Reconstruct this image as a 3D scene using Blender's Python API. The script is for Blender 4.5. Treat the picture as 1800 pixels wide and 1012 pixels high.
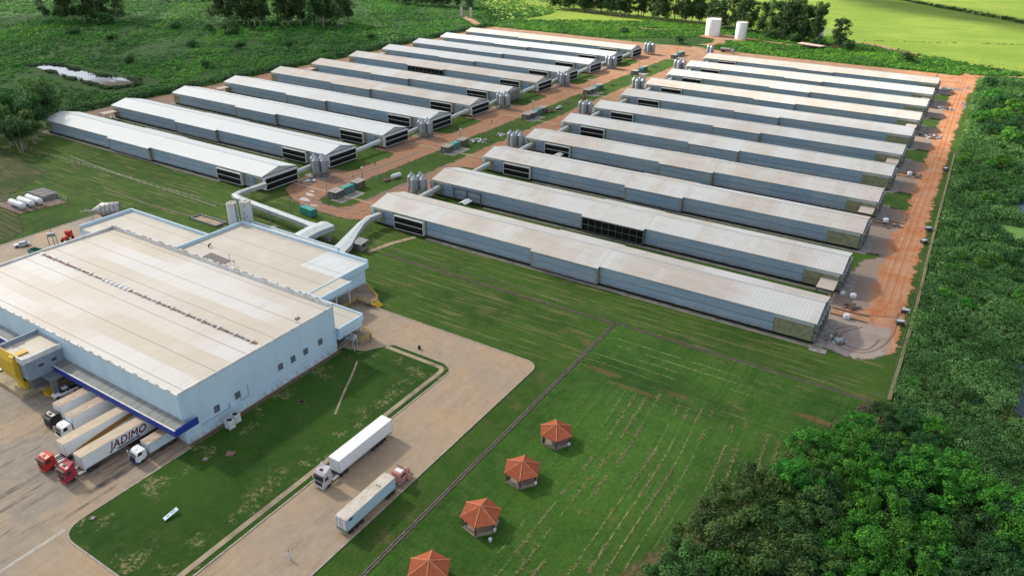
import bpy, math, random
import numpy as np
from mathutils import Matrix, Vector
R = math.radians
for o in list(bpy.data.objects): bpy.data.objects.remove(o)
SC = bpy.context.scene
C = SC.collection

# ------------------------------------------------------------------ camera
PITCH, ROLL, YAW, HCAM = .478, .015, .549, 107.0
cy, sy, cp, sp = math.cos(YAW), math.sin(YAW), math.cos(PITCH), math.sin(PITCH)
right0 = Vector((cy, sy, 0)); fh = Vector((-sy, cy, 0))
fwd = fh * cp - Vector((0, 0, sp)); up0 = fh * sp + Vector((0, 0, cp))
right = right0 * math.cos(ROLL) + up0 * math.sin(ROLL)
up = -right0 * math.sin(ROLL) + up0 * math.cos(ROLL)
cam = bpy.data.cameras.new('camera'); cam_o = bpy.data.objects.new('camera', cam); C.objects.link(cam_o)
cam_o.matrix_world = Matrix((( right.x, up.x, -fwd.x, 0), (right.y, up.y, -fwd.y, 0), (right.z, up.z, -fwd.z, HCAM), (0, 0, 0, 1)))
cam.sensor_width = 36; cam.lens = 1288.88 * 36 / 1800; cam.clip_start = 1; cam.clip_end = 12000
SC.camera = cam_o

# ------------------------------------------------------------------ sky, sun, exposure
SUN_EL, SUN_AZ = R(36), R(277)        # the sun stands in the west (-X), a little north
w = bpy.data.worlds.new('World'); SC.world = w; w.use_nodes = True
nt = w.node_tree; nt.nodes.clear()
sky = nt.nodes.new('ShaderNodeTexSky'); sky.sky_type = 'NISHITA'; sky.sun_disc = False
sky.sun_elevation = SUN_EL; sky.sun_rotation = SUN_AZ; sky.altitude = 500; sky.dust_density = 2.0; sky.ozone_density = 1.0
bg = nt.nodes.new('ShaderNodeBackground'); bg.inputs['Strength'].default_value = .105
out = nt.nodes.new('ShaderNodeOutputWorld')
hsv = nt.nodes.new('ShaderNodeHueSaturation'); hsv.inputs['Saturation'].default_value = .75; hsv.inputs['Value'].default_value = .90   # broken cloud whitens the sky light
nt.links.new(sky.outputs[0], hsv.inputs['Color']); geo = nt.nodes.new('ShaderNodeTexCoord'); cn = nt.nodes.new('ShaderNodeTexNoise'); cn.inputs['Scale'].default_value = 5.5; cn.inputs['Detail'].default_value = 6; cn.inputs['Roughness'].default_value = .6
nt.links.new(geo.outputs['Generated'], cn.inputs['Vector']); cr = nt.nodes.new('ShaderNodeMapRange'); cr.inputs[1].default_value = .50; cr.inputs[2].default_value = .60; cr.inputs[4].default_value = .8
nt.links.new(cn.outputs[0], cr.inputs[0]); cm = nt.nodes.new('ShaderNodeMix'); cm.data_type = 'RGBA'; cm.inputs[7].default_value = (9.5, 9.4, 9.6, 1)
nt.links.new(cr.outputs[0], cm.inputs[0]); nt.links.new(hsv.outputs[0], cm.inputs[6]); nt.links.new(cm.outputs[2], bg.inputs[0]); nt.links.new(bg.outputs[0], out.inputs[0])
sun = bpy.data.lights.new('sun', 'SUN'); sun.energy = 4.4; sun.angle = R(3.5); sun.color = (1, .92, .78)
sun_o = bpy.data.objects.new('sun', sun); C.objects.link(sun_o)
sdir = Vector((math.sin(SUN_AZ) * math.cos(SUN_EL), math.cos(SUN_AZ) * math.cos(SUN_EL), math.sin(SUN_EL)))
sun_o.rotation_euler = sdir.to_track_quat('Z', 'Y').to_euler(); sun_o.location = (0, 0, 300)
SC.view_settings.view_transform = 'Standard'; SC.view_settings.look = 'None'
SC.view_settings.exposure = .88; SC.view_settings.gamma = 1
SC.render.resolution_x = 1024; SC.render.resolution_y = 575
SC.cycles.max_bounces = 5; SC.cycles.diffuse_bounces = 2; SC.cycles.glossy_bounces = 2; SC.cycles.transparent_max_bounces = 6
SC.cycles.transmission_bounces = 2

# ------------------------------------------------------------------ node helper
class NT:
    def __init__(s, name):
        s.m = bpy.data.materials.new(name); s.m.use_nodes = True
        s.t = s.m.node_tree; s.t.nodes.clear()
        s.out = s.n('ShaderNodeOutputMaterial')
    def n(s, typ, **kw):
        nd = s.t.nodes.new(typ)
        for k, v in kw.items(): setattr(nd, k, v)
        return nd
    def put(s, sock, v):
        if v is None: return
        if isinstance(v, bpy.types.NodeSocket): s.t.links.new(v, sock)
        elif isinstance(v, (tuple, list)) and sock.type == 'RGBA': sock.default_value = (*v[:3], 1)
        elif isinstance(v, (int, float)) and sock.type == 'RGBA': sock.default_value = (v, v, v, 1)
        elif isinstance(v, (int, float)) and sock.type == 'VECTOR': sock.default_value = (v, v, v)
        else: sock.default_value = v
    def mix(s, f, a, b, mode='MIX'):
        nd = s.n('ShaderNodeMix', data_type='RGBA', blend_type=mode)
        s.put(nd.inputs[0], f); s.put(nd.inputs[6], a); s.put(nd.inputs[7], b); return nd.outputs[2]
    def math(s, op, a, b=None, c=None, clamp=False):
        nd = s.n('ShaderNodeMath', operation=op, use_clamp=clamp)
        s.put(nd.inputs[0], a); s.put(nd.inputs[1], b)
        if c is not None: s.put(nd.inputs[2], c)
        return nd.outputs[0]
    def ramp(s, v, lo, hi, a=0., b=1.):
        nd = s.n('ShaderNodeMapRange', interpolation_type='SMOOTHSTEP'); s.put(nd.inputs[0], v)
        nd.inputs[1].default_value = lo; nd.inputs[2].default_value = hi; nd.inputs[3].default_value = a; nd.inputs[4].default_value = b
        return nd.outputs[0]
    def pos(s):
        return s.n('ShaderNodeNewGeometry').outputs['Position']
    def obj(s):
        return s.n('ShaderNodeTexCoord').outputs['Object']
    def map(s, v, sc=(1, 1, 1), rot=(0, 0, 0), loc=(0, 0, 0)):
        nd = s.n('ShaderNodeMapping'); s.put(nd.inputs[0], v); nd.inputs['Scale'].default_value = sc
        nd.inputs['Rotation'].default_value = rot; nd.inputs['Location'].default_value = loc; return nd.outputs[0]
    def noise(s, v, scale, detail=3, rough=.55, dist=0):
        nd = s.n('ShaderNodeTexNoise'); s.put(nd.inputs['Vector'], v); nd.inputs['Scale'].default_value = scale
        nd.inputs['Detail'].default_value = detail; nd.inputs['Roughness'].default_value = rough; nd.inputs['Distortion'].default_value = dist
        return nd.outputs[0]
    def xyz(s, v):
        nd = s.n('ShaderNodeSeparateXYZ'); s.put(nd.inputs[0], v); return nd.outputs
    def comb(s, x, y, z=0.):
        nd = s.n('ShaderNodeCombineXYZ'); s.put(nd.inputs[0], x); s.put(nd.inputs[1], y); s.put(nd.inputs[2], z); return nd.outputs[0]
    def white(s, v):
        nd = s.n('ShaderNodeTexWhiteNoise', noise_dimensions='3D'); s.put(nd.inputs[0], v); return nd.outputs[0]
    def attr(s, name):
        return s.n('ShaderNodeAttribute', attribute_name=name)
    def line(s, v, period, width):
        """1 on thin lines every period, 0 between"""
        f = s.math('FRACT', s.math('DIVIDE', v, period))
        d = s.math('ABSOLUTE', s.math('SUBTRACT', f, .5))
        return s.math('GREATER_THAN', d, .5 - width / period / 2)
    def bump(s, h, st=.3, dist=.1):
        nd = s.n('ShaderNodeBump'); nd.inputs['Strength'].default_value = st; nd.inputs['Distance'].default_value = dist
        s.put(nd.inputs['Height'], h); return nd.outputs[0]
    def bsdf(s, col, rough=.8, metal=0., spec=.3, normal=None, alpha=None, specn=None):
        nd = s.n('ShaderNodeBsdfPrincipled'); s.put(nd.inputs['Base Color'], col); s.put(nd.inputs['Roughness'], rough)
        s.put(nd.inputs['Metallic'], metal); nd.inputs['Specular IOR Level'].default_value = spec
        if specn is not None: s.put(nd.inputs['Specular IOR Level'], specn)
        if normal is not None: s.put(nd.inputs['Normal'], normal)
        if alpha is not None: s.put(nd.inputs['Alpha'], alpha)
        s.t.links.new(nd.outputs[0], s.out.inputs[0]); return s.m

def plain(name, col, rough=.6, metal=0., spec=.3, dirt=.12, scale=1.2):
    s = NT(name); p = s.obj(); k = s.noise(p, scale, 4)
    k2 = s.noise(p, scale * 7, 2)
    c = s.mix(s.ramp(k, .35, .75), col, tuple(x * (1 - dirt * 1.6) for x in col))
    c = s.mix(s.ramp(k2, .4, .8, 0, dirt), c, (.30, .24, .17))
    return s.bsdf(c, rough, metal, spec)

# ------------------------------------------------------------------ mesh builder
class MB:
    def __init__(s): s.v = []; s.f = []; s.mi = []
    def add(s, vs, fs, m=0):
        k = len(s.v); s.v += [tuple(v) for v in vs]; s.f += [tuple(i + k for i in f) for f in fs]; s.mi += [m] * len(fs); return s
    def box(s, x0, x1, y0, y1, z0, z1, m=0):
        return s.add([(x0, y0, z0), (x1, y0, z0), (x1, y1, z0), (x0, y1, z0), (x0, y0, z1), (x1, y0, z1), (x1, y1, z1), (x0, y1, z1)],
                     [(0, 3, 2, 1), (4, 5, 6, 7), (0, 1, 5, 4), (1, 2, 6, 5), (2, 3, 7, 6), (3, 0, 4, 7)], m)
    def prism(s, pts, z0, z1, m=0):
        n = len(pts)
        return s.add([(x, y, z0) for x, y in pts] + [(x, y, z1) for x, y in pts],
                     [tuple(range(n - 1, -1, -1)), tuple(range(n, 2 * n))] + [(i, (i + 1) % n, n + (i + 1) % n, n + i) for i in range(n)], m)
    def extr(s, prof, a0, a1, axis='x', m=0):
        """profile polygon extruded along axis: x -> prof is (y,z); y -> prof is (x,z)"""
        n = len(prof)
        g = (lambda a, p: (a, p[0], p[1])) if axis == 'x' else (lambda a, p: (p[0], a, p[1]))
        return s.add([g(a0, p) for p in prof] + [g(a1, p) for p in prof],
                     [tuple(range(n)), tuple(range(2 * n - 1, n - 1, -1))] + [(i, n + i, n + (i + 1) % n, (i + 1) % n) for i in range(n)], m)
    def tube(s, p0, p1, r0, r1=None, n=8, m=0, cap=True):
        r1 = r0 if r1 is None else r1
        p0, p1 = Vector(p0), Vector(p1); d = (p1 - p0).normalized()
        a = d.orthogonal().normalized(); b = d.cross(a)
        vs = [p0 + (a * math.cos(t) + b * math.sin(t)) * r0 for t in [2 * math.pi * i / n for i in range(n)]]
        vs += [p1 + (a * math.cos(t) + b * math.sin(t)) * r1 for t in [2 * math.pi * i / n for i in range(n)]]
        fs = [(i, (i + 1) % n, n + (i + 1) % n, n + i) for i in range(n)]
        if cap: fs += [tuple(range(n - 1, -1, -1)), tuple(range(n, 2 * n))]
        return s.add(vs, fs, m)
    def lathe(s, prof, n=20, m=0, c=(0, 0, 0), axis='z'):
        """prof list of (r, h)"""
        vs = []; fs = []
        for r, h in prof:
            for i in range(n):
                t = 2 * math.pi * i / n
                v = (r * math.cos(t), r * math.sin(t), h) if axis == 'z' else ((r * math.cos(t), h, r * math.sin(t)) if axis == 'y' else (h, r * math.cos(t), r * math.sin(t)))
                vs.append((v[0] + c[0], v[1] + c[1], v[2] + c[2]))
        for j in range(len(prof) - 1):
            for i in range(n): fs.append((j * n + i, j * n + (i + 1) % n, (j + 1) * n + (i + 1) % n, (j + 1) * n + i))
        if prof[0][0] > .001: fs.append(tuple(range(n - 1, -1, -1)))
        if prof[-1][0] > .001: k = (len(prof) - 1) * n; fs.append(tuple(range(k, k + n)))
        return s.add(vs, fs, m)
    def mesh(s, name, mats, smooth=False):
        me = bpy.data.meshes.new(name); me.from_pydata(s.v, [], s.f)
        for m in (mats if isinstance(mats, (list, tuple)) else [mats]): me.materials.append(m)
        me.polygons.foreach_set('material_index', s.mi)
        me.update()
        import bmesh
        b = bmesh.new(); b.from_mesh(me); bmesh.ops.recalc_face_normals(b, faces=b.faces); b.to_mesh(me); b.free()
        if smooth:
            me.polygons.foreach_set('use_smooth', [True] * len(me.polygons))
            try: me.set_sharp_from_angle(angle=R(38))
            except Exception: pass
        return me

class P:
    """a thing or part: name, mesh (or None), local location, children"""
    def __init__(s, name, mesh=None, loc=(0, 0, 0), kids=(), label=None, rot=0, kind=None):
        s.name, s.mesh, s.loc, s.kids, s.label, s.rot, s.kind = name, mesh, loc, list(kids), label, rot, kind
def put(p, loc=(0, 0, 0), rot=0, label=None, cat=None, group=None, kind=None, parent=None, scale=1, color=None):
    o = bpy.data.objects.new(p.name, p.mesh); C.objects.link(o)
    if parent is None:
        o.location = loc; o.rotation_euler = (0, 0, rot); o.scale = (scale,) * 3 if isinstance(scale, (int, float)) else scale
        if label: o['label'] = label
        if cat: o['category'] = cat
        if group: o['group'] = group
        if kind: o['kind'] = kind
    else:
        o.parent = parent; o.location = p.loc; o.rotation_euler = (0, 0, p.rot)
        if p.label: o['label'] = p.label
        if p.kind: o['kind'] = p.kind
    if color: o.color = color
    for k in p.kids: put(k, parent=o, color=color)
    return o
def struct(name, mesh, loc=(0, 0, 0), label=None):
    o = bpy.data.objects.new(name, mesh); C.objects.link(o); o.location = loc; o['kind'] = 'structure'
    if label: o['label'] = label
    return o
ORD = ['first', 'second', 'third', 'fourth', 'fifth', 'sixth', 'seventh', 'eighth', 'ninth', 'tenth', 'eleventh', 'twelfth']
def rnd_poly(pts, rad=3., n=6):
    """round the corners of a polygon; pts (x,y) or (x,y,r)"""
    o = []; N = len(pts)
    for i in range(N):
        p = Vector(pts[i][:2]); a = Vector(pts[i - 1][:2]); b = Vector(pts[(i + 1) % N][:2])
        r = pts[i][2] if len(pts[i]) > 2 else rad
        if r <= 0: o.append(tuple(p)); continue
        u = (a - p); v = (b - p); r = min(r, u.length * .45, v.length * .45); u.normalize(); v.normalize()
        q0, q1 = p + u * r, p + v * r
        for k in range(n + 1):
            t = k / n; o.append(tuple(q0 * (1 - t) ** 2 + p * 2 * t * (1 - t) + q1 * t * t))
    return o
def sdf(X, Y, pts):
    """signed distance to polygon, negative inside"""
    d = np.full(X.shape, 1e18); ins = np.zeros(X.shape, bool); n = len(pts)
    for i in range(n):
        ax, ay = pts[i][:2]; bx, by = pts[(i + 1) % n][:2]
        ex, ey = bx - ax, by - ay; L = ex * ex + ey * ey + 1e-9
        t = np.clip(((X - ax) * ex + (Y - ay) * ey) / L, 0, 1)
        d = np.minimum(d, (X - ax - t * ex) ** 2 + (Y - ay - t * ey) ** 2)
        c = ((ay > Y) != (by > Y)) & (X < (bx - ax) * (Y - ay) / (by - ay + 1e-12) + ax)
        ins ^= c
    d = np.sqrt(d); return np.where(ins, -d, d)
def pdist(X, Y, pts):
    d = np.full(X.shape, 1e18)
    for (ax, ay), (bx, by) in zip(pts[:-1], pts[1:]):
        ex, ey = bx - ax, by - ay; L = ex * ex + ey * ey + 1e-9
        t = np.clip(((X - ax) * ex + (Y - ay) * ey) / L, 0, 1)
        d = np.minimum(d, (X - ax - t * ex) ** 2 + (Y - ay - t * ey) ** 2)
    return np.sqrt(d)
def curve(pts, n=6):
    """Catmull-Rom through pts"""
    o = []; Q = [pts[0]] + list(pts) + [pts[-1]]
    for i in range(1, len(Q) - 2):
        a, b, c, d = [np.array(q[:2], float) for q in Q[i - 1:i + 3]]
        for k in range(n):
            t = k / n; o.append(tuple(.5 * ((2 * b) + (-a + c) * t + (2 * a - 5 * b + 4 * c - d) * t * t + (-a + 3 * b - 3 * c + d) * t ** 3)))
    o.append(tuple(pts[-1][:2])); return o
def npmesh(name, V, F, mats, attrs=None, mi=None, smooth=False):
    """V (n,3), F (m,4) arrays"""
    me = bpy.data.meshes.new(name); k = F.shape[1]
    me.vertices.add(len(V)); me.vertices.foreach_set('co', V.astype(np.float32).ravel())
    me.loops.add(F.size); me.loops.foreach_set('vertex_index', F.astype(np.int32).ravel())
    me.polygons.add(len(F)); me.polygons.foreach_set('loop_start', np.arange(0, F.size, k, dtype=np.int32))
    me.polygons.foreach_set('loop_total', np.full(len(F), k, np.int32))
    for m in (mats if isinstance(mats, (list, tuple)) else [mats]): me.materials.append(m)
    if mi is not None: me.polygons.foreach_set('material_index', mi.astype(np.int32))
    me.update(calc_edges=True)
    for nm, (dom, arr) in (attrs or {}).items():
        a = me.attributes.new(nm, 'FLOAT', dom); a.data.foreach_set('value', arr.astype(np.float32).ravel())
    if smooth: me.polygons.foreach_set('use_smooth', [True] * len(F))
    return me
def grid_sheet(name, mat, x0, x1, y0, y1, res, fn, z=.03, keep=3., hf=None):
    """sheet of cells where edge < keep; fn(X,Y)->dict of point attributes, must hold 'edge'"""
    xs = np.arange(x0, x1 + res * .5, res); ys = np.arange(y0, y1 + res * .5, res)
    X, Y = np.meshgrid(xs, ys); A = fn(X, Y); E = A['edge']; nx = len(xs)
    k = (np.minimum(np.minimum(E[:-1, :-1], E[1:, :-1]), np.minimum(E[:-1, 1:], E[1:, 1:])) < keep)
    j, i = np.nonzero(k); b = j * nx + i
    F = np.stack([b, b + 1, b + nx + 1, b + nx], 1)
    used, inv = np.unique(F, return_inverse=True); F = inv.reshape(F.shape)
    Z = np.full(X.shape, z) if hf is None else hf(X, Y) + z
    V = np.stack([X.ravel()[used], Y.ravel()[used], Z.ravel()[used]], 1)
    return npmesh(name, V, F, mat, {n: ('POINT', a.ravel()[used]) for n, a in A.items()})
# ------------------------------------------------------------------ cloud high above (shades the near half of the site)
def cloud_mat(a=.60, b=.72, g=.7):
    s = NT('cloud'); tr = s.n('ShaderNodeBsdfTransparent'); di = s.n('ShaderNodeBsdfTranslucent'); mx = s.n('ShaderNodeMixShader')
    di.inputs[0].default_value = (g, g * 1.02, g * 1.05, 1); k = s.noise(s.pos(), .006, 3)
    s.put(mx.inputs[0], s.ramp(k, .25, .75, a, b)); s.t.links.new(tr.outputs[0], mx.inputs[1]); s.t.links.new(di.outputs[0], mx.inputs[2])
    s.t.links.new(mx.outputs[0], s.out.inputs[0]); return s.m
def make_cloud(name, pts, hgt, label, seed, mat=None):
    """a flat bellied bank of vapour whose shade falls on the ground polygon pts"""
    rs = np.random.RandomState(seed); sh = Vector(sdir) / sdir.z * hgt
    pl = [(x + sh.x, y + sh.y) for x, y in pts]
    x0, x1 = min(p[0] for p in pl) - 60, max(p[0] for p in pl) + 60; y0, y1 = min(p[1] for p in pl) - 60, max(p[1] for p in pl) + 60
    xs = np.arange(x0, x1, 18); ys = np.arange(y0, y1, 18); X, Y = np.meshgrid(xs, ys)
    wob = sum(np.sin(X * a + p) * np.cos(Y * b + q) * c for a, b, p, q, c in [(.021, .017, 1 + seed, 2, 22), (.05, .043, 3, seed, 11), (.11, .09, 5, 1, 5)])
    E = sdf(X, Y, pl) + wob; k = E < 0
    th = np.clip(-E, 0, 90) ** .5 * 4.5
    bump = th * (1 + .5 * np.sin(X * .05 + seed) * np.cos(Y * .06))
    nx = len(xs); kk = k[:-1, :-1] & k[1:, :-1] & k[:-1, 1:] & k[1:, 1:]; j, i = np.nonzero(kk); b = j * nx + i
    N = X.size; top = np.stack([b, b + 1, b + nx + 1, b + nx], 1)
    V = np.stack([X.ravel(), Y.ravel(), hgt + bump.ravel()], 1)
    us, inv = np.unique(top, return_inverse=True); top = inv.reshape(top.shape)
    me = npmesh(name, V[us], top, mat or M_cloud, smooth=True)
    o = bpy.data.objects.new(name, me); C.objects.link(o); o['kind'] = 'structure'; o['label'] = label
M_cloud = cloud_mat()
make_cloud('cloud', [(-900, -500), (300, -500), (300, 455), (-120, 440), (-215, 470), (-330, 540), (-420, 560), (-520, 545), (-640, 520), (-760, 500), (-900, 520)], 420, 'broad pale cloud above the near half of the farm', 3)
make_cloud('cloud', [(-360, 1230), (-130, 1060), (20, 930), (220, 830), (240, 930), (60, 1070), (-80, 1180), (-330, 1400)], 420, 'long narrow cloud above the far field', 8, cloud_mat(.93, .97, .3))

# ------------------------------------------------------------------ ground materials
GR1, GR2, GR3 = (.032, .080, .011), (.056, .124, .015), (.090, .120, .034)
STRAW = (.30, .29, .14)
def boxm(s, P_, x0, x1, y0, y1, soft):
    X, Y = P_[0], P_[1]
    m = s.math('MULTIPLY', s.ramp(X, x0 - soft, x0 + soft), s.ramp(X, x1 - soft, x1 + soft, 1, 0))
    return s.math('MULTIPLY', m, s.math('MULTIPLY', s.ramp(Y, y0 - soft, y0 + soft), s.ramp(Y, y1 - soft, y1 + soft, 1, 0)))
def grass_base(s, p, tone=(GR1, GR2, GR3)):
    a = s.ramp(s.noise(p, .035, 4, .6), .35, .65); b = s.ramp(s.noise(p, .25, 5, .65), .4, .66); f = s.noise(p, 2.2, 4, .7)
    c = s.mix(a, tone[0], tone[1]); c = s.mix(s.math('MULTIPLY', b, .55), c, tone[2])
    c = s.mix(s.ramp(f, .3, .7, 0, .65), c, s.mix(.5, c, (.012, .04, .008)))
    return c
def m_ground():
    s = NT('ground_grass'); p = s.pos(); q = s.xyz(p)
    # warp so that zone borders are uneven
    wn = s.noise(p, .05, 4); wx = s.math('ADD', q[0], s.math('MULTIPLY', s.math('SUBTRACT', wn, .5), 14)); wy = s.math('ADD', q[1], s.math('MULTIPLY', s.math('SUBTRACT', s.noise(p, .06, 4), .5), 14))
    W = (wx, wy)
    c = grass_base(s, p)
    # brown patches and straw lines along X between fence and first barns
    st = s.noise(s.map(p, (.05, .9, 1)), 1., 4, .6); near = boxm(s, q, -500, 0, 145, 195, 3)
    c = s.mix(s.math('MULTIPLY', near, s.ramp(st, .52, .68, 0, .75)), c, (.20, .19, .075))
    bp_ = s.math('MULTIPLY', boxm(s, q, -500, 5, 60, 640, 5), s.ramp(s.noise(p, .09, 5, .7), .56, .74, 0, .8))
    c = s.mix(bp_, c, (.15, .115, .055))
    # wild growth
    lush = s.mix(s.ramp(s.noise(p, .02, 5, .6), .4, .6), (.028, .070, .016), (.045, .105, .020))
    lush = s.mix(s.ramp(s.noise(p, .35, 4, .7), .3, .7, .0, .8), lush, (.014, .045, .010))
    wild = s.math('MAXIMUM', s.ramp(wx, -424, -430), s.math('MAXIMUM', s.ramp(wy, 652, 658), s.math('MULTIPLY', s.ramp(q[0], 2, 4), s.ramp(q[1], 100, 130))))
    c = s.mix(wild, c, lush)
    # bright far grassland
    far = s.math('MULTIPLY', s.ramp(wy, 700, 760), s.ramp(wx, -560, -460))
    c = s.mix(s.math('MULTIPLY', far, .8), c, s.mix(s.ramp(s.noise(p, .03, 4), .4, .65), (.10, .17, .02), (.06, .12, .018)))
    # red earth patches in the wild growth
    pt = s.math('MULTIPLY', s.ramp(s.noise(p, .03, 4, .7), .68, .74), wild)
    c = s.mix(s.math('MULTIPLY', pt, .6), c, (.30, .16, .09))
    return s.bsdf(c, .9, 0, .1, s.bump(s.noise(p, 1.2, 4, .7), .8, .6))
def m_lawn():
    s = NT('lawn_grass'); p = s.pos()
    c = grass_base(s, p, ((.020, .058, .008), (.036, .094, .011), (.055, .088, .018)))
    st = s.noise(s.map(p, (1.6, .05, 1), (0, 0, R(-8))), 1., 3)
    c = s.mix(s.ramp(st, .35, .7, 0, .35), c, (.038, .095, .012))
    q = s.xyz(p); d = s.math('MINIMUM', s.math('SUBTRACT', q[0], -126), s.math('SUBTRACT', -98.5, q[0])); d = s.math('MINIMUM', d, s.math('SUBTRACT', 126.5, q[1])); d = s.math('MINIMUM', d, s.math('SUBTRACT', q[1], 43))
    rim = s.ramp(d, 9, 3)      # worn ring a few metres in from the edges
    a = s.math('MULTIPLY', s.ramp(s.noise(p, .16, 5, .7), .52, .62), s.ramp(s.noise(p, 1.3, 5, .8), .47, .56))
    a = s.math('MULTIPLY', a, s.math('ADD', s.math('MULTIPLY', rim, .85), .12))
    c = s.mix(a, c, (.21, .19, .095))
    return s.bsdf(c, .9, 0, .1, s.bump(s.noise(p, 3, 4, .7), .5, .2))
def m_meadow():
    s = NT('meadow_grass'); p = s.pos(); q = s.xyz(p)
    c = grass_base(s, p, ((.030, .088, .012), (.062, .152, .018), (.095, .150, .032)))
    ew = s.ramp(q[0], -62, -48)
    # windrows of cut grass running away from the camera
    wob = s.math('ADD', s.math('MULTIPLY', s.math('SINE', s.math('MULTIPLY', q[1], .045)), 1.1), s.math('MULTIPLY', s.math('SINE', s.math('ADD', s.math('MULTIPLY', q[1], .13), 1.)), .3))
    v = s.math('DIVIDE', s.math('ADD', q[0], wob), 2.7)
    fr = s.math('ABSOLUTE', s.math('SUBTRACT', s.math('FRACT', v), .5)); wid = s.math('ADD', .425, s.math('MULTIPLY', s.math('SUBTRACT', s.noise(p, .9, 5, .8), .5), .55))
    ln = s.ramp(s.math('SUBTRACT', fr, wid), -.01, .05)
    rowk = s.math('FRACT', s.math('MULTIPLY', s.math('FLOOR', s.math('ADD', v, .5)), .618))
    brk = s.math('MULTIPLY', s.ramp(s.noise(s.map(p, (1, .25, 1)), .12, 5, .75), .44, .56), s.ramp(rowk, .12, .3))
    zone1 = s.math('MULTIPLY', ew, s.ramp(q[1], 150, 138))
    l1 = s.math('MULTIPLY', s.math('MULTIPLY', ln, brk), zone1)
    # windrows along X in the far strip of the meadow
    v2 = s.math('DIVIDE', s.math('ADD', q[1], s.math('MULTIPLY', wob, .5)), 3.4); fr2 = s.math('ABSOLUTE', s.math('SUBTRACT', s.math('FRACT', v2), .5))
    ln2 = s.ramp(s.math('SUBTRACT', fr2, s.math('ADD', .45, s.math('MULTIPLY', s.math('SUBTRACT', s.noise(p, 1.2, 4, .8), .5), .4))), -.01, .04)
    l2 = s.math('MULTIPLY', s.math('MULTIPLY', ln2, s.ramp(s.noise(s.map(p, (.3, 1, 1)), .15, 4, .7), .45, .58)), s.math('MULTIPLY', s.ramp(q[1], 140, 148), s.ramp(q[0], -20, -32, 0.25, 1)))
    br = s.math('MULTIPLY', s.ramp(s.noise(s.map(p, (.5, 1, 1)), .08, 5, .7), .60, .72), s.ramp(q[0], -66, -40))
    c = s.mix(s.math('MULTIPLY', br, .7), c, (.20, .14, .07))
    c = s.mix(s.math('MULTIPLY', s.math('ADD', l1, l2), .85), c, STRAW)
    # worn earth: two scraped spots and the bank along the trees
    for cx, cy_, rx, ry in ((-63, 149, 6, 1.3), (-43.5, 149.6, 5, 1.2), (-53, 146, 9, 1.0), (-12, 158, 5, 1.5)):
        dd = s.math('ADD', s.math('POWER', s.math('DIVIDE', s.math('SUBTRACT', q[0], cx), rx), 2.), s.math('POWER', s.math('DIVIDE', s.math('SUBTRACT', q[1], cy_), ry), 2.))
        c = s.mix(s.math('MULTIPLY', s.ramp(s.math('ADD', dd, s.math('MULTIPLY', s.noise(p, .8, 5, .8), 2.5)), 2.4, 1.4), .8), c, (.17, .10, .05))
    bx_ = s.math('ADD', s.math('SUBTRACT', s.math('MULTIPLY', s.math('SUBTRACT', q[1], 118), .40), 21.), 0.); bk = s.math('SUBTRACT', q[0], bx_)
    bk = s.math('ADD', bk, s.math('MULTIPLY', s.math('SUBTRACT', s.noise(p, .3, 5, .75), .5), 5)); c = s.mix(s.math('MULTIPLY', s.ramp(bk, -1.2, .4), .85), c, s.mix(s.ramp(s.noise(p, 1., 4), .4, .6), (.19, .13, .07), (.10, .08, .045)))
    # lighter swath in the middle of the meadow, dark band of longer grass behind it
    lt_ = s.math('MULTIPLY', boxm(s, q, -60, -28, 104, 143, 7), s.ramp(s.noise(p, .2, 4, .7), .3, .6, .3, .8)); c = s.mix(s.math('MULTIPLY', lt_, .6), c, (.085, .19, .030))
    dk_ = s.math('MULTIPLY', boxm(s, q, -66, -28, 144, 154, 3), s.ramp(s.noise(s.map(p, (.3, 1, 1)), .3, 4, .7), .35, .6)); c = s.mix(s.math('MULTIPLY', dk_, .6), c, (.022, .050, .012))
    c = s.mix(s.ramp(s.noise(p, .9, 6, .85), .42, .62, 0, .45), c, (.018, .055, .010)); c = s.mix(s.ramp(s.noise(p, 2.6, 4, .85), .60, .72, 0, .5), c, (.12, .20, .05))
    sp = s.math('MULTIPLY', s.ramp(s.noise(p, 1.7, 4, .8), .60, .68), s.ramp(s.noise(p, .12, 3), .42, .58))
    c = s.mix(s.math('MULTIPLY', sp, .5), c, STRAW)
    st = s.noise(s.map(p, (1.1, .04, 1)), 1., 3); c = s.mix(s.ramp(st, .45, .75, 0, .3), c, (.012, .036, .006))
    return s.bsdf(c, .9, 0, .1, s.bump(s.math('ADD', s.noise(p, 2.2, 4, .7), l1), .6, .3))
def m_crop():
    s = NT('stubble_field'); p = s.pos(); q = s.xyz(p)
    v = s.noise(s.map(p, (.06, .8, 1), (0, 0, R(24))), 1.4, 4, .6)
    c = s.mix(s.ramp(v, .38, .62), (.022, .056, .012), (.125, .105, .045)); c = s.mix(s.ramp(s.noise(p, .045, 4), .42, .62, 0, .8), c, (.024, .062, .012))
    c = s.mix(s.ramp(s.noise(p, 1.4, 4, .7), .4, .75, 0, .5), c, (.05, .05, .02))
    return s.bsdf(c, .9, 0, .1, s.bump(s.noise(p, 2, 4, .7), .5, .3), s.ramp(s.math('ADD', s.attr('edge').outputs['Fac'], s.math('MULTIPLY', s.math('SUBTRACT', s.noise(p, .3, 4), .5), 8)), .6, -.6))
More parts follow.
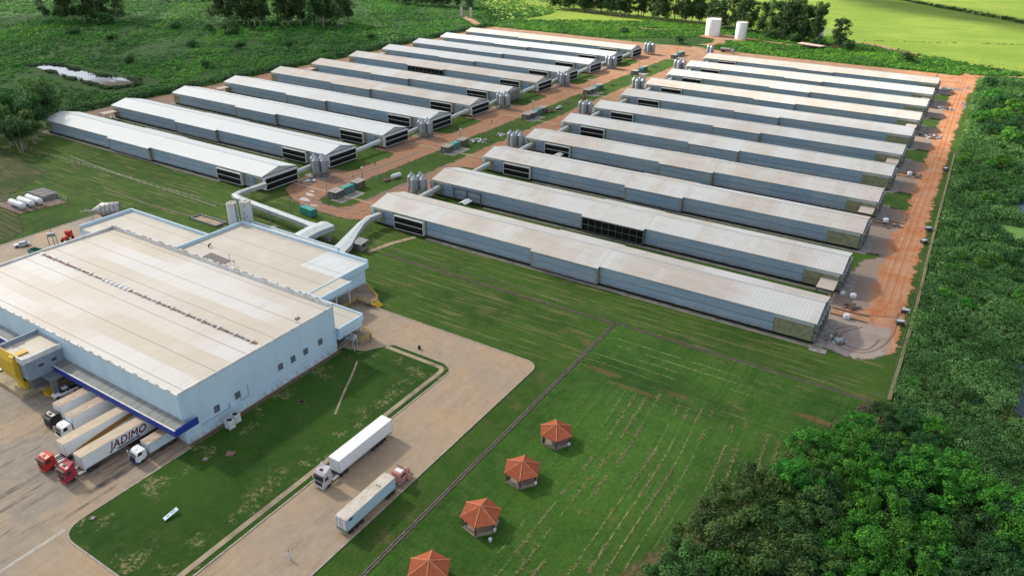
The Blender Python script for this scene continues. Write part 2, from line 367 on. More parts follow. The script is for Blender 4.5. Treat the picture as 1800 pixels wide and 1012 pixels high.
def m_pasture():
    s = NT('pasture_grass'); p = s.pos(); q = s.xyz(p)
    c = s.mix(s.ramp(s.noise(p, .012, 4), .4, .6), (.235, .30, .050), (.175, .25, .038)); c = s.mix(s.ramp(s.noise(p, .15, 6, .75), .35, .75, 0, .5), c, (.13, .26, .02))
    c = s.mix(s.ramp(s.noise(p, .5, 5, .8), .60, .68, 0, .7), c, (.09, .17, .02))
    c = s.mix(s.math('MULTIPLY', s.ramp(s.noise(p, .25, 5, .75), .50, .62), s.ramp(q[1], 860, 700, 0, 1)), c, (.09, .17, .025)); c = s.mix(s.ramp(s.noise(s.map(p, (.3, 1, 1)), .05, 6, .75), .46, .62, 0, .5), c, (.12, .21, .03)); c = s.mix(s.math('MULTIPLY', s.line(s.math('ADD', q[1], s.math('MULTIPLY', q[0], .55)), 60., 1.6), .5), c, (.09, .16, .03))
    return s.bsdf(c, .9, 0, .1, s.bump(s.noise(p, .8, 3, .7), .5, .4), s.ramp(s.math('ADD', s.attr('edge').outputs['Fac'], s.math('MULTIPLY', s.math('SUBTRACT', s.noise(p, .12, 4), .5), 16)), 1, -1))
def m_dirt():
    s = NT('red_dirt'); p = s.pos(); g = s.attr('gray').outputs['Fac']; q0 = s.xyz(p); east = s.ramp(q0[0], -60, -40); r = s.attr('rut').outputs['Fac']; e = s.attr('edge').outputs['Fac']; wt = s.attr('wet').outputs['Fac']
    n1 = s.noise(p, .12, 5, .65); n2 = s.noise(p, .9, 5, .7)
    c = s.mix(s.ramp(n1, .35, .65), s.mix(east, (.25, .135, .075), (.41, .150, .050)), s.mix(east, (.32, .20, .12), (.45, .265, .155)))
    c = s.mix(s.ramp(s.math('ADD', g, s.math('MULTIPLY', s.math('SUBTRACT', n1, .5), 1.4)), .35, .75), c, s.mix(n2, s.mix(east, (.135, .10, .075), (.20, .155, .125)), s.mix(east, (.225, .17, .13), (.30, .245, .20))))
    c = s.mix(s.math('MULTIPLY', s.attr('pale').outputs['Fac'], .85), c, s.mix(s.ramp(n1, .4, .6), (.38, .33, .29), (.30, .25, .22)))
    c = s.mix(s.math('MULTIPLY', r, s.ramp(n2, .2, .7, .95, .35)), c, (.40, .135, .045))
    c = s.mix(s.ramp(wt, .2, .9, 0, .85), c, (.12, .055, .035))
    c = s.mix(s.ramp(s.noise(p, 3.5, 4, .8), .35, .8, 0, .5), c, (.24, .15, .11))
    a = s.ramp(s.math('ADD', e, s.math('ADD', s.math('MULTIPLY', s.math('SUBTRACT', s.noise(p, .16, 5, .75), .5), 8), s.math('MULTIPLY', s.math('SUBTRACT', n2, .5), 4))), .45, -.45)
    return s.bsdf(c, s.ramp(wt, .2, .9, .9, .45), 0, .2, s.bump(s.math('ADD', n2, s.math('MULTIPLY', r, -1)), .6, .25), a)
def m_concrete():
    s = NT('stained_concrete'); p = s.pos(); q = s.xyz(p)
    n1 = s.noise(p, .05, 5, .65); n2 = s.noise(p, .5, 5, .7); n3 = s.noise(s.map(p, (.8, .25, 1)), .5, 5, .7)
    c = s.mix(s.ramp(n1, .38, .62), (.375, .265, .155), (.33, .255, .175))
    # paler and greyer in the loading yard
    c = s.mix(s.math('MULTIPLY', s.ramp(q[0], -118, -135), s.ramp(s.noise(p, .07, 4), .35, .6)), c, (.245, .215, .175))
    c = s.mix(s.ramp(n3, .42, .75, 0, .55), c, (.24, .175, .13)); c = s.mix(s.ramp(n2, .4, .8, 0, .4), c, (.44, .37, .29))
    # tyre wear where lorries turn and park
    tn = s.math('MULTIPLY', s.ramp(s.noise(s.map(p, (.22, .05, 1), (0, 0, R(-30))), 1.2, 5, .75, 1.5), .56, .70), s.ramp(s.noise(p, .03, 3), .45, .6))
    c = s.mix(s.math('MULTIPLY', tn, .6), c, (.15, .13, .12))
    bays = s.math('MULTIPLY', boxm(s, q, -170, -127, 30, 76, 5), s.ramp(s.noise(s.map(p, (.55, .05, 1)), 1.1, 5, .75), .53, .64))
    c = s.mix(s.math('MULTIPLY', bays, .8), c, (.075, .068, .065))
    ax = s.math('ADD', q[0], s.math('MULTIPLY', s.math('SUBTRACT', q[1], 50), .02))
    for cx, ya, yb, wd_, st_ in ((-131.9, 50, 60.5, .9, .9), (-129.3, 44, 57, .5, .7), (-129.9, 60, 71, .4, .45), (-139, 40, 50, .8, .45), (-146, 40, 50, .8, .4)):
        mk = s.math('MULTIPLY', s.ramp(s.math('ABSOLUTE', s.math('SUBTRACT', ax, cx)), wd_ * 1.5, wd_ * .2), s.math('MULTIPLY', s.ramp(q[1], ya - 1, ya + 4), s.ramp(q[1], yb + 1, yb - 3)))
        c = s.mix(s.math('MULTIPLY', mk, s.ramp(s.noise(s.map(p, (1, .3, 1)), .9, 5, .8), .35, .55, 0, st_)), c, (.045, .04, .038))
    jx = s.math('MAXIMUM', s.line(q[0], 4.5, .07), s.line(s.math('ADD', q[1], .8), 6., .07))
    c = s.mix(s.math('MULTIPLY', jx, s.ramp(s.noise(p, .2, 3), .35, .6, .1, .55)), c, (.16, .12, .09))
    return s.bsdf(c, .75, 0, .25, s.bump(n2, .2, .05))
M_ground, M_lawn, M_meadow, M_crop, M_pasture, M_dirt, M_conc = m_ground(), m_lawn(), m_meadow(), m_crop(), m_pasture(), m_dirt(), m_concrete()
M_kerb = plain('kerb_concrete', (.42, .36, .29), .8, dirt=.25)
M_path = plain('path_concrete', (.36, .29, .19), .85, dirt=.3, scale=.3)
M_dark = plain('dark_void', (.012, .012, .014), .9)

# ------------------------------------------------------------------ ground sheets
gx = np.concatenate([np.arange(-4000, -900, 250.), np.arange(-900, 300, 12.), np.arange(300, 3001, 250.)])
gy = np.concatenate([np.arange(-600, 0, 100.), np.arange(0, 1200, 12.), np.arange(1200, 7001, 250.)])
X, Y = np.meshgrid(gx, gy)
und = (np.sin(X * .021 + 1) * np.cos(Y * .017) + .6 * np.sin(X * .05 + Y * .03)) * np.clip((-470 - X) / 60, 0, 1) * .8
und *= np.clip((np.hypot((X + 525) / 1.6, Y - 286) - 45) / 30, 0, 1)
und += (np.sin(X * .01) * np.cos(Y * .008)) * np.clip((Y - 760) / 150, 0, 1) * 1.5
nx = len(gx); j, i = np.meshgrid(np.arange(len(gy) - 1), np.arange(nx - 1), indexing='ij'); b = (j * nx + i).ravel()
struct('ground', npmesh('ground', np.stack([X.ravel(), Y.ravel(), und.ravel() - .03], 1), np.stack([b, b + 1, b + nx + 1, b + nx], 1), M_ground, smooth=True))

def slab(name, pts, mat, z0, z1, label=None):
    return struct(name, MB().prism(pts, z0, z1).mesh(name, mat), label=label)
ROAD = rnd_poly([(-274, 10, 0), (-78.8, 10, 0), (-78.8, 142.7, 4), (-148, 142.7, 0), (-148, 121, 0), (-226, 121, 0), (-226, 144, 0), (-274, 144, 3)], 2)
slab('concrete_yard', ROAD, M_conc, -.2, .03, 'stained concrete loading yard and lorry road around the packing hall')
LAWN = rnd_poly([(-126.4, 42.4, 5), (-96.2, 42.4, 0), (-96.2, 129.6, 4.5), (-117, 129.6, 2), (-121.5, 122.5, 1), (-127.5, 120.5, 0), (-127.5, 72.4, 0), (-126.4, 71.5, 0)], 2)
slab('lawn', LAWN, M_lawn, -.1, .12, 'mown dark green lawn between the white hall and the road')
def ribbon(pts, off, wd):
    """closed polygon of a strip beside a polyline"""
    P_ = [Vector(p) for p in pts]; L = []; Rr = []
    for k, p in enumerate(P_):
        d = (P_[min(k + 1, len(P_) - 1)] - P_[max(k - 1, 0)]).normalized(); n = Vector((d.y, -d.x))
        L.append(tuple(p + n * off)); Rr.append(tuple(p + n * (off + wd)))
    return L + Rr[::-1]
def strip(name, pts, off, wd, mat, z0, z1, label=None):
    P_ = [Vector(p) for p in pts]; m = MB(); vs = []
    for k, p in enumerate(P_):
        d = (P_[min(k + 1, len(P_) - 1)] - P_[max(k - 1, 0)]).normalized(); n = Vector((d.y, -d.x))
        a, b_ = p + n * off, p + n * (off + wd); vs += [(a.x, a.y, z0), (a.x, a.y, z1), (b_.x, b_.y, z1), (b_.x, b_.y, z0)]
    fs = []
    for k in range(len(P_) - 1):
        q = 4 * k
        for e in range(4): fs.append((q + e, q + (e + 1) % 4, q + 4 + (e + 1) % 4, q + 4 + e))
    fs += [(0, 3, 2, 1), (len(vs) - 4, len(vs) - 3, len(vs) - 2, len(vs) - 1)]
    return struct(name, m.add(vs, fs).mesh(name, mat), label=label)
edge = [(-96.2, 42)] + [p for p in rnd_poly([(-96.2, 42, 0), (-96.2, 129.6, 4.5), (-118, 129.6, 0)], 4.5, 8)][1:-1] + [(-118, 129.6)]
strip('kerb', edge, -.25, .3, M_kerb, 0, .17)
strip('path', edge, -2.7, 1.25, M_path, 0, .16, 'narrow worn concrete footpath inside the lawn edge')
strip('kerb', [(-126.4, 72), (-126.4, 47.4)] + rnd_poly([(-126.4, 60, 0), (-126.4, 42.4, 5), (-100, 42.4, 0)], 5, 8)[1:-1] + [(-99, 42.4)], -.1, .3, M_kerb, 0, .17)
strip('kerb', [(-78.8, 10)] + rnd_poly([(-78.8, 30, 0), (-78.8, 142.7, 4), (-100, 142.7, 0)], 4, 8)[1:-1] + [(-140, 142.7)], -.05, .35, M_kerb, 0, .15)
strip('kerb', [(-274, 10), (-274, 144), (-240, 144)], -.3, .35, M_kerb, 0, .15)
strip('path', [(-126.3, 12), (-126.3, 43.5)], -.4, .8, plain('pale_strip', (.46, .42, .36), .8, dirt=.2), 0, .045, 'pale concrete strip continuing from the lawn corner across the yard')
# footpath stub crossing the lawn
strip('path', curve([(-119.5, 118), (-116.5, 113), (-112.5, 105.5), (-108.2, 98)], 6), 0, .55, M_path, 0, .15, 'thin trodden dirt path across the lawn')
strip('path', [(-126.6, 73), (-126.6, 119.5)], -.7, 1.0, plain('bare_soil', (.13, .085, .055), .9, dirt=.3), 0, .14, 'bare soil strip along the foot of the white wall')
strip('path', [(-164, 172), (-162, 182), (-158.5, 191)], -1, 2, M_path, 0, .05, 'short pale path from the hut to the nearest barn')

struct('meadow', grid_sheet('meadow', M_meadow, -70, 1.5, 20, 174.5, 3, lambda X, Y: {'edge': X * 0 - 5}, .03), label='mown meadow striped with pale rows of cut grass')
CROP = [(-560, 60), (-276, 60), (-276, 108), (-282, 118), (-322, 132), (-340, 158), (-390, 166), (-440, 150), (-560, 150)]
struct('stubble_field', grid_sheet('stubble_field', M_crop, -560, -270, 50, 180, 2.5, lambda X, Y: {'edge': sdf(X, Y, CROP)}, .04, 6), label='brownish stubble field left of the concrete yard')
PAST = [(-860, 900), (-480, 735), (-452, 700), (-300, 790), (-118, 785), (-85, 752), (-50, 730), (34, 682), (400, 660), (400, 2600), (-900, 2600)]
struct('pasture', grid_sheet('pasture', M_pasture, -860, 400, 640, 2600, 14, lambda X, Y: {'edge': sdf(X, Y, PAST)}, .15, 20,
       lambda X, Y: (np.sin(X * .01) * np.cos(Y * .008)) * np.clip((Y - 760) / 150, 0, 1) * 1.5), label='bright yellow green pasture beyond the trees')

# dirt: service loop between the two barn rows, back strip, left strip, eastern road
def dirt_fn(X, Y):
    box = lambda x0, x1, y0, y1, r=4: sdf(X, Y, rnd_poly([(x0, y0), (x1, y0), (x1, y1), (x0, y1)], r, 4))
    U = sdf(X, Y, rnd_poly([(-182, 196, 3), (-190, 190, 4), (-217, 190, 10), (-237, 200, 8), (-243, 222, 5), (-243, 655, 5), (-178, 655, 5)], 4))
    for i in range(6): U = np.maximum(U, -box(-245, -229, 232 + 75.6 * i, 266 + 75.6 * i, 5))
    for i in range(6): U = np.maximum(U, -box(-193, -176, 241 + 78.3 * i, 268 + 78.3 * i, 5))
    U = np.maximum(U, -box(-216, -199.5, 197, 636, 7))
    U = np.minimum(U, box(-203, -181, 385, 470, 3) + 3)
    U = np.minimum(U, box(-436, 2, 588, 652 , 5)); U = np.minimum(U, box(-428, -402, 212, 640, 8))
    # eastern road with the turning circle at its end
    E = sdf(X, Y, curve([(-11, 192), (-4, 194), (.6, 205), (-.2, 240), (-.9, 300), (-1.6, 400), (-1.2, 500), (-.8, 640), (3, 662), (-9, 660), (-10.8, 540), (-10.2, 440), (-9.6, 340), (-9.8, 290), (-13, 268), (-18, 255), (-21, 220), (-20, 196), (-11, 192)], 4))
    for i in range(5): E = np.minimum(E, box(-22, -8, 269.5 + 76 * i, 322 + 76 * i, 3))
    U = np.minimum(U, E)
    road = pdist(X, Y, curve([(-520, 735), (-493, 696), (-470, 678), (-445, 655), (-420, 645)])) - 4
    road = np.minimum(road, pdist(X, Y, [(-215, 655), (-205, 690), (-213, 716)]) - 5)
    road = np.minimum(road, np.hypot((X + 210) / 1.8, Y - 722) - 13)
    road = np.minimum(road, pdist(X, Y, [(-240, 742), (-480, 720)]) - 2); road = np.minimum(road, pdist(X, Y, curve([(-215, 738), (-160, 720), (-120, 724), (-98, 770), (-60, 742), (-45, 722)])) - 3.6)
    road = np.minimum(road, pdist(X, Y, [(-4, 655), (14, 662), (60, 682), (160, 720)]) - 4)
    U = np.minimum(U, road)
    # tyre tracks
    rut = X * 0; wob = 1.2 * np.sin(Y * .03) + .7 * np.sin(Y * .075 + 1)
    wr = .35 * np.sin(Y * .02) + .12 * np.sin(Y * .09)
    for cx, a_ in ((-9.2, .5), (-8.2, .7), (-6.6, 1), (-5.9, .8), (-4.4, 1), (-3.7, .7), (-2.2, .5)): rut = np.maximum(rut, a_ * np.exp(-((X - cx - wr * (1 + .3 * np.sin(cx * 9))) / .42) ** 2) * (Y > 222))
    arcs = [curve([(-4, 232), (-9, 224), (-14, 218), (-20, 214)]), curve([(-6, 236), (-8, 226), (-7, 216), (-4, 207), (-2, 200)]), curve([(-2, 240), (-1.5, 220), (-2.2, 206), (-6, 198), (-11, 196)]),
            curve([(-18, 214), (-11, 216), (-6, 224), (-4, 236)]), curve([(-18, 216), (-10, 214), (-5, 208), (-2, 202)]), curve([(-16, 220), (-9, 219), (-3, 223), (0, 228)])]
    for c_ in arcs: rut = np.maximum(rut, np.exp(-(pdist(X, Y, c_) / .6) ** 2))
    wet = X * 0
    for c_ in [curve([(-11, 211), (-15.5, 206), (-16, 199), (-11, 195.5), (-6, 197), (-2.5, 204), (-1, 214), (-1.6, 226)]), curve([(-9.5, 211), (-13.5, 205), (-13.8, 200), (-10, 197.3), (-6, 199), (-4.2, 206)]), curve([(-12, 219), (-6, 221), (-1, 224), (-1.5, 232)])]:
        wet = np.maximum(wet, np.exp(-(pdist(X, Y, c_) / .38) ** 2) * .9)
    for i in range(9):
        yy = 268 + 37.8 * i; wet = np.maximum(wet, .8 * np.exp(-((Y - yy) / 2.2) ** 2 - ((X + 14) / 4.5) ** 2))
    for cx in (-232, -229, -226, -222, -219, -196, -193.4, -189.5, -187): rut = np.maximum(rut, .8 * np.exp(-((X - cx - wob) / .8) ** 2))
    for rr in (7, 10, 13.5, 17, 20): rut = np.maximum(rut, (Y < 212) * np.exp(-((np.hypot((X + 207) * .62, Y - 212) - rr) / .7) ** 2) * .8)
    gray = np.clip(1 - np.abs(Y - 212) / 60, 0, 1) * (X < -150) * .8 + np.clip((X + 175) / -40, 0, 1) * np.clip((560 - Y) / 300, 0, 1) * .6
    gray = np.maximum(gray, np.clip((-7 - X) / 6, 0, 1) * (X > -60) * .9 * (Y < 600)); gray = gray * (1 - rut); circ = (X > -60) * np.clip((217 - Y) / 5, 0, 1) * np.clip((-.5 - X) / 2, 0, 1); gray = np.maximum(gray, circ); rut = rut * (1 - circ * .85); pale = circ
    return {'edge': U, 'rut': rut, 'gray': gray, 'wet': wet, 'pale': pale}
struct('dirt_road', grid_sheet('service_loop_dirt', M_dirt, -247, -176, 186, 660, .8, dirt_fn, .05), label='rutted red dirt service loop between the two rows of barns')
struct('dirt_road', grid_sheet('eastern_dirt', M_dirt, -24, 6, 188, 668, .45, dirt_fn, .05), label='orange rutted dirt road along the right-hand fence')
struct('dirt_road', grid_sheet('back_dirt', M_dirt, -176, -24, 584, 668, 1.5, dirt_fn, .05), label='dirt strip behind the farthest right-hand barn')
struct('dirt_road', grid_sheet('back_dirt_left', M_dirt, -560, -247, 186, 800, 2., dirt_fn, .05), label='dirt strip behind and beside the left-hand barns')
struct('dirt_road', grid_sheet('tank_dirt', M_dirt, -560, -247, 800, 801, 1., dirt_fn, .05) if False else grid_sheet('tank_dirt', M_dirt, -247, 200, 668, 800, 1.5, dirt_fn, .55), label='bare red ground round the two white tanks')

# water
def m_water(col, rough=.06):
    s = NT('water'); p = s.pos(); q = s.xyz(p)
    mk = s.math('MULTIPLY', s.ramp(s.noise(s.map(p, (.5, 1, 1)), .07, 4, .6), .36, .52), s.math('MULTIPLY', s.ramp(q[0], -300, -340), s.ramp(q[0], -520, -480)))
    return s.bsdf(s.mix(mk, col, (.075, .062, .04)), s.math('ADD', rough, s.math('MULTIPLY', mk, .5)), 0, .35, s.bump(s.noise(p, 1.5, 2), .04, .05), None, s.math('SUBTRACT', .45, s.math('MULTIPLY', mk, .42)))
M_water = m_water((.02, .035, .05)); M_mud = m_water((.18, .10, .065), .25); M_pud = m_water((.34, .31, .30), .03)  # puddle colour is pale to stand in for the reflected bright sky
def blob(cx, cy_, rx, ry, seed, n=26, a=0):
    rs = random.Random(seed); o = []
    for k in range(n):
        t = 2 * math.pi * k / n; r = 1 + .14 * math.sin(2 * t + seed) + .1 * math.sin(3 * t + seed * 2) + rs.uniform(-.05, .05)
        x, y = rx * r * math.cos(t), ry * r * math.sin(t); o.append((cx + x * math.cos(a) - y * math.sin(a), cy_ + x * math.sin(a) + y * math.cos(a)))
    return o
PONDL = rnd_poly([(-588, 282), (-576, 296), (-550, 293), (-512, 291), (-482, 297), (-466, 286), (-470, 270), (-492, 271), (-520, 273), (-552, 278)], 5)
slab('pond', PONDL, M_water, -.3, .25, 'shallow brown pond in the scrub at the left, reflecting cloud')
PONDR = rnd_poly([(28.6, 214), (30, 203), (27.6, 191), (30, 185.5), (60, 184), (60, 216), (34, 219)], 3)
slab('pond', PONDR, M_water, -.3, .1, 'dark blue water at the right edge of the scrub')
slab('pond', rnd_poly([(28.5, 364), (34, 366), (60, 370), (60, 342), (32, 340), (29, 350)], 3), M_water, -.3, .1, 'small pale pond at the right edge, farther back')
slab('swamp_grass', rnd_poly([(20.5, 326), (60, 330), (60, 308), (30, 309), (24, 315)], 3), plain('swamp_green', (.13, .27, .05), .7, dirt=.1, scale=.2), -.2, .12, 'flat bright green patch of water weed in the right-hand scrub')
for k, (x, y, rx, ry) in enumerate([(-222.5, 201.5, 2.4, 1.2), (-220, 196.2, 3.2, 1.3), (-224.5, 205, 1.5, .7), (-212, 193.5, 2.2, .6)]):
    slab('puddle', blob(x, y, rx, ry, k + 3), M_pud, 0, .085)
for k, (x, y, rx, ry) in enumerate([(-1.5, 552, 1.3, 5), (-.8, 540, 1.2, 6), (-9, 597, 5, 3.5), (-2, 606, 1.4, 6)]):
    slab('puddle', blob(x, y, rx, ry, k + 9), M_mud, 0, .085)
# ------------------------------------------------------------------ barn materials
def m_barn_roof(name, rib=1.1):
    """fibre cement sheets: new pale ones and older ones browned by dust; object colour R sets how many are old"""
    s = NT(name); p = s.obj(); q = s.xyz(p); oi = s.n('ShaderNodeObjectInfo'); rnd = oi.outputs['Random']; oc = s.xyz(oi.outputs['Color'])
    side = s.math('GREATER_THAN', q[1], 9.2)
    bx = s.math('FLOOR', s.math('DIVIDE', q[0], 2.2)); sy_ = s.math('FLOOR', s.math('DIVIDE', q[1], 3.1)); ox = s.math('MULTIPLY', rnd, 97.)
    big = s.noise(s.comb(s.math('MULTIPLY', bx, .07), s.math('ADD', s.math('MULTIPLY', side, 7.3), ox), 0.), 1.3, 3, .6)
    sm = s.white(s.comb(bx, s.math('ADD', sy_, ox), 1.))
    v = s.math('ADD', s.math('MULTIPLY', s.math('SUBTRACT', big, .5), 3.2), s.math('MULTIPLY', s.math('SUBTRACT', sm, .5), .22))
    old = s.ramp(s.math('ADD', v, s.math('SUBTRACT', oc[0], .5)), -.40, .40)
    c = s.mix(old, (.52, .535, .52), (.44, .395, .34))
    c = s.mix(s.ramp(s.noise(s.map(p, (.25, 1, 1)), .4, 4, .6), .35, .7, 0, .35), c, (.60, .57, .53))
    c = s.mix(oc[1], c, (.53, .565, .57))                                       # G: newly whitewashed
    rb = s.line(q[0], rib, .12); c = s.mix(s.math('MULTIPLY', rb, s.math('SUBTRACT', .42, s.math('MULTIPLY', oc[1], .3))), c, (.27, .25, .24))
    rid = s.math('LESS_THAN', s.math('ABSOLUTE', s.math('SUBTRACT', q[1], 9.1)), .22); c = s.mix(s.math('MULTIPLY', rid, .6), c, (.68, .70, .70))
    mid = s.math('LESS_THAN', s.math('ABSOLUTE', s.math('SUBTRACT', s.math('ABSOLUTE', s.math('SUBTRACT', q[1], 9.1)), 4.6)), .06); c = s.mix(s.math('MULTIPLY', mid, .25), c, (.3, .28, .26))
    w_ = s.n('ShaderNodeTexWave', wave_type='BANDS', bands_direction='X'); s.put(w_.inputs[0], p); w_.inputs['Scale'].default_value = 1.1
    return s.bsdf(c, .62, 0, .35, s.bump(w_.outputs[0], .12, .05))
def m_curtain():
    """blue woven side curtains, streaked, and darker towards the bottom"""
    s = NT('blue_curtain'); p = s.obj(); q = s.xyz(p); rnd = s.n('ShaderNodeObjectInfo').outputs['Random']
    n = s.noise(s.map(p, (.10, .1, .8)), 1.2, 4, .6); n2 = s.noise(p, .9, 5, .7)
    seg = s.white(s.comb(s.math('FLOOR', s.math('DIVIDE', q[0], 17.)), s.math('ADD', s.math('FLOOR', s.math('DIVIDE', q[2], 3.2)), s.math('MULTIPLY', rnd, 53)), 0.))
    c = s.mix(s.ramp(n, .3, .7), (.25, .34, .43), (.35, .44, .51)); c = s.mix(s.math('MULTIPLY', seg, .45), c, (.15, .27, .44))
    c = s.mix(s.ramp(rnd, 0, 1, 0, .35), c, (.25, .29, .33))
    c = s.mix(s.ramp(n2, .45, .75, 0, .35), c, (.33, .35, .36))
    vl = s.line(q[0], 5.6, .08); c = s.mix(s.math('MULTIPLY', vl, .35), c, (.08, .11, .15))
    c = s.mix(s.math('MULTIPLY', s.ramp(s.noise(s.map(p, (1.2, 1, .12)), 1., 5, .8), .52, .75), .5), c, (.42, .45, .46)); c = s.mix(s.math('MULTIPLY', s.ramp(q[2], 2.2, .8), s.ramp(s.noise(s.map(p, (.4, 1, 1)), 1.5, 4, .8), .35, .6)), c, (.20, .19, .18)); c = s.mix(s.math('MULTIPLY', s.line(q[2], .72, .05), .3), c, (.1, .14, .18))
    return s.bsdf(c, .7, 0, .25, s.bump(s.noise(s.map(p, (.6, 1, 4)), 1.5, 3), .3, .08))
M_roof = m_barn_roof('barn_roof'); M_curt = m_curtain()
M_olive = plain('olive_boarding', (.27, .28, .17), .8, dirt=.25, scale=.6)
M_pale = plain('pale_fascia', (.50, .55, .55), .6, dirt=.15)
M_bdoor = plain('pale_blue_sheet', (.26, .34, .44), .6, dirt=.2)
M_white = plain('white_paint', (.62, .65, .66), .5, dirt=.12)
M_galv = plain('galvanised_steel', (.36, .39, .41), .42, .75, .5, dirt=.2)
M_steel = plain('dark_steel', (.10, .105, .11), .5, .4)
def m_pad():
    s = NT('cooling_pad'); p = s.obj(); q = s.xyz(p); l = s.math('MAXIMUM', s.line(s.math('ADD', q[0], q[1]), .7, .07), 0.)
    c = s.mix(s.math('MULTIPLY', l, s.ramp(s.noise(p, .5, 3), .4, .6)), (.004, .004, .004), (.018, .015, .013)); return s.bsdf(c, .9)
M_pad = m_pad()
M_curt_dark = plain('dark_strip_board', (.05, .06, .075), .8)  # dark strips on curtain seams and door panels
M_conc2 = plain('grey_concrete', (.30, .275, .245), .85, dirt=.3, scale=.5)

EV, RG, WD = 6.7, 8.9, 18.2      # eaves, ridge, width
def barn_parts(side, even, mid_open, seed=0, frame_only=False, legs_end=False):
    """local frame: x along the barn, the end with cooling pads at x=0 for the right-hand row;
       for the left-hand row the same is mirrored (pads at x=LN)."""
    LN = 160.; mir = side == 'L'
    if mir: LN = 162.5
    X = (lambda a, b_: (LN - b_, LN - a)) if mir else (lambda a, b_: (a, b_))
    kids = []
    def bx(mb, a, b_, y0, y1, z0, z1, m=0): c_ = X(a, b_); return mb.box(c_[0], c_[1], y0, y1, z0, z1, m)
    # walls: long solid core, slightly recessed below
    w_ = MB(); bx(w_, .4, LN - .4, .35, WD - .35, .0, .75, 2); bx(w_, .2, LN - .2, .15, WD - .15, .75, EV - .1, 0)  # base band coloured near black for the shade below the walls
    w_.extr([(.15, EV - .1), (WD - .15, EV - .1), (WD / 2, RG - .25)], .25, LN - .25, 'x', 1)
    walls = P('wall', w_.mesh('barn_wall', [M_olive, M_pale, M_dark]))
    # pale band under the eaves at both ends
    for a, b_, dz in ((.15, 9.5, 1.1), (LN - 11, LN - .15, 1.3)):
        f = MB(); bx(f, a, b_, .02, .12, EV - dz, EV - .12); kids.append(P('fascia', f.mesh('fascia', M_pale)))
    # roof with raised middle bay
    m0, m1 = ((74., 106.) if mir else (69.7, 94.4)); r = MB(); oh = .45
    def roof(a, b_, out, dz):
        c_ = X(a, b_); k = (RG - EV) / (WD / 2)
        prof = [(-oh - out, EV - k * (oh + out) + dz), (WD / 2, RG + dz), (WD + oh + out, EV - k * (oh + out) + dz), (WD + oh + out, EV - k * (oh + out) + dz + .18), (WD / 2, RG + .18 + dz), (-oh - out, EV - k * (oh + out) + dz + .18)]
        r.extr(prof, c_[0], c_[1], 'x')
    roof(-.5, m0 - .004, 0, 0); roof(m0, m1, 1.25, .05); roof(m1 + .004, LN + .4, 0, 0)
    cap = MB(); c_ = X(-.5, LN + .4); cap.tube((c_[0], WD / 2, RG + .22), (c_[1], WD / 2, RG + .22), .16, n=6)
    kids.append(P('roof', r.mesh('barn_roof', M_roof), kids=[P('ridge_cap', cap.mesh('ridge_cap', M_pale))]))
    # curtains, two tiers
    d = 9.5; ce = LN - (11 if not mir else 5.5)
    for a, b_ in ((25.4, m0 - .15), (m1 + .15, ce)):
        cu = MB(); bx(cu, a, b_, -.06, .12, .8, 3.55); bx(cu, a, b_, -.09, .12, 3.62, EV - .25)
        for s_ in (3.585, ): bx(cu, a, b_, -.1, .11, s_ - .07, s_ + .07, 1)
        kids.append(P('side_curtain', cu.mesh('side_curtain', [M_curt, M_curt_dark])))
    # blue sheet section between the olive end and the pads
    s_ = MB(); bx(s_, 4.8, 10.2, -.04, .12, .8, EV - .9); bx(s_, 5.3, 9.7, -.1, -.03, 1.1, 1.2, 1); bx(s_, 5.3, 9.7, -.1, -.03, 3.4, 3.5, 1); bx(s_, 5.25, 5.4, -.1, -.03, 1.1, EV - 1.2, 1)
    kids.append(P('service_door', s_.mesh('service_door', [M_bdoor, M_curt_dark])))
    # side bay with cooling pads
    a, b_ = (10.8, 24.6) if not mir else (12.0, 27.5)
    fr = MB(); rows = ((1.25, 3.15), (3.75, 5.55))
    if not frame_only:
        bx(fr, a, b_, -1.25, .1, .75, .95); bx(fr, a, b_, -1.25, .1, 3.28, 3.5); bx(fr, a, b_, -1.3, .1, 5.65, 5.9)
        c_ = X(a, a + .3); fr.box(c_[0], c_[1], -1.25, .1, .75, 6.0); c_ = X(b_ - .3, b_); fr.box(c_[0], c_[1], -1.25, .1, .75, 6.0)
        n = 12
        for i in range(1, n): xx = X(a + (b_ - a) * i / n - .05, a + (b_ - a) * i / n + .05); fr.box(xx[0], xx[1], -1.22, -1.14, 5.32, 5.58); fr.box(xx[0], xx[1], -1.22, -1.14, 2.95, 3.2)
        pads = []
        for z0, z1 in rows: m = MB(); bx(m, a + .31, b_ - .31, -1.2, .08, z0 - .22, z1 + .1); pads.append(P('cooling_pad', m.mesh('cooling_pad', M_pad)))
        kids.append(P('pad_frame', fr.mesh('pad_frame', M_white), kids=pads))
    else:
        c2 = MB(); bx(c2, 10.3, 25.3, -.03, .12, .8, EV - .4); kids.append(P('side_curtain', c2.mesh('side_curtain', M_curt)))
        for xx in (11, 17.5, 24.2): bx(fr, xx, xx + .35, -.9, -.55, .0, 5.6)
        bx(fr, 11, 24.55, -.85, -.6, 5.25, 5.6); bx(fr, 11, 24.55, -.8, -.65, 2.9, 3.05)
        kids.append(P('pad_frame', fr.mesh('empty_frame', M_steel)))
    # projecting middle bay
    mb = MB()
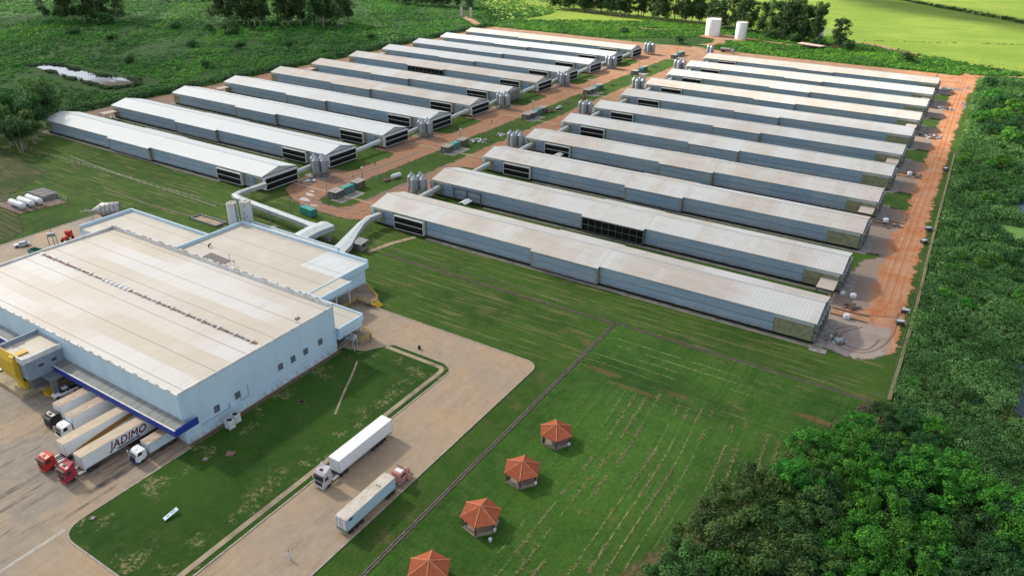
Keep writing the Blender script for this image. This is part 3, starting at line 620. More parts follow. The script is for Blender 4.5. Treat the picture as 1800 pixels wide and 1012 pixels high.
    if mid_open:
        bx(mb, m0, m1, -1.2, .1, .7, .85, 1); bx(mb, m0, m1, -1.2, .1, 3.25, 3.4, 1); bx(mb, m0, m1, -1.2, .1, 5.75, 6.0, 1)
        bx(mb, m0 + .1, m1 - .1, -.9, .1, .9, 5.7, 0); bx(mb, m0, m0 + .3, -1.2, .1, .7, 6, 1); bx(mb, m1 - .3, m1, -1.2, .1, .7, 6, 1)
        for i in range(1, 9): xx = m0 + (m1 - m0) * i / 9; bx(mb, xx, xx + .12, -1.15, -.85, .85, 5.8, 1)
        kids.append(P('middle_bay', mb.mesh('open_middle_bay', [M_pad, M_galv])))
    else:
        bx(mb, m0 + .05, m1 - .05, -1.2, .1, .8, 3.45); bx(mb, m0 + .05, m1 - .05, -1.22, .1, 3.55, 5.95); bx(mb, m0 + .05, m1 - .05, -1.1, .1, 3.4, 3.6, 1)
        bx(mb, m0 + .02, m0 + .9, -1.26, .1, .8, 5.95, 2); bx(mb, m1 - .9, m1 - .02, -1.26, .1, .8, 5.95, 2)
        kids.append(P('middle_bay', mb.mesh('middle_bay', [M_curt, M_curt_dark, M_conc2])))
    # gable end with pads (towards the service loop)
    g = MB(); pads = []
    def gx(a_, b2): return X(a_, b2)
    if not legs_end:
        c_ = gx(-1.5, .2); g.box(c_[0], c_[1], .1, WD - .1, .7, .95); g.box(c_[0], c_[1], .1, WD - .1, 3.3, 3.55); g.box(c_[0] - (0 if mir else .1), c_[1] + (.1 if mir else 0), 0, WD, 5.75, 6.2)
        for yy in (.1, WD - .45): g.box(c_[0], c_[1], yy, yy + .35, .7, 6.2)
        for i in range(1, 16): yy = .1 + (WD - .2) * i / 16; c3 = gx(-1.48, -1.38); g.box(c3[0], c3[1], yy, yy + .1, 5.45, 5.75); g.box(c3[0], c3[1], yy, yy + .1, 3.0, 3.25)
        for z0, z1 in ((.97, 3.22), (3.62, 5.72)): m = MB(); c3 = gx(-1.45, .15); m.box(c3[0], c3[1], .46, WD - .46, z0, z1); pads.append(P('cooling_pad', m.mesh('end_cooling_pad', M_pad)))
    else:
        for i in range(9):
            yy = .5 + i * 2.1
            for a_, b3 in ((0, 1.05), (1.05, 2.1)):
                c3 = gx(-1.0, -.9); g.tube((c3[0], yy + a_, .1 if a_ == 0 else 5.8), (c3[0], yy + b3, 5.8 if a_ == 0 else .1), .1, n=5)
        c_ = gx(-1.2, .2); g.box(c_[0], c_[1], .1, WD - .1, 5.8, 6.1); g.box(c_[0], c_[1], .1, WD - .1, 2.9, 3.05)
    kids.append(P('end_pad_frame', g.mesh('end_pad_frame', M_galv if legs_end else M_white), kids=pads))
    # far gable: exhaust fans in two tiers
    fm = MB(); c_ = gx(LN - .2, LN + 1.0); fm.box(c_[0], c_[1], .3, WD - .3, .7, .9, 0)
    for i in range(11):
        for z0 in (1.0, 3.6):
            yy = .5 + i * 1.58; c3 = gx(LN - .1, LN + .95 + .25 * (i % 2)); fm.box(c3[0], c3[1], yy, yy + 1.38, z0, z0 + 2.2, 0); c3 = gx(LN + 1.2 + .25 * (i % 2) - .15, LN + 1.21 + .25 * (i % 2) - .15)
            xx = LN + .97 + .25 * (i % 2); xx = LN - xx if mir else xx; fm.lathe([(.62, 0), (.6, .03)] if not mir else [(.62, 0), (.6, -.03)], 10, 1, (xx, yy + .69, z0 + 1.1), 'x')
    kids.append(P('exhaust_fans', fm.mesh('exhaust_fans', [M_galv, M_dark])))
    # footing apron
    ap = MB(); bx(ap, 26, LN + 3, -2.0, -.4, -.05, .10); ap2 = gx(LN + .3, LN + 4); ap.box(ap2[0], ap2[1], -.6 if even else 0, WD, -.05, .11)
    kids.append(P('footing', ap.mesh('footing', M_conc2)))
    if even:     # flat porch roof in front of the olive far end
        po = MB(); bx(po, LN - 5.4, LN - .2, -8.2, 0, 4.0, 4.18, 0)
        for xx in (LN - 5.2, LN - .6):
            for yy in (-8., -4.): bx(po, xx, xx + .2, yy, yy + .2, 0, 4, 1)
        kids.append(P('porch', po.mesh('porch', [plain('porch_sheet', (.47, .41, .35), .7), M_steel])))
    c_ = walls; return P('poultry_barn', None, kids=[walls] + kids)
BR = [barn_parts('R', e, False) for e in (False, True)]; BR2 = barn_parts('R', True, True, frame_only=True)
BL = [barn_parts('L', e, False) for e in (False, True)]; BL7 = barn_parts('L', False, True); BL6 = barn_parts('L', True, False, legs_end=True)
YR = [193.0 + .15, 230.1, 268.6, 305.9, 343.8, 381.2, 419.5, 457.2, 495.4, 533.5, 571.8]
YL = list(YR)
RCOL = [(.62, 0), (.45, 0), (.55, 0), (.6, 0), (.5, .15), (.5, .1), (.45, .25), (.8, .0), (.5, .1), (.5, .3), (.75, 0)]
LCOL = [(0, .9), (0, .95), (.1, .85), (.1, .55), (.7, 0), (.6, 0), (.75, 0), (.3, .4), (.1, .7), (.1, .8), (.8, 0)]
rnote = {0: 'browned ribbed roof', 1: 'open black middle bay and an empty steel frame'}
for i in range(11):
    pr = BR2 if i == 1 else BR[i % 2]
    lab = 'long blue-sided poultry barn, %s from the front in the right-hand row' % ORD[i]
    if i == 0: lab = 'nearest and largest barn of the right-hand row, facing the mown meadow'
    if i == 1: lab = 'right-hand barn, second from the front, with an open black middle bay'
    if i == 10: lab = 'farthest barn of the right-hand row, below the white tanks'
    put(pr, (-180, YR[i], 0), label=lab, cat='barn', group='poultry barns', color=(RCOL[i][0], RCOL[i][1], 0, 1))
    pl = BL7 if i == 6 else (BL6 if i == 5 else BL[i % 2])
    lab = 'long pale-roofed poultry barn, %s from the front in the left-hand row' % ORD[i]
    if i == 0: lab = 'nearest white-roofed barn of the left-hand row, behind the packing hall'
    if i == 6: lab = 'left-hand barn, seventh from the front, with an open black middle bay'
    if i == 10: lab = 'farthest barn of the left-hand row, beside the back dirt strip'
    put(pl, (-403.0, YL[i], 0), label=lab, cat='barn', group='poultry barns', color=(LCOL[i][0], LCOL[i][1], 0, 1))

# ------------------------------------------------------------------ conveyor galleries between neighbouring barns
def gallery(y0, y1, z0, z1, wd=1.7, leg=3):
    m = MB(); dz = (z1 - z0)
    prof = lambda z: [(-wd / 2, z), (wd / 2, z), (wd / 2, z + 1.3), (0, z + 1.65), (-wd / 2, z + 1.3)]
    n = 5; a = [(x, 0, z) for x, z in prof(z0)]; b_ = [(x, y1 - y0, z) for x, z in prof(z1)]
    m.add(a + b_, [tuple(range(5)), tuple(range(9, 4, -1))] + [(i, (i + 1) % 5, 5 + (i + 1) % 5, 5 + i) for i in range(5)])
    l = MB(); L_ = y1 - y0
    for k in range(leg):
        yy = L_ * (k + .6) / (leg + .2); zz = z0 + dz * yy / L_
        for x in (-.6, .6): l.box(x - .07, x + .07, yy - .07, yy + .07, 0, zz)
    return P('conveyor_gallery', None, kids=[P('housing', m.mesh('gallery_housing', M_pale)), P('trestle', l.mesh('gallery_trestle', M_galv))])
GL = gallery(0, 19.1, 2.6, 3.4); 
for i in range(10):
    put(GL, (-240.8 - .5, YL[i] + WD + .2, 0), label='pale enclosed egg conveyor linking the %s and %s barns of the left-hand row' % (ORD[i], ORD[i + 1]), cat='conveyor', group='conveyors between barns')
    put(GL, (-176.8, YR[i] + WD + .2, 0), label='pale enclosed egg conveyor linking the %s and %s barns of the right-hand row' % (ORD[i], ORD[i + 1]), cat='conveyor', group='conveyors between barns')

# ------------------------------------------------------------------ feed silos
def silo(r=1.35, h0=2.2, h1=6.4):
    b_ = MB(); b_.lathe([(.2, .9), (r, h0), (r, h1), (.35, h1 + 1.15), (.3, h1 + 1.35)], 20)
    for z in np.linspace(h0, h1, 6): b_.lathe([(r + .01, z - .05), (r + .05, z), (r + .01, z + .05)], 20)
    l = MB()
    for k in range(6):
        t = math.pi / 3 * k; l.tube((r * math.cos(t), r * math.sin(t), 0), (r * math.cos(t), r * math.sin(t), h0 + 1), .09, n=5)
        t2 = t + math.pi / 3; l.tube((r * math.cos(t), r * math.sin(t), .3), (r * math.cos(t2), r * math.sin(t2), h0), .05, n=4)
    hd = MB(); hd.lathe([(.32, h1 + 1.3), (.32, h1 + 1.5), (0.01, h1 + 1.62)], 10); hd.tube((0, 0, h1 + 1.4), (.9, -.6, h1 + .9), .09, n=6)
    ld = MB()
    for x in (-.25, .25): ld.box(x - .03, x + .03, -r - .2, -r - .14, .2, h1 + .3)
    for z in np.arange(.4, h1 + .3, .5): ld.box(-.25, .25, -r - .19, -r - .15, z, z + .04)
    lm = M_galv
    return P('feed_silo', None, kids=[P('tank', b_.mesh('silo_tank', M_silo, True), kids=[P('lid', hd.mesh('silo_lid', M_silo))]), P('leg_frame', l.mesh('silo_legs', lm)), P('ladder', ld.mesh('silo_ladder', M_galv))])
def m_silo():
    s = NT('silo_steel'); p = s.obj(); c = s.mix(s.ramp(s.noise(s.map(p, (1, 1, .2)), 2, 4), .35, .7), (.36, .40, .43), (.24, .28, .31))
    q = s.xyz(p); c = s.mix(s.math('MULTIPLY', s.line(q[2], .86, .06), .5), c, (.18, .2, .22)); return s.bsdf(c, .45, .35, .5)
M_silo = m_silo(); SILO = silo()
spots = [('west', (-237.6, 221.6)), ('east', (-186.3, 226.2))]
quad = [(-1.9, -.3), (.7, -1.9), (3.0, -.2), (.3, 1.7)]; qn = ['left', 'nearest', 'right', 'rearmost']
for i in range(6):
    for s_, (sx, sy_) in spots:
        if s_ == 'east' and i == 5: pos = (-190.5, 619.5)
        elif s_ == 'east': pos = (sx - .9 * i * .8, sy_ + 78.6 * i)
        else: pos = (sx, sy_ + 75.7 * i)
        for k, (dx, dy) in enumerate(quad):
            if i == 5 and k > 1 and s_ == 'east': continue
            nm = 'second fourth sixth eighth tenth'.split()[i] if i < 5 else 'farthest'
            put(SILO, (pos[0] + dx * 1.25 + .8, pos[1] + dy * 1.25, .06), rot=k * .7, label='galvanised feed silo, %s of its cluster beside the %s barn of the %s row' % (qn[k], nm, 'left-hand' if s_ == 'west' else 'right-hand'), cat='silo', group='feed silos', scale=1.2)
        if i < 5: slab('concrete_pad', rnd_poly([(pos[0] - 5, pos[1] - 4), (pos[0] + 7, pos[1] - 4), (pos[0] + 7, pos[1] + 3.5), (pos[0] - 5, pos[1] + 3.5)], 1), M_conc2, -.1, .1)
# paths crossing the loop at each silo group
for i in range(7): slab('path', [(-240, 207.6 + 75.6 * i), (-182, 207.6 + 75.6 * i), (-182, 208.8 + 75.6 * i), (-240, 208.8 + 75.6 * i)] if i < 6 else [(-230, 649), (-229, 649), (-229, 650), (-230, 650)], M_path, 0, .09)
# ------------------------------------------------------------------ packing hall and annexes
def m_hall_roof():
    """ribbed metal roof, ribs along Y, sheet courses along X; rows of older tan sheets and newer white ones"""
    s = NT('hall_roof'); p = s.pos(); q = s.xyz(p)
    row = s.math('FLOOR', s.math('DIVIDE', s.math('SUBTRACT', q[1], 70.2), 8.55))
    wx = s.math('ADD', q[0], s.math('MULTIPLY', s.noise(s.comb(0., row, 0.), 3.7, 1), 90))
    blk = s.math('ADD', s.math('MULTIPLY', s.noise(s.comb(s.math('MULTIPLY', wx, .018), s.math('MULTIPLY', row, 3.3), 0.), 1., 1, .5), .8), s.math('MULTIPLY', s.math('FRACT', s.math('MULTIPLY', row, .5)), .22))
    tan_ = s.ramp(blk, .38, .56)
    c = s.mix(tan_, (.58, .57, .54), (.50, .45, .36))
    far = s.ramp(q[1], 119.4, 119.8); c = s.mix(s.math('MULTIPLY', far, .8), c, (.46, .43, .355))
    nw = boxm(s, q, -163, -146, 140, 154, .3); c = s.mix(nw, c, (.56, .60, .61))
    c = s.mix(s.ramp(s.noise(s.map(p, (.6, .12, 1)), .7, 5, .65), .4, .75, 0, .35), c, (.44, .36, .29))
    c = s.mix(s.ramp(s.noise(p, .12, 4, .6), .45, .7, 0, .35), c, (.60, .56, .50))
    c = s.mix(s.math('MULTIPLY', s.line(q[0], 1.0, .12), .5), c, (.30, .27, .24))
    c = s.mix(s.math('MULTIPLY', s.line(s.math('SUBTRACT', q[1], 74.47), 8.55, .26), .7), c, (.22, .16, .13))
    return s.bsdf(c, .55, .0, .4, s.bump(s.line(q[0], 1.0, .12), .25, .08))
def m_hall_wall():
    s = NT('hall_panel_wall'); p = s.pos(); q = s.xyz(p)
    c = s.mix(s.ramp(s.noise(s.map(p, (.3, .3, .06)), 1, 4), .35, .7), (.52, .68, .78), (.46, .62, .74))
    v = s.line(s.math('ADD', q[0], q[1]), 1.15, .05); c = s.mix(s.math('MULTIPLY', v, .22), c, (.3, .38, .44))
    c = s.mix(s.math('MULTIPLY', s.ramp(q[2], 1.6, 0), s.ramp(s.noise(s.map(p, (.8, .8, .3)), 1.2, 4), .35, .7)), c, (.36, .31, .26))
    c = s.mix(s.ramp(s.noise(s.map(p, (1.8, 1.8, .06)), 1.2, 4, .7), .58, .8, 0, .35), c, (.44, .45, .44))
    return s.bsdf(c, .5, 0, .4)
M_hroof, M_hwall = m_hall_roof(), m_hall_wall()
def m_canopy():
    s = NT('weathered_canopy'); p = s.pos(); q = s.xyz(p); c = s.mix(s.ramp(s.noise(s.map(p, (.9, .12, 1), (0, 0, R(-12))), 1.0, 5, .7), .35, .68), (.27, .28, .265), (.175, .18, .175))
    c = s.mix(s.math('MULTIPLY', s.line(q[0], .9, .08), .25), c, (.1, .1, .1)); return s.bsdf(c, .7, 0, .3)
M_can = m_canopy(); M_blue = plain('royal_blue_fascia', (.018, .045, .30), .5, dirt=.08); M_yel = plain('yellow_paint', (.60, .40, .02), .5, dirt=.12)
M_shade = plain('mid_grey_steel', (.16, .175, .19), .6); M_rust = plain('rusty_flashing', (.26, .13, .09), .85, dirt=.3)
M_trim = plain('white_trim', (.68, .70, .69), .5, dirt=.2, scale=.5); M_tower = plain('blue_grey_cladding', (.24, .30, .37), .6, dirt=.15)
M_glass = NT('dark_glass').bsdf((.02, .025, .03), .12, 0, .6); M_black = plain('black_plastic', (.02, .02, .022), .5); M_rubber = plain('tyre_rubber', (.022, .022, .023), .85, dirt=.3)
x0, x1, y0, y1 = -225.6, -128.4, 72.4, 119.6
w_ = MB(); w_.box(x0 + .002, x1 - .002, y0 + 1.4, y1 - .002, 0, 5.199); w_.box(x0, x1, y0, y1, 5.2, 12.75); w_.box(x1 - 3.2, x1, y0, y0 + 1.398, 0, 5.198)
hw = P('wall', w_.mesh('hall_wall', M_hwall))
r_ = MB(); r_.extr([(y0 + .35, 12.76), ((y0 + y1) / 2, 12.76), (y1 - .3, 12.76), (y1 - .3, 12.8), ((y0 + y1) / 2 - .4, 13.25), (y0 + .35, 12.98)], x0 + .3, x1 - .3, 'x')
par = MB(); par.box(x0, x1, y0, y0 + .34, 12.75, 13.05); par.box(x1 - .3, x1, y0 + .34, y1 - .3, 12.75, 13.3); par.box(x0 - .1, x1, y1 - .3, y1 + .1, 12.75, 14.1); par.box(x0 - .1, x0 + .32, y0 + .34, y1 - .3, 12.75, 13.7)
fl = MB(); rs = random.Random(4)
x = x0 + 2
while x < x1 - 3:
    l = rs.uniform(.5, 2.6); fl.box(x, x + l, y1 - .28 + rs.uniform(-.02, .02), y1 + .02, 14.1, 14.14 + rs.uniform(0, .04)); x += l + rs.uniform(.5, 4)
x = x0 + 20
fl2 = MB()
while x < x1 - 2:
    l = rs.uniform(.3, 1.6); fl2.box(x, x + l, y0 + .05, y0 + .3, 13.05, 13.09); x += l + rs.uniform(.6, 3.5)
rg = MB(); rg.box(x0 + 1, x1 - 2.2, 95.45, 96.5, 13.22, 13.42)
rv = MB()
for k in range(46):
    xa = x0 + 3 + k * 2.02
    if 14 < k < 21: rv.box(xa, xa + .35, 95.1, 96.8, 13.43, 13.55, 0); continue
    rv.box(xa, xa + rs.uniform(1.0, 1.9), 95.5 + rs.uniform(-.1, .1), 95.95 + rs.uniform(-.1, .1), 13.43, 13.5 + rs.uniform(0, .1), 1)
    if k % 3 == 0: rv.box(xa - .3, xa, 95.1, 96.8, 13.43, 13.58, 0)
wins = []
for k, (yy, zz) in enumerate([(81.0, 3.4), (86.9, 3.6), (100.2, 4.2), (104.3, 4.2), (108.6, 4.2), (113.8, 4.4)]):
    m = MB(); m.box(x1 + .005, x1 + .10, yy - .75, yy + .75, zz, zz + 1.75, 0); lv = MB()
    for j in range(9): lv.box(x1 + .10, x1 + .15, yy - .65, yy + .65, zz + .12 + j * .18, zz + .2 + j * .18)
    wins.append(P('window', m.mesh('louvre_frame', M_shade), kids=[P('louvre', lv.mesh('louvre_blades', plain('louvre_grey', (.12, .15, .19), .5) if k == 0 else bpy.data.materials['louvre_grey']))]))
pl = MB(); pl.box(x1, x1 + .12, y0 + 2, y1 - .5, 2.55, 2.62); pl.box(x1 + .0, x1 + .5, y0 + .2, y1 - .4, 0, .3)
pipe = MB(); pipe.tube((x1 + .25, 76.5, 2.7), (x1 + .25, 84.2, 2.7), .06, n=6); pipe.tube((x1 + .25, 84.2, 2.7), (x1 + .25, 84.2, 3.9), .06, n=6); pipe.tube((x1 + .25, 87.5, 2.7), (x1 + .25, 89.8, 2.7), .05, n=6); pipe.tube((x1 + .25, 89.8, 2.7), (x1 + .25, 89.8, 5.9), .05, n=6); pipe.tube((x1 + .25, 87.5, 2.7), (x1 + .25, 87.5, 5.6), .05, n=6)
# dock doors
dd = []
for k, xx in enumerate(np.arange(-176, -131, 6.85)):
    m = MB(); m.box(xx, xx + 3.2, y0 + 1.25, y0 + 1.395, 1.2, 4.6); m.box(xx - .3, xx + 3.5, y0 + 1.05, y0 + 1.25, 1.0, 1.25, 1)
    dd.append(P('dock_door', m.mesh('dock_door', [M_shade, M_black])))
put(P('packing_hall', None, kids=[hw, P('roof', r_.mesh('hall_roof_mesh', M_hroof), kids=[P('roof_vent', rg.mesh('ridge_gutter', M_galv)), P('flashing', rv.mesh('ridge_flashing', [M_trim, M_rust]))]),
    P('parapet', par.mesh('hall_parapet', M_trim), kids=[P('rust_stain', fl.mesh('parapet_rust', M_rust)), P('rust_stain', fl2.mesh('edge_rust', M_shade))]), P('plinth', pl.mesh('hall_plinth', M_hwall)), P('pipe', pipe.mesh('wall_pipe', M_shade))] + wins + dd),
    label='large white flat-roofed packing hall with louvred side wall and loading dock', cat='warehouse')
# canopy over the dock
def canopy(xa, xb, label):
    m = MB(); m.extr([(69.35, 6.05), (y0 - .02, 6.35), (y0 - .02, 6.5), (69.35, 6.2)], xa + .25, xb - .3, 'x')
    f = MB(); f.box(xa, xb, 69.05, 69.34, 4.75, 6.35); f.box(xb - .3, xb, 69.34, 75.0 if xb > -130 else y0 - .02, 4.75, 6.5)
    t = MB(); t.box(xa, xb + .02, 69.03, 69.36, 6.36, 6.44)
    br = MB()
    for xx in np.arange(xa + 3, xb - 1, 6.85): br.tube((xx, y0 - .05, 5.0), (xx, 69.6, 5.9), .09, n=5)
    put(P('dock_canopy', None, kids=[P('roof', m.mesh('canopy_roof', M_can)), P('fascia', f.mesh('canopy_fascia', M_blue), kids=[P('trim', t.mesh('canopy_trim', M_trim))]), P('bracket', br.mesh('canopy_brackets', M_shade))]), label=label, cat='canopy')
canopy(-173.4, -126.6, 'grey weathered canopy with royal blue fascia above the docked lorries')
canopy(-228, -184.6, 'second blue-edged dock canopy, left of the yellow-fronted tower')
# office tower with yellow front
t = MB(); t.box(-183.6, -173.5, 63.4, y0 - .02, 5.0, 10.6); t.box(-182.5, -175.5, 64.4, y0 - .02, 1.2, 5.0, 1); t.box(-174.6, -169.6, 66.2, y0 - .02, 4.5, 5.0, 1); t.box(-170.4, -169.6, 66.2, 67.4, 0, 4.5, 1)
tp = MB(); tp.box(-183.9, -173.2, 63.1, 63.4, 9.6, 11.3); tp.box(-173.5, -173.2, 63.4, y0, 9.9, 11.2); tp.box(-183.9, -183.3, 63.4, y0, 9.9, 11.8, 1); tp.box(-183.3, -173.5, y0 - .4, y0 - .05, 10.6, 11.3, 1)
tr = MB(); tr.box(-183.3, -173.5, 63.4, y0 - .4, 10.6, 10.7)
yf = MB(); yf.extr([(63.05, 11.4), (62.2, 9.6), (62.0, 6.2), (63.0, 3.4), (63.3, 3.4), (63.3, 11.4)], -184.0, -176.4, 'x'); yf.box(-180.6, -177.3, 63.3, 64.38, 1.2, 3.4); yf.box(-178.2, -176.4, 62.4, 66.2, 10.75, 11.05)
wn = [P('window', MB().box(-173.48, -173.40, yy, yy + 1.2, 7.6, 8.1).mesh('slot_window', M_black)) for yy in (66.2, 69.3)]
wn.append(P('window', MB().box(-181.6, -181.3, 65, 68, 10.7, 10.78).mesh('roof_slot', M_shade)))
put(P('office_tower', None, kids=[P('wall', t.mesh('tower_wall', [M_tower, M_shade])), P('parapet', tp.mesh('tower_parapet', [M_trim, M_tower])), P('roof', tr.mesh('tower_roof', M_hroof)), P('front_panel', yf.mesh('yellow_front', M_yel))] + wn),
    label='small blue-grey office tower with folded yellow front over the dock', cat='building')
slab('platform', [(-195, 61.6), (-175.4, 61.6), (-175.4, 66), (-173.6, 66), (-173.6, 72.3), (-195, 72.3)], plain('yellowed_concrete', (.40, .33, .21), .8, dirt=.3, scale=.3), 0, 1.25, 'raised yellowish concrete loading platform below the tower')
st = MB()
for k in range(6): st.box(-173.4 + k * .42, -172.98 + k * .42, 65.4, 67.4, 0, 1.05 - k * .19)
put(P('dock_steps', st.mesh('dock_steps', M_yel)), label='short yellow steps down from the loading platform', cat='steps')

# annexes at the back, with their raised edge walls
def block(name, xa, xb, ya, yb, zr, par_sides, label, wallz=0., ph=1.15, oh=.9, cat='building', extra=()):
    m = MB(); m.box(xa + oh * ('w' in par_sides), xb - oh * ('e' in par_sides), ya + oh * ('s' in par_sides), yb - oh * ('n' in par_sides), wallz, zr - .02)
    r = MB(); r.box(xa + .3 * ('w' in par_sides), xb - .3 * ('e' in par_sides), ya + .3 * ('s' in par_sides), yb - .3 * ('n' in par_sides), zr - .018, zr + .1)
    q = MB(); e = .42; lo = zr - 1.6
    if 'n' in par_sides: q.box(xa, xb, yb - e, yb, lo, zr + ph)
    if 's' in par_sides: q.box(xa, xb, ya, ya + e, lo, zr + ph * .3)
    if 'e' in par_sides: q.box(xb - e, xb, ya + e * ('s' in par_sides), yb - e * ('n' in par_sides), lo, zr + ph * .35)
    if 'w' in par_sides: q.box(xa, xa + e, ya + e * ('s' in par_sides), yb - e * ('n' in par_sides), lo, zr + ph)
    return put(P(name, None, kids=[P('wall', m.mesh(name + '_wall', M_hwall)), P('roof', r.mesh(name + '_roof', M_hroof)), P('parapet', q.mesh(name + '_parapet', M_hwall))] + list(extra)), label=label, cat=cat)
block('annex', -247, -204.6, y1 + .12, 139.2, 7.7, 'nw', 'tan-roofed annex behind the left part of the packing hall')
block('annex', -204.55, -146.6, y1 + .12, 153.2, 7.65, 'nwe', 'long tan-roofed annex behind the packing hall, white sheets at its right end', extra=(P('door', MB().box(-147.48, -147.40, 141.8, 142.9, 5.3, 6.4).mesh('wall_vent', M_black)),))
block('loading_wing', -150, -141.6, 127.6, 140.4, 7.75, 'es', 'roofed loading wing on white posts between hall and road', wallz=6.2, oh=.3,
      extra=[P('post', MB().box(x_, x_ + .35, y_, y_ + .35, 0, 6.19).mesh('wing_post', M_white)) for x_, y_ in ((-142.1, 138.9), (-142.1, 128.2), (-142.1, 133.5))])
block('loading_wing', -165, -127.3, y1 + .12, 129.2, 6.4, 'ne', 'lower flat wing on white posts at the hall corner above the outside stair', wallz=3.0, oh=.3, ph=.5,
      extra=[P('post', MB().box(x_, x_ + .3, y_, y_ + .3, 0, 2.99).mesh('wing_post2', M_white)) for x_, y_ in ((-128.2, 128.3), (-134, 128.4), (-140, 128.4))])
block('annex', -203.8, -163.4, 153.3, 157.9, 6.6, 'nwe', 'narrow white-roofed lean-to along the back of the annex', ph=.45, oh=.3)
slab('platform', [(-160, 129.3), (-141.7, 129.3), (-141.7, 142.0), (-136.5, 142.0), (-136.5, 146), (-146, 151), (-147.3, 151), (-147.3, 141), (-160, 141)], plain('platform_concrete', (.28, .22, .16), .85, dirt=.3, scale=.3), 0, 1.2, 'raised loading platform with yellow edge beneath the roofed wing')
slab('platform', [(-141, 129.35), (-124.8, 129.35), (-123.2, 127.2), (-124.6, 124.2), (-141, 121)], bpy.data.materials['platform_concrete'], 0, 1.1, 'raised loading ramp below the lower flat wing')
def railing(pts, z, h, mat, post=1.6, name='railing', label='', r=.05, zs=None):
    m = MB(); ps = MB()
    for (a, b_), k in zip(zip(pts[:-1], pts[1:]), range(99)):
        za, zb = (z, z) if zs is None else (zs[k], zs[k + 1]); a3, b3 = Vector((*a, za)), Vector((*b_, zb)); L_ = (b3 - a3).length; n = max(1, int(L_ / post))
        for hh in (h, h * .55): m.tube(a3 + Vector((0, 0, hh)), b3 + Vector((0, 0, hh)), r, n=4)
        for j in range(n + 1): c_ = a3.lerp(b3, j / n); ps.box(c_.x - r, c_.x + r, c_.y - r, c_.y + r, c_.z, c_.z + h)
    return put(P(name, None, kids=[P('rail', m.mesh(name + '_rail', mat)), P('post', ps.mesh(name + '_post', mat))]), label=label, cat=name.replace('_', ' '))
railing([(-141.6, 129.6), (-141.6, 142), (-136.6, 142.1), (-136.6, 145.8), (-145.5, 150.6)], 1.2, 1.1, M_yel, label='yellow guard rail around the loading platform under the roofed wing', r=.07)
railing([(-130, 129.2), (-124.9, 129.2), (-123.4, 127.2), (-124.6, 124.5)], 1.1, 1.2, M_yel, label='yellow guard rail at the ramp near the outside stair', r=.08, post=.9)
sr = MB()
for k in range(7): sr.box(-136.4 + .1, -134.9, 142.2 + k * .0, 142.3 + .4 * 1, 1.0, 1.2) if k == 0 else sr.box(-136.4 + k * .3, -136.1 + k * .3, 143.0, 145.2, 0, 1.2 - k * .16)
put(P('dock_steps', sr.mesh('dock_steps2', M_yel)), label='yellow steps at the end of the railed platform by the grass', cat='steps')
# white outside stair
s_ = MB(); s_.box(-127.2, -123.4, 120.9, 122.3, 3.35, 3.45); l_ = MB()
for k in range(12): s_.box(-126.9, -125.7, 120.7 - k * .02 - .1, 120.8, 0.0, .001) if False else s_.box(-124.9 - .27 * k, -124.6 - .27 * k, 119.9, 120.85, 3.1 - .27 * k, 3.16 - .27 * k)
for yy in (119.88, 120.86): l_.tube((-124.6, yy, 3.3), (-128.0, yy, .0), .07, n=4); l_.tube((-124.6, yy, 4.4), (-128.0, yy, 1.1), .05, n=4)
for (xx, yy) in ((-127.1, 121), (-123.5, 121), (-123.5, 122.2), (-125.3, 122.2)): l_.tube((xx, yy, 0 if xx > -127 else 3.3), (xx, yy, 4.5), .06, n=4)
for a, b_ in (((-127.1, 122.25), (-123.5, 122.25)), ((-123.5, 122.25), (-123.5, 121))):
    for zz in (4.0, 4.5): l_.tube((*a, zz), (*b_, zz), .05, n=4)
put(P('outside_stair', None, kids=[P('tread', s_.mesh('stair_treads', M_shade)), P('railing', l_.mesh('stair_railing', M_white))]), label='white steel outside stair at the right corner of the packing hall', cat='stair')
# grey sunshade on the annex roof
m = MB(); m.add([(-188.9, 122.9, 9.9), (-178.6, 122.6, 9.9), (-178.4, 127.4, 10.4), (-188.4, 127.9, 10.4), (-188.9, 122.9, 9.8), (-178.6, 122.6, 9.8), (-178.4, 127.4, 10.3), (-188.4, 127.9, 10.3)], [(0, 1, 2, 3), (7, 6, 5, 4), (0, 4, 5, 1), (1, 5, 6, 2), (2, 6, 7, 3), (3, 7, 4, 0)])
l = MB()
for xx, yy, zz in ((-188.5, 123.2, 9.8), (-179, 122.9, 9.8), (-178.8, 127.1, 10.3), (-188.1, 127.6, 10.3)): l.tube((xx, yy, 7.76), (xx, yy, zz), .07, n=5)
put(P('sunshade', None, kids=[P('panel', m.mesh('sunshade_panel', plain('slate_sheet', (.135, .125, .125), .7))), P('post', l.mesh('sunshade_posts', M_galv))]), label='grey sloping sheet on thin posts above the annex roof', cat='sunshade')
for k, (xx, yy) in enumerate(((-184.2, 131.0), (-179.8, 129.2))):
    m = MB(); m.tube((xx, yy, 7.76), (xx, yy, 9.3), .07, n=6); h = MB(); h.lathe([(.3, 9.2), (.35, 9.35), (.2, 9.6), (.01, 9.7)], 10, 0, (xx, yy, 0)); put(P('roof_vent_pipe', None, kids=[P('pipe', m.mesh('vent_pipe', M_galv)), P('cap', h.mesh('vent_cap', M_white))]), label='thin white-capped vent pipe on the annex roof, %s the grey sunshade' % ('behind' if k == 0 else 'right of'), cat='vent')
# floodlight on the roof edge
m = MB(); m.tube((-129.3, 108.2, 13.3), (-129.3, 108.2, 14.6), .06, n=5); h = MB().box(-129.7, -128.9, 107.6, 108.8, 14.5, 14.9)
put(P('floodlight', None, kids=[P('stand', m.mesh('flood_stand', M_shade)), P('lamp_head', h.mesh('flood_head', M_shade))]), label='small floodlight on the right roof edge of the packing hall', cat='lamp')
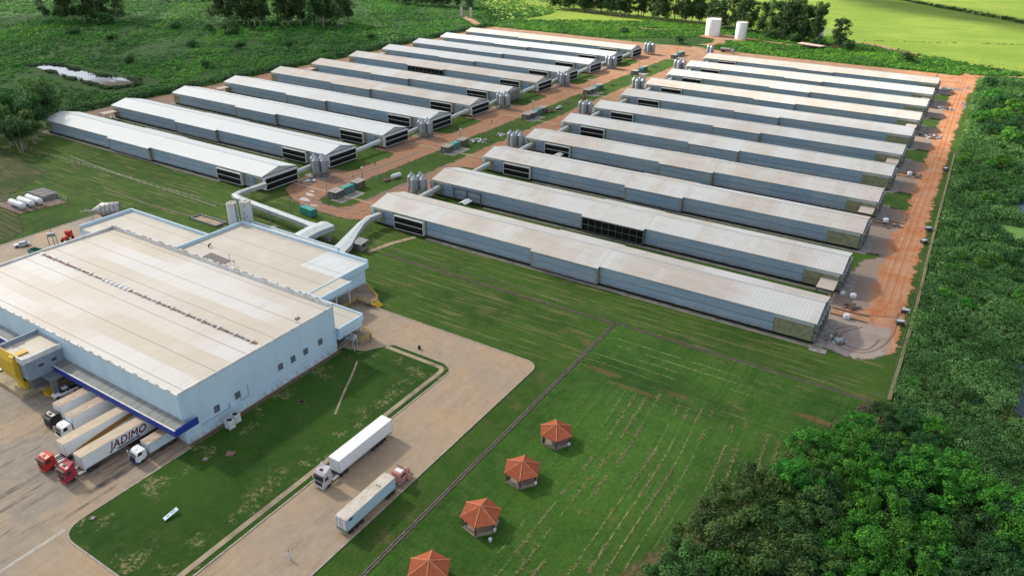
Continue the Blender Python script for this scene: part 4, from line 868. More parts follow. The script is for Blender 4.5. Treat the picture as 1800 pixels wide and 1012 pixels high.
# condenser units
def cond():
    b_ = MB(); b_.box(-.55, .55, -.5, .5, .1, 1.5); fr = MB()
    for sx in (-.57, .52):
        for sy in (-.52, .47): fr.box(sx, sx + .06, sy, sy + .06, 0, 1.75)
    g = MB(); g.lathe([(.42, 0), (.42, .03), (.35, .035)], 16, 0, (0, 0, 1.5)); g.box(-.56, -.54, -.42, .42, .2, 1.4)
    return P('air_conditioner', None, kids=[P('casing', b_.mesh('cond_case', M_white)), P('frame', fr.mesh('cond_frame', M_white)), P('grille', g.mesh('cond_grille', M_black))])
CO = cond()
put(CO, (-125.6, 83.4, .1), label='white outdoor air conditioner by the lawn, the one farther from the road', cat='air conditioner', group='air conditioners', scale=1.5)
put(CO, (-124.9, 81.2, .1), label='white outdoor air conditioner by the lawn, the one nearer the road', cat='air conditioner', group='air conditioners', scale=1.5)

# the two elevated galleries from barns to the annex
def duct(path, wd, hh, rz, name, label, legs, tint=M_pale, side=M_galv):
    m = MB(); n = len(path); vs = []
    for k, (x, y, z, ww) in enumerate(path):
        p = Vector((x, y)); a = Vector(path[max(k - 1, 0)][:2]); b_ = Vector(path[min(k + 1, n - 1)][:2]); d = (b_ - a).normalized(); nr = Vector((d.y, -d.x))
        d1 = (p - a).normalized() if k else d; c_ = max(.6, abs(d1.dot(d))); hw_ = ww / 2 / c_
        L_ = p - nr * hw_; Q = p + nr * hw_
        vs += [(L_.x, L_.y, z), (L_.x, L_.y, z + hh), (x, y, z + hh + rz), (Q.x, Q.y, z + hh), (Q.x, Q.y, z)]
    fs = []; mi = []
    for k in range(n - 1):
        for e in range(5): fs.append((5 * k + e, 5 * k + (e + 1) % 5, 5 * k + 5 + (e + 1) % 5, 5 * k + 5 + e)); mi.append(0 if e in (1, 2) else 1)
    k = len(m.v); m.add(vs, fs); m.mi = mi; m.add([vs[i] for i in range(5)] + vs[-5:], [(0, 1, 2, 3, 4), (9, 8, 7, 6, 5)], 1)
    l = MB()
    for (x, y, z) in legs:
        for dx in (-.7, .7): l.box(x + dx - .08, x + dx + .08, y - .08, y + .08, 0, z)
    return put(P('conveyor_gallery', None, kids=[P('housing', m.mesh('duct_housing', [tint, side])), P('trestle', l.mesh('duct_trestle', M_shade))]), label=label, cat='conveyor')
M_duct = plain('pale_duct_side', (.40, .44, .45), .6, dirt=.2)
duct([(-238.2, 192.5, 3.2, 2.2), (-238.6, 180, 3.2, 2.2), (-237.6, 176.6, 3.2, 2.4), (-234.5, 175.3, 3.2, 2.4), (-192.5, 171.4, 3.2, 2.6), (-187.3, 171.0, 3.2, 4)], 2, 1.5, .35, 'g', 'long pale elevated conveyor gallery from the nearest left-hand barn to the annex', [(-238.4, 186, 3.1)] + [(-231 + 6 * k, 175 - .55 * k, 3.2) for k in range(7)], side=M_duct)
duct([(-185.2, 174.6, 3.0, 6.6), (-185.4, 168, 3.2, 6.4), (-185.6, 163, 2.8, 6.4), (-185.6, 157.9, 2.2, 6.4)], 6, 1.9, .6, 'g', 'wide pale covered bridge joining the long gallery to the annex lean-to', [(-186, 167, 3.0)], side=M_duct)
duct([(-176.3, 193.2, 3.4, 2.0), (-177.2, 187.5, 3.3, 2.0), (-176.0, 182, 3.0, 2.4), (-173.4, 174.5, 2.2, 3.6), (-170.3, 167, 1.6, 5.2), (-167.2, 157.6, 1.4, 5.8)], 3, 1.6, .25, 'g', 'widening grey conveyor gallery sloping from the nearest right-hand barn to the annex', [(-177, 187, 3.2), (-176.4, 184, 3.0), (-175, 179.5, 2.6), (-173, 173.5, 2.1)], side=M_duct)
# ventilated storage hut
m = MB(); m.box(-169, -166, 170.4, 173.4, 0, 2.4); d_ = MB().box(-168.2, -167.2, 170.32, 170.39, 0, 2.0); r = MB(); r.extr([(169.8, 2.45), (174, 2.95), (174, 3.05), (169.8, 2.55)], -169.6, -165.4, 'x'); wdo = MB().box(-165.99, -165.9, 171.3, 172.5, 1.3, 2.1)
put(P('hut', None, kids=[P('wall', m.mesh('hut_wall', plain('hut_block', (.22, .225, .20), .85, dirt=.3))), P('roof', r.mesh('hut_roof', M_can)), P('door', d_.mesh('hut_door', M_shade)), P('window', wdo.mesh('hut_window', M_black))]), label='small grey block hut with sloping sheet roof by the fence corner', cat='hut', scale=(1, 1, 1.15))
m = MB(); m.box(-172.5, -170.3, 182.2, 184, 0, 1.5); r = MB().box(-172.7, -170.1, 182, 184.2, 1.5, 1.65)
put(P('pump_box', None, kids=[P('wall', m.mesh('pump_wall', M_conc2)), P('roof', r.mesh('pump_roof', M_conc2))]), (-11, -12, 0), label='low concrete pump box in the grass beside the sloping gallery', cat='pump box')

# two tall concrete silos
def m_tallsilo():
    s = NT('tall_silo_blockwork'); p = s.obj(); q = s.xyz(p); ang = s.math('MULTIPLY', s.math('ARCTAN2', q[1], q[0]), 1.9)
    b_ = s.n('ShaderNodeTexBrick'); s.put(b_.inputs['Vector'], s.comb(ang, q[2], 0.)); b_.inputs['Scale'].default_value = .9; b_.inputs['Mortar Size'].default_value = .03
    for nme, v in (('Color1', (.56, .58, .57)), ('Color2', (.50, .53, .54)), ('Mortar', (.36, .38, .38))): b_.inputs[nme].default_value = (*v, 1)
    c = s.mix(s.ramp(s.noise(s.map(p, (1, 1, .25)), 1, 5, .7), .45, .75, 0, .6), b_.outputs[0], (.36, .36, .34)); c = s.mix(s.ramp(q[2], 12.5, 14.5, 0, .5), c, (.50, .43, .30))
    return s.bsdf(c, .8)
M_ts = m_tallsilo()
for k, (xx, yy, rr, hh, lb) in enumerate(((-209.4, 153.6, 1.85, 14.2, 'left of the pair of tall pale silos behind the annex'), (-207.2, 157.6, 1.95, 14.0, 'right of the pair of tall pale silos behind the annex, with dark patch repairs'))):
    b_ = MB(); b_.lathe([(rr, 0), (rr, hh), (rr - .15, hh + .25)], 28); tp = MB(); tp.lathe([(rr - .16, hh + .1), (.01, hh + .3)], 24)
    for j in range(8): t_ = j * math.pi / 4; tp.tube((rr * .9 * math.cos(t_), rr * .9 * math.sin(t_), hh), (rr * .9 * math.cos(t_), rr * .9 * math.sin(t_), hh + 1), .04, n=4)
    for j in range(8): t_ = j * math.pi / 4; t2 = t_ + math.pi / 4; tp.tube((rr * .9 * math.cos(t_), rr * .9 * math.sin(t_), hh + 1), (rr * .9 * math.cos(t2), rr * .9 * math.sin(t2), hh + 1), .04, n=4)
    pt = MB()
    if k:
        for zz, a_ in ((13, -.9), (10.4, -1.0), (9, -.7), (8.4, -1.05), (6.5, -.8)): t_ = a_; pt.box(rr * math.cos(t_) - .2, rr * math.cos(t_) + .2, rr * math.sin(t_) - .12, rr * math.sin(t_) + .12, zz - .25, zz + .25)
    else: pt.box(rr - .05, rr + .12, -.2, .2, .2, hh)
    put(P('tall_silo', None, kids=[P('shaft', b_.mesh('tall_silo_shaft', M_ts, True)), P('railing', tp.mesh('tall_silo_rail', M_steel)), P('hatch' if k else 'ladder', pt.mesh('tall_silo_fit', M_shade))]), (xx, yy, 0), label=lb, cat='silo')
# ------------------------------------------------------------------ vehicles
def paint(name, col, rough=.35, dirt=.1): return plain(name, col, rough, dirt=dirt, scale=.8)
M_chrome = NT('polished_metal').bsdf((.6, .6, .6), .25, .9, .5)
M_boxw = paint('box_white', (.74, .77, .78), .4, .04)
def m_boxroof(name, a, b_, amt):
    s = NT(name); p = s.obj(); q = s.xyz(p); n = s.noise(s.map(p, (1, .6, 1)), .9, 5, .7)
    c = s.mix(s.ramp(n, .5 - amt * .5, 1.1 - amt * .5), a, b_); c = s.mix(s.math('MULTIPLY', s.line(q[1], .62, .05), .3), c, (.3, .25, .2)); return s.bsdf(c, .5, 0, .3)
M_rf_tan = m_boxroof('dusty_tan_roof', (.50, .41, .29), (.36, .25, .15), .5); M_rf_dirty = m_boxroof('stained_roof', (.50, .43, .35), (.28, .17, .10), .7)
M_rf_white = plain('clean_white_roof', (.86, .87, .88), .4, dirt=.03); M_rf_old = m_boxroof('aged_white_roof', (.60, .57, .50), (.40, .28, .16), .45)
def wheel(mb_name='wheel', r=.52, wd=.30):
    t = MB(); t.lathe([(r * .55, -wd / 2), (r * .93, -wd / 2), (r, -wd / 2 + .05), (r, wd / 2 - .05), (r * .93, wd / 2), (r * .55, wd / 2)], 20, axis='x')
    rim = MB(); rim.lathe([(.01, -wd / 2 + .02), (r * .3, -wd / 2 + .0), (r * .56, -wd / 2 + .03), (r * .56, wd / 2 - .03), (r * .3, wd / 2), (.01, wd / 2 - .02)], 16, axis='x')
    tm, rm = t.mesh('tyre', M_rubber, True), rim.mesh('rim', M_galv, True)
    return lambda loc: P('wheel', None, loc, kids=[P('tyre', tm), P('rim', rm)])
WH = wheel(); WH_S = wheel(r=.34, wd=.22)
def bev(me, w_=.06, seg=2, ang=30):
    import bmesh
    b_ = bmesh.new(); b_.from_mesh(me); es = [e for e in b_.edges if len(e.link_faces) == 2 and e.calc_face_angle(0) > R(ang)]
    bmesh.ops.bevel(b_, geom=es, offset=w_, segments=seg, affect='EDGES', clamp_overlap=True); b_.to_mesh(me); b_.free(); return me
def cab_over(col, roof_h=3.7, deflect=True, vis=True, lower=None, dark_grille=True, hw=1.24):
    """cab over engine cab, front face at y=0 looking to -y"""
    b_ = MB(); prof = [(.12, .55), (.03, .62), (0, 1.35), (.12, 2.0), (.38, roof_h - .55), (.75, roof_h - .12), (1.5, roof_h), (2.25, roof_h - .05), (2.3, 1.1), (1.9, 1.05), (1.75, .75), (.95, .75), (.8, .55)]
    b_.extr(prof, -hw, hw, 'x'); me = bev(b_.mesh('cab_body', col), .05)
    k = []
    sl = lambda z: .12 + (z - 2.0) * (.26 / (roof_h - 2.55))
    ws = MB(); z0, z1 = 1.95, min(2.85, roof_h - .6); ws.add([(-hw + .1, sl(z0) - .03, z0), (hw - .1, sl(z0) - .03, z0), (hw - .14, sl(z1) - .03, z1), (-hw + .14, sl(z1) - .03, z1), (-hw + .1, sl(z0) + .05, z0), (hw - .1, sl(z0) + .05, z0), (hw - .14, sl(z1) + .05, z1), (-hw + .14, sl(z1) + .05, z1)], [(0, 1, 2, 3), (7, 6, 5, 4), (0, 4, 5, 1), (1, 5, 6, 2), (2, 6, 7, 3), (3, 7, 4, 0)])
    k.append(P('windscreen', ws.mesh('windscreen', M_glass)))
    for s_ in (-1, 1):
        m = MB(); xa, xb = sorted((s_ * (hw - .02), s_ * (hw + .015))); m.extr([(.42, 1.95), (1.35, 1.95), (1.35, 2.75), (.62, 2.75)], xa, xb, 'x'); k.append(P('side_window', m.mesh('side_window', M_glass)))
    g = MB(); g.box(-.85, .85, -.04, .1, .95, 1.75); 
    k.append(P('grille', g.mesh('grille', M_black)))
    bp_ = MB(); bp_.box(-hw - .02, hw + .02, -.12, .3, .35, .85); k.append(P('bumper', bev(bp_.mesh('bumper', lower or col), .05)))
    for s_ in (-1, 1): m = MB(); m.box(s_ * .98 - .18, s_ * .98 + .18, -.14, -.08, .55, .75); k.append(P('headlight', m.mesh('headlight', M_chrome)))
    for s_ in (-1, 1): m = MB(); m.box(s_ * (hw + .18) - .09, s_ * (hw + .18) + .09, .05, .18, 1.9, 2.6); m.box(min(s_ * hw, s_ * (hw + .15)), max(s_ * hw, s_ * (hw + .15)), .1, .14, 2.5, 2.55); k.append(P('mirror', m.mesh('mirror', col if vis else M_black)))
    if vis: m = MB(); m.box(-hw + .05, hw - .05, .05, .35, z1 + .08, z1 + .2); k.append(P('sun_visor', m.mesh('sun_visor', M_black)))
    h = MB(); h.box(-.45, .2, .9, 1.4, roof_h - .05, roof_h + .07); k.append(P('roof_hatch', h.mesh('roof_hatch', M_black if deflect else col)))
    if deflect:
        d = MB(); d.add([(-hw + .1, 1.25, roof_h - .05), (hw - .1, 1.25, roof_h - .05), (hw - .05, 2.3, roof_h + .65), (-hw + .05, 2.3, roof_h + .65), (-hw + .1, 2.3, roof_h - .1), (hw - .1, 2.3, roof_h - .1), (0, 2.25, roof_h + .35)], [(0, 1, 6), (1, 2, 6), (0, 6, 3), (0, 3, 4), (1, 5, 2), (4, 3, 6), (2, 5, 6), (4, 6, 5), (0, 4, 5, 1)])
        k.append(P('wind_deflector', d.mesh('wind_deflector', col)))
    return P('cab', me, kids=k)
def trailer(y0, L_, z0, z1, wd, sidem, roofm, axles, extra=(), doors=False, skirts=True):
    m = MB(); m.box(-wd / 2, wd / 2, y0, y0 + L_, z0, z1 - .02); me = m.mesh('cargo_box', sidem)
    r = MB(); r.box(-wd / 2 - .01, wd / 2 + .01, y0 - .01, y0 + L_ + .01, z1 - .02, z1 + .04)
    t = MB()
    for x in (-wd / 2 - .02, wd / 2 - .03):
        t.box(x, x + .05, y0 - .02, y0 + L_ + .02, z0 - .04, z0 + .12)
        for yy in (y0 - .02, y0 + L_ - .04): t.box(x, x + .05, yy, yy + .06, z0, z1)
    ch = MB()
    for x in (-.5, .38): ch.box(x, x + .12, y0 + .3, y0 + L_ - .2, z0 - .35, z0 - .02)
    ch.box(-wd / 2 + .1, wd / 2 - .1, y0 + L_ - .25, y0 + L_ - .1, z0 - .6, z0 - .45)
    k = [P('box_roof', r.mesh('box_roof', roofm)), P('edge_trim', t.mesh('edge_trim', M_galv))] + list(extra)
    o = [P('cargo_box', me, kids=k), P('chassis', ch.mesh('trailer_chassis', M_steel))]
    if skirts:
        for x in (-wd / 2 + .02, wd / 2 - .06):
            sk = MB(); 
            for zz in (.55, .8): sk.box(x, x + .04, y0 + 4.2, axles[0] - .9, zz, zz + .1)
            o.append(P('side_guard', sk.mesh('side_guard', M_galv)))
    for a in axles:
        for s_ in (-1, 1): o.append(WH((s_ * (wd / 2 - .2), a, .52)))
    for s_ in (-1, 1): m = MB(); m.box(s_ * (wd / 2 - .15) - .3, s_ * (wd / 2 - .15) + .3, axles[-1] + .75, axles[-1] + .8, .25, 1.0); o.append(P('mudflap', m.mesh('mudflap', M_black)))
    return o
def tractor_frame(axles, L_=6.3, tank=True, tankm=None):
    f = MB()
    for x in (-.45, .33): f.box(x, x + .12, 1.0, L_, .75, 1.0)
    f.box(-.9, .9, 4.3, L_ - .1, 1.0, 1.1)
    o = [P('chassis', f.mesh('tractor_chassis', M_steel))]
    if tank:
        for s_ in (-1, 1): m = MB(); m.tube((s_ * .95, 2.5, .75), (s_ * .95, 3.9, .75), .32, n=14); o.append(P('fuel_tank', m.mesh('fuel_tank', tankm or M_chrome, True)))
    for i, a in enumerate(axles):
        for s_ in (-1, 1):
            o.append(WH((s_ * 1.05, a, .52)))
            if i: m = MB(); m.extr([(a - .62, .95), (a - .4, 1.15), (a + .4, 1.15), (a + .62, .95), (a + .55, .93), (a + .36, 1.1), (a - .36, 1.1), (a - .55, .93)], s_ * 1.05 - .2, s_ * 1.05 + .2, 'x'); o.append(P('mudguard', m.mesh('mudguard', M_black)))
    return o
M_silverp = paint('silver_paint', (.50, .48, .50), .35); M_redp = paint('bright_red_paint', (.50, .035, .025), .4); M_crim = paint('crimson_paint', (.36, .035, .06), .4)
M_blackp = paint('black_paint', (.025, .027, .03), .4); M_whitep = paint('white_vehicle_paint', (.72, .74, .76), .35, .05); M_navy = paint('navy_paint', (.02, .04, .16), .4); M_pink = paint('faded_salmon_paint', (.60, .27, .22), .6, .2)
S = 1.12
# silver cab with white box on the road
put(P('articulated_lorry', None, kids=[cab_over(M_silverp, 3.75)] + tractor_frame((1.3, 4.75, 6.1), 6.9) + trailer(4.25, 15.0, 1.15, 4.05, 2.6, M_boxw, M_rf_white, (13.6, 14.9, 16.2))),
    (-93.4, 77.7, .03), label='silver-cabbed articulated lorry with a clean white box trailer on the road', cat='lorry', scale=S)
# old bonneted salmon tractor with pale blue box, nose away from the camera
def bonnet_cab(col):
    b_ = MB(); b_.extr([(1.65, .8), (1.65, 2.3), (1.95, 2.95), (3.35, 3.0), (3.45, 2.6), (3.5, .8)], -1.1, 1.1, 'x'); me = bev(b_.mesh('old_cab', col), .12, 3)
    k = []
    h = MB(); h.lathe([(.40, 0.05), (.62, .15), (.74, .9), (.82, 1.75)], 18, axis='y'); h.v = [(x * 1.0, y, z * .95 + 1.45) for x, y, z in h.v]; k.append(P('bonnet', bev(h.mesh('bonnet', col, True), .01, 1, 60)))
    for s_ in (-1, 1):
        m = MB(); m.lathe([(.05, -.3), (.62, -.28), (.66, 0), (.62, .28), (.05, .3)], 16, 0, (s_ * .95, .85, .6), 'x'); m.v = [v for v in m.v]; k.append(P('mudguard', m.mesh('front_mudguard', col, True)))
    m = MB(); m.box(-.95, .95, 1.72, 1.80, 2.2, 2.75); k.append(P('windscreen', m.mesh('windscreen', M_glass)))
    for s_ in (-1, 1):
        for a, c_ in ((2.0, 2.55), (2.7, 3.2)): m = MB(); xa, xb = sorted((s_ * 1.08, s_ * 1.125)); m.box(xa, xb, a, c_, 2.1, 2.65); k.append(P('side_window', m.mesh('side_window', M_glass)))
    m = MB(); m.box(-.85, .6, 2.1, 3.0, 3.01, 3.07); k.append(P('roof_hatch', m.mesh('roof_patch', M_whitep)))
    m = MB(); m.box(-1.15, 1.15, 1.58, 1.66, 2.95, 3.08); k.append(P('sun_visor', m.mesh('sun_visor', M_black)))
    m = MB(); m.box(-.5, .5, -.02, .1, .9, 1.75); k.append(P('grille', m.mesh('grille', M_black)))
    m = MB(); m.box(-1.15, 1.15, -.2, 0, .5, .75); k.append(P('bumper', m.mesh('bumper', M_shade)))
    return P('cab', me, kids=k)
def old_side():
    s = NT('pale_blue_box'); p = s.obj(); q = s.xyz(p); c = s.mix(s.ramp(s.noise(s.map(p, (1, .3, 1)), .8, 4), .4, .7), (.44, .58, .66), (.40, .53, .61)); c = s.mix(s.math('MULTIPLY', s.line(q[1], .6, .04), .18), c, (.3, .35, .4)); return s.bsdf(c, .45)
M_ob = old_side()
ends = []
for s_ in (-1, 1): m = MB(); m.box(s_ * .63 - .58, s_ * .63 + .58, 17.62, 17.68, 1.35, 3.7); ends.append(P('rear_door', m.mesh('rear_door', M_whitep)))
for xx in (-1.0, -.3, .3, 1.0): m = MB(); m.box(xx - .03, xx + .03, 17.68, 17.74, 1.3, 3.75); ends.append(P('door_bar', m.mesh('door_bar', M_galv)))
m = MB(); m.box(-1.3, 1.3, 17.45, 17.6, .75, 1.15); ends.append(P('bumper', m.mesh('rear_bumper', paint('green_paint', (.04, .24, .15), .5))))
m = MB(); m.lathe([(.5, -.02), (.48, .02), (.01, .025)], 20, 0, (0, 0, 0), 'x'); m.v = [(x - 1.31, 16.6 + y * 1.0, 3.3 + z * .5) for x, y, z in m.v]; ends.append(P('emblem', m.mesh('oval_emblem', M_navy)))
m = MB(); m.box(-.7, .3, 8.3, 8.38, 3.765, 3.8); m.box(-.7, -.5, 8.2, 8.45, 3.765, 3.8); m.box(.1, .3, 8.25, 8.5, 3.765, 3.8); ends.append(P('roof_mark', m.mesh('roof_scuff', M_steel)))
put(P('articulated_lorry', None, kids=[bonnet_cab(M_pink)] + tractor_frame((.85, 5.6, 6.9), 7.4, tankm=M_shade) + trailer(5.0, 12.6, 1.2, 3.72, 2.5, M_ob, M_rf_old, (14.0, 15.2, 16.4), ends, skirts=False)),
    (-80.8, 91.0, .03), rot=math.pi, label='old salmon bonneted lorry with a pale blue box trailer at the road edge', cat='lorry', scale=S)
# docked vehicles
def text_part(txt, size, mats, loc_y, z, x, name='lettering', shear=.25, depth=.015, bold=.02, sx=1.0):
    cu = bpy.data.curves.new('t', 'FONT'); cu.body = txt; cu.size = size; cu.extrude = depth; cu.resolution_u = 3; cu.bevel_depth = bold * 2.4; cu.bevel_resolution = 0; cu.space_character = 1.05
    o = bpy.data.objects.new('t', cu); C.objects.link(o); bpy.context.view_layer.update(); me = bpy.data.meshes.new_from_object(o.evaluated_get(bpy.context.evaluated_depsgraph_get()))
    bpy.data.objects.remove(o); me.transform(Matrix(((0, 0, 1, x), (sx, shear, 0, loc_y), (0, 1, 0, z), (0, 0, 0, 1)))); me.materials.clear(); me.materials.append(mats); me.name = name
    return P(name, me)
M_letter = paint('maroon_lettering', (.16, .012, .04), .4); M_letter2 = paint('navy_lettering', (.03, .03, .14), .4)
wd = 2.6
jad = [text_part('JADIMO', 2.35, M_letter, 9.2, 2.08, wd / 2 + .012, sx=.88), text_part('TRANSPORTES', .62, M_letter2, 10.2, 1.42, wd / 2 + .012, shear=.25, sx=1.12, bold=.012)]
for p in jad[:1]: p.mesh.transform(Matrix.Translation((0, -.2, 0)))
put(P('articulated_lorry', None, kids=[cab_over(M_crim, 3.45)] + tractor_frame((1.35, 4.6, 5.9), 6.5) + trailer(3.6, 15.0, 1.15, 4.05, wd, M_boxw, M_rf_tan, (13.2, 14.5, 15.8), jad)),
    (-139.0, 50.4, .03), label='crimson-cabbed lorry at the dock with JADIMO lettering on its white trailer', cat='lorry', scale=S)
sw = MB(); top = [(4.3 + 15 * t, 1.25 + .12 + 2.5 * max(0, t - .05) ** .8 * (1 - .25 * t)) for t in np.linspace(0, 1, 14)]
low = [(y, 1.2) for y, z in top][::-1]; low = [(y, 1.2 + max(0, (y - 10) * .11)) for y, z in low]
sw.extr([(4.3, 1.55)] + [(y, min(z, 3.9)) for y, z in top] + low, wd / 2 + .005, wd / 2 + .02, 'x')
put(P('articulated_lorry', None, kids=[cab_over(M_redp, 3.15, deflect=False)] + tractor_frame((1.35, 4.7), 6.2) + trailer(4.2, 15.0, 1.15, 4.05, wd, M_boxw, M_rf_tan, (13.2, 14.5, 15.8), [P('painted_swoosh', sw.mesh('brown_swoosh', paint('brown_swoosh_paint', (.33, .17, .055), .5, .05)))])),
    (-146.1, 50.1, .03), label='bright red flat-cabbed lorry at the dock, brown swoosh on its trailer', cat='lorry', scale=S)
put(P('box_lorry', None, kids=[cab_over(M_blackp, 2.8, deflect=False)] + tractor_frame((1.3, 4.9, 6.2), 8) + trailer(2.5, 9.2, 1.15, 4.05, 2.6, M_boxw, M_rf_dirty, (8.6,), skirts=False)),
    (-159.8, 58.9, .03), label='black-cabbed box lorry at the dock with stained brown roof', cat='lorry', scale=S)
put(P('box_lorry', None, kids=[cab_over(M_whitep, 3.0, deflect=False)] + tractor_frame((1.3, 4.9, 6.2), 8) + trailer(2.5, 9.6, 1.15, 4.05, 2.6, M_boxw, M_rf_dirty, (9.0,), skirts=False)),
    (-153.5, 58.0, .03), label='white-cabbed box lorry at the dock between the black and red cabs', cat='lorry', scale=S)
put(P('box_lorry', None, kids=[cab_over(M_whitep, 2.75, deflect=False, lower=M_navy)] + tractor_frame((1.2, 5.6), 7, tank=False) + trailer(2.85, 6.8, 1.0, 3.2, 2.4, paint('pale_box', (.55, .66, .72), .4), M_rf_dirty, (7.4,), skirts=False)),
    (-132.3, 61.9, .03), label='small white and blue box lorry parked nearest the lawn', cat='lorry', scale=S)
# cars
def loft_car(name, col, kind):
    """side profile sections; front towards -y"""
    L_ = 5.3 if kind == 'pickup' else (4.4 if kind != 'hatch' else 4.0); hw = .92 if kind == 'pickup' else .86
    secs = [(0, .45, .70, .72), (.15, .32, .86, .92), (1.2, .28, 1.02, 1), (L_ * .5, .28, 1.03, 1), (L_ - .5, .3, 1.05 if kind != 'sedan' else 1.0, 1), (L_ - .05, .4, .95, .93), (L_, .5, .8, .85)]
    b_ = MB(); vs = []
    for y, za, zb, k in secs:
        w2 = hw * k; vs += [(-w2 * .92, y, za), (-w2, y, za + .2), (-w2, y, zb - .18), (-w2 * .86, y, zb), (w2 * .86, y, zb), (w2, y, zb - .18), (w2, y, za + .2), (w2 * .92, y, za)]
    fs = [(8 * i + e, 8 * i + (e + 1) % 8, 8 * i + 8 + (e + 1) % 8, 8 * i + 8 + e) for i in range(len(secs) - 1) for e in range(8)] + [tuple(range(8)), tuple(range(len(vs) - 1, len(vs) - 9, -1))]
    b_.add(vs, fs)
    if kind == 'pickup': c0, c1, c2, c3 = 1.55, 2.2, 3.3, 3.45
    elif kind == 'sedan': c0, c1, c2, c3 = 1.25, 1.95, 3.2, 3.9
    else: c0, c1, c2, c3 = 1.1, 1.8, 3.5, 3.95
    zt = 1.72 if kind == 'pickup' else 1.45; zb = 1.0
    def frus(m, g, zlo, zhi, mat=0):
        t0 = (zlo - zb) / (zt - zb); t1 = (zhi - zb) / (zt - zb); f = lambda t: (c0 + (c1 - c0) * t, c3 + (c2 - c3) * t, hw * (.86 - .14 * t))
        a, b2, w0 = f(t0); c_, d, w1 = f(t1); w0 += g; w1 += g; a -= g; c_ -= g; b2 += g; d += g
        m.add([(-w0, a, zlo), (w0, a, zlo), (w0, b2, zlo), (-w0, b2, zlo), (-w1, c_, zhi), (w1, c_, zhi), (w1, d, zhi), (-w1, d, zhi)], [(0, 3, 2, 1), (4, 5, 6, 7), (0, 1, 5, 4), (1, 2, 6, 5), (2, 3, 7, 6), (3, 0, 4, 7)], mat)
    gl = MB(); frus(gl, 0, zb - .02, zt - .1); rf = MB(); frus(rf, .012, zt - .1, zt)
    for t in (0, 1):
        pass
    pil = MB()
    for s_ in (-1, 1):
        for yy in ((c1 + c2) / 2, ): pil.box(s_ * hw * .80 - .04, s_ * hw * .80 + .04, yy - .05, yy + .05, zb, zt - .1)
    k = [P('body', bev(b_.mesh('car_body', col, True), .03, 1, 50)), P('windows', bev(gl.mesh('car_glass', M_glass), .04)), P('roof', bev(rf.mesh('car_roof', col), .04), kids=[P('pillar', pil.mesh('car_pillar', col))])]
    if kind == 'pickup': bd = MB(); bd.box(-hw * .74, hw * .74, 3.62, L_ - .15, 1.0, 1.065); k.append(P('load_bed', bd.mesh('load_bed', M_black)))
    for yy in (.85, L_ - .95):
        for s_ in (-1, 1): k.append(WH_S((s_ * (hw - .08), yy, .34)))
    for s_ in (-1, 1): m = MB(); m.box(s_ * hw * .55 - .16, s_ * hw * .55 + .16, -.03, .12, .66, .80); k.append(P('headlight', m.mesh('car_headlight', M_chrome)))
    m = MB(); m.box(-.4, .4, -.02, .05, .45, .62); k.append(P('grille', m.mesh('car_grille', M_black)))
    return P(name, None, kids=k)
put(loft_car('pickup_truck', M_whitep, 'pickup'), (-169.8, 65.4, .03), rot=R(-8), label='white double-cab pickup half under the canopy beside the black-cabbed lorry', cat='pickup', scale=S)
put(loft_car('parked_car', paint('silver_car_paint', (.50, .54, .60), .3), 'sedan'), (-268.3, 107.0, .03), rot=R(-28), label='silver car parked alone on the back yard left of the hall', cat='car', scale=S)
put(loft_car('parked_car', paint('white_car_paint', (.62, .65, .70), .3), 'hatch'), (-191.6, 61.2, .03), rot=R(-10), label='pale car at the left edge, partly cut by the picture beside the platform', cat='car', scale=S)
put(loft_car('parked_car', paint('grey_white_car_paint', (.60, .62, .64), .3), 'hatch'), (-208, 388, .05), rot=R(-12), label='small pale car parked by the junk on the central grass island', cat='car', scale=S)
# tanker lorry on the back strip, red tractor peeping over the parapet
tk = MB(); tk.lathe([(.3, 2.9), (1.1, 3.0), (1.15, 3.4), (1.15, 10.6), (1.1, 11), (.3, 11.1)], 18, axis='y'); tk.v = [(x, y, z + 2.2) for x, y, z in tk.v]
put(P('tanker_lorry', None, kids=[cab_over(M_silverp, 2.9, deflect=False), P('tank', tk.mesh('lorry_tank', plain('dull_tank', (.20, .18, .17), .6), True))] + tractor_frame((1.3, 8.3, 9.6), 11, tank=False)), (-178, 645, .05), rot=R(80), label='grey tanker lorry parked on the dirt behind the farthest right-hand barn', cat='lorry', scale=S)
put(P('tractor', None, kids=[P('body', bev(MB().box(-.5, .5, 0, 2.4, .9, 1.7).box(-.75, .75, 2.2, 3.6, .9, 2.7).mesh('tractor_body', M_redp), .08))] + [WH((s_ * .8, yy, .55)) for s_ in (-1, 1) for yy in (.5, 3.0)]), (-257.5, 118.5, .03), rot=R(30), label='red tractor on the back yard, partly hidden by the hall roof', cat='tractor', scale=1.25)
put(P('skip', None, kids=[P('container', MB().add([(-3, -1.2, 0), (3, -1.2, 0), (3.6, -1.3, 1.6), (-3.6, -1.3, 1.6), (-3, 1.2, 0), (3, 1.2, 0), (3.6, 1.3, 1.6), (-3.6, 1.3, 1.6)], [(0, 1, 2, 3), (5, 4, 7, 6), (0, 4, 5, 1), (1, 5, 6, 2), (3, 7, 4, 0)]).mesh('skip_box', paint('green_skip', (.06, .22, .15), .6, .2))), P('rim', MB().box(-3.7, 3.7, -1.4, -1.25, 1.55, 1.7).box(-3.7, 3.7, 1.25, 1.4, 1.55, 1.7).mesh('skip_rim', bpy.data.materials['green_skip']))]), (-255.5, 108.5, .03), rot=R(8), label='green waste skip behind the left edge of the hall roof', cat='skip')
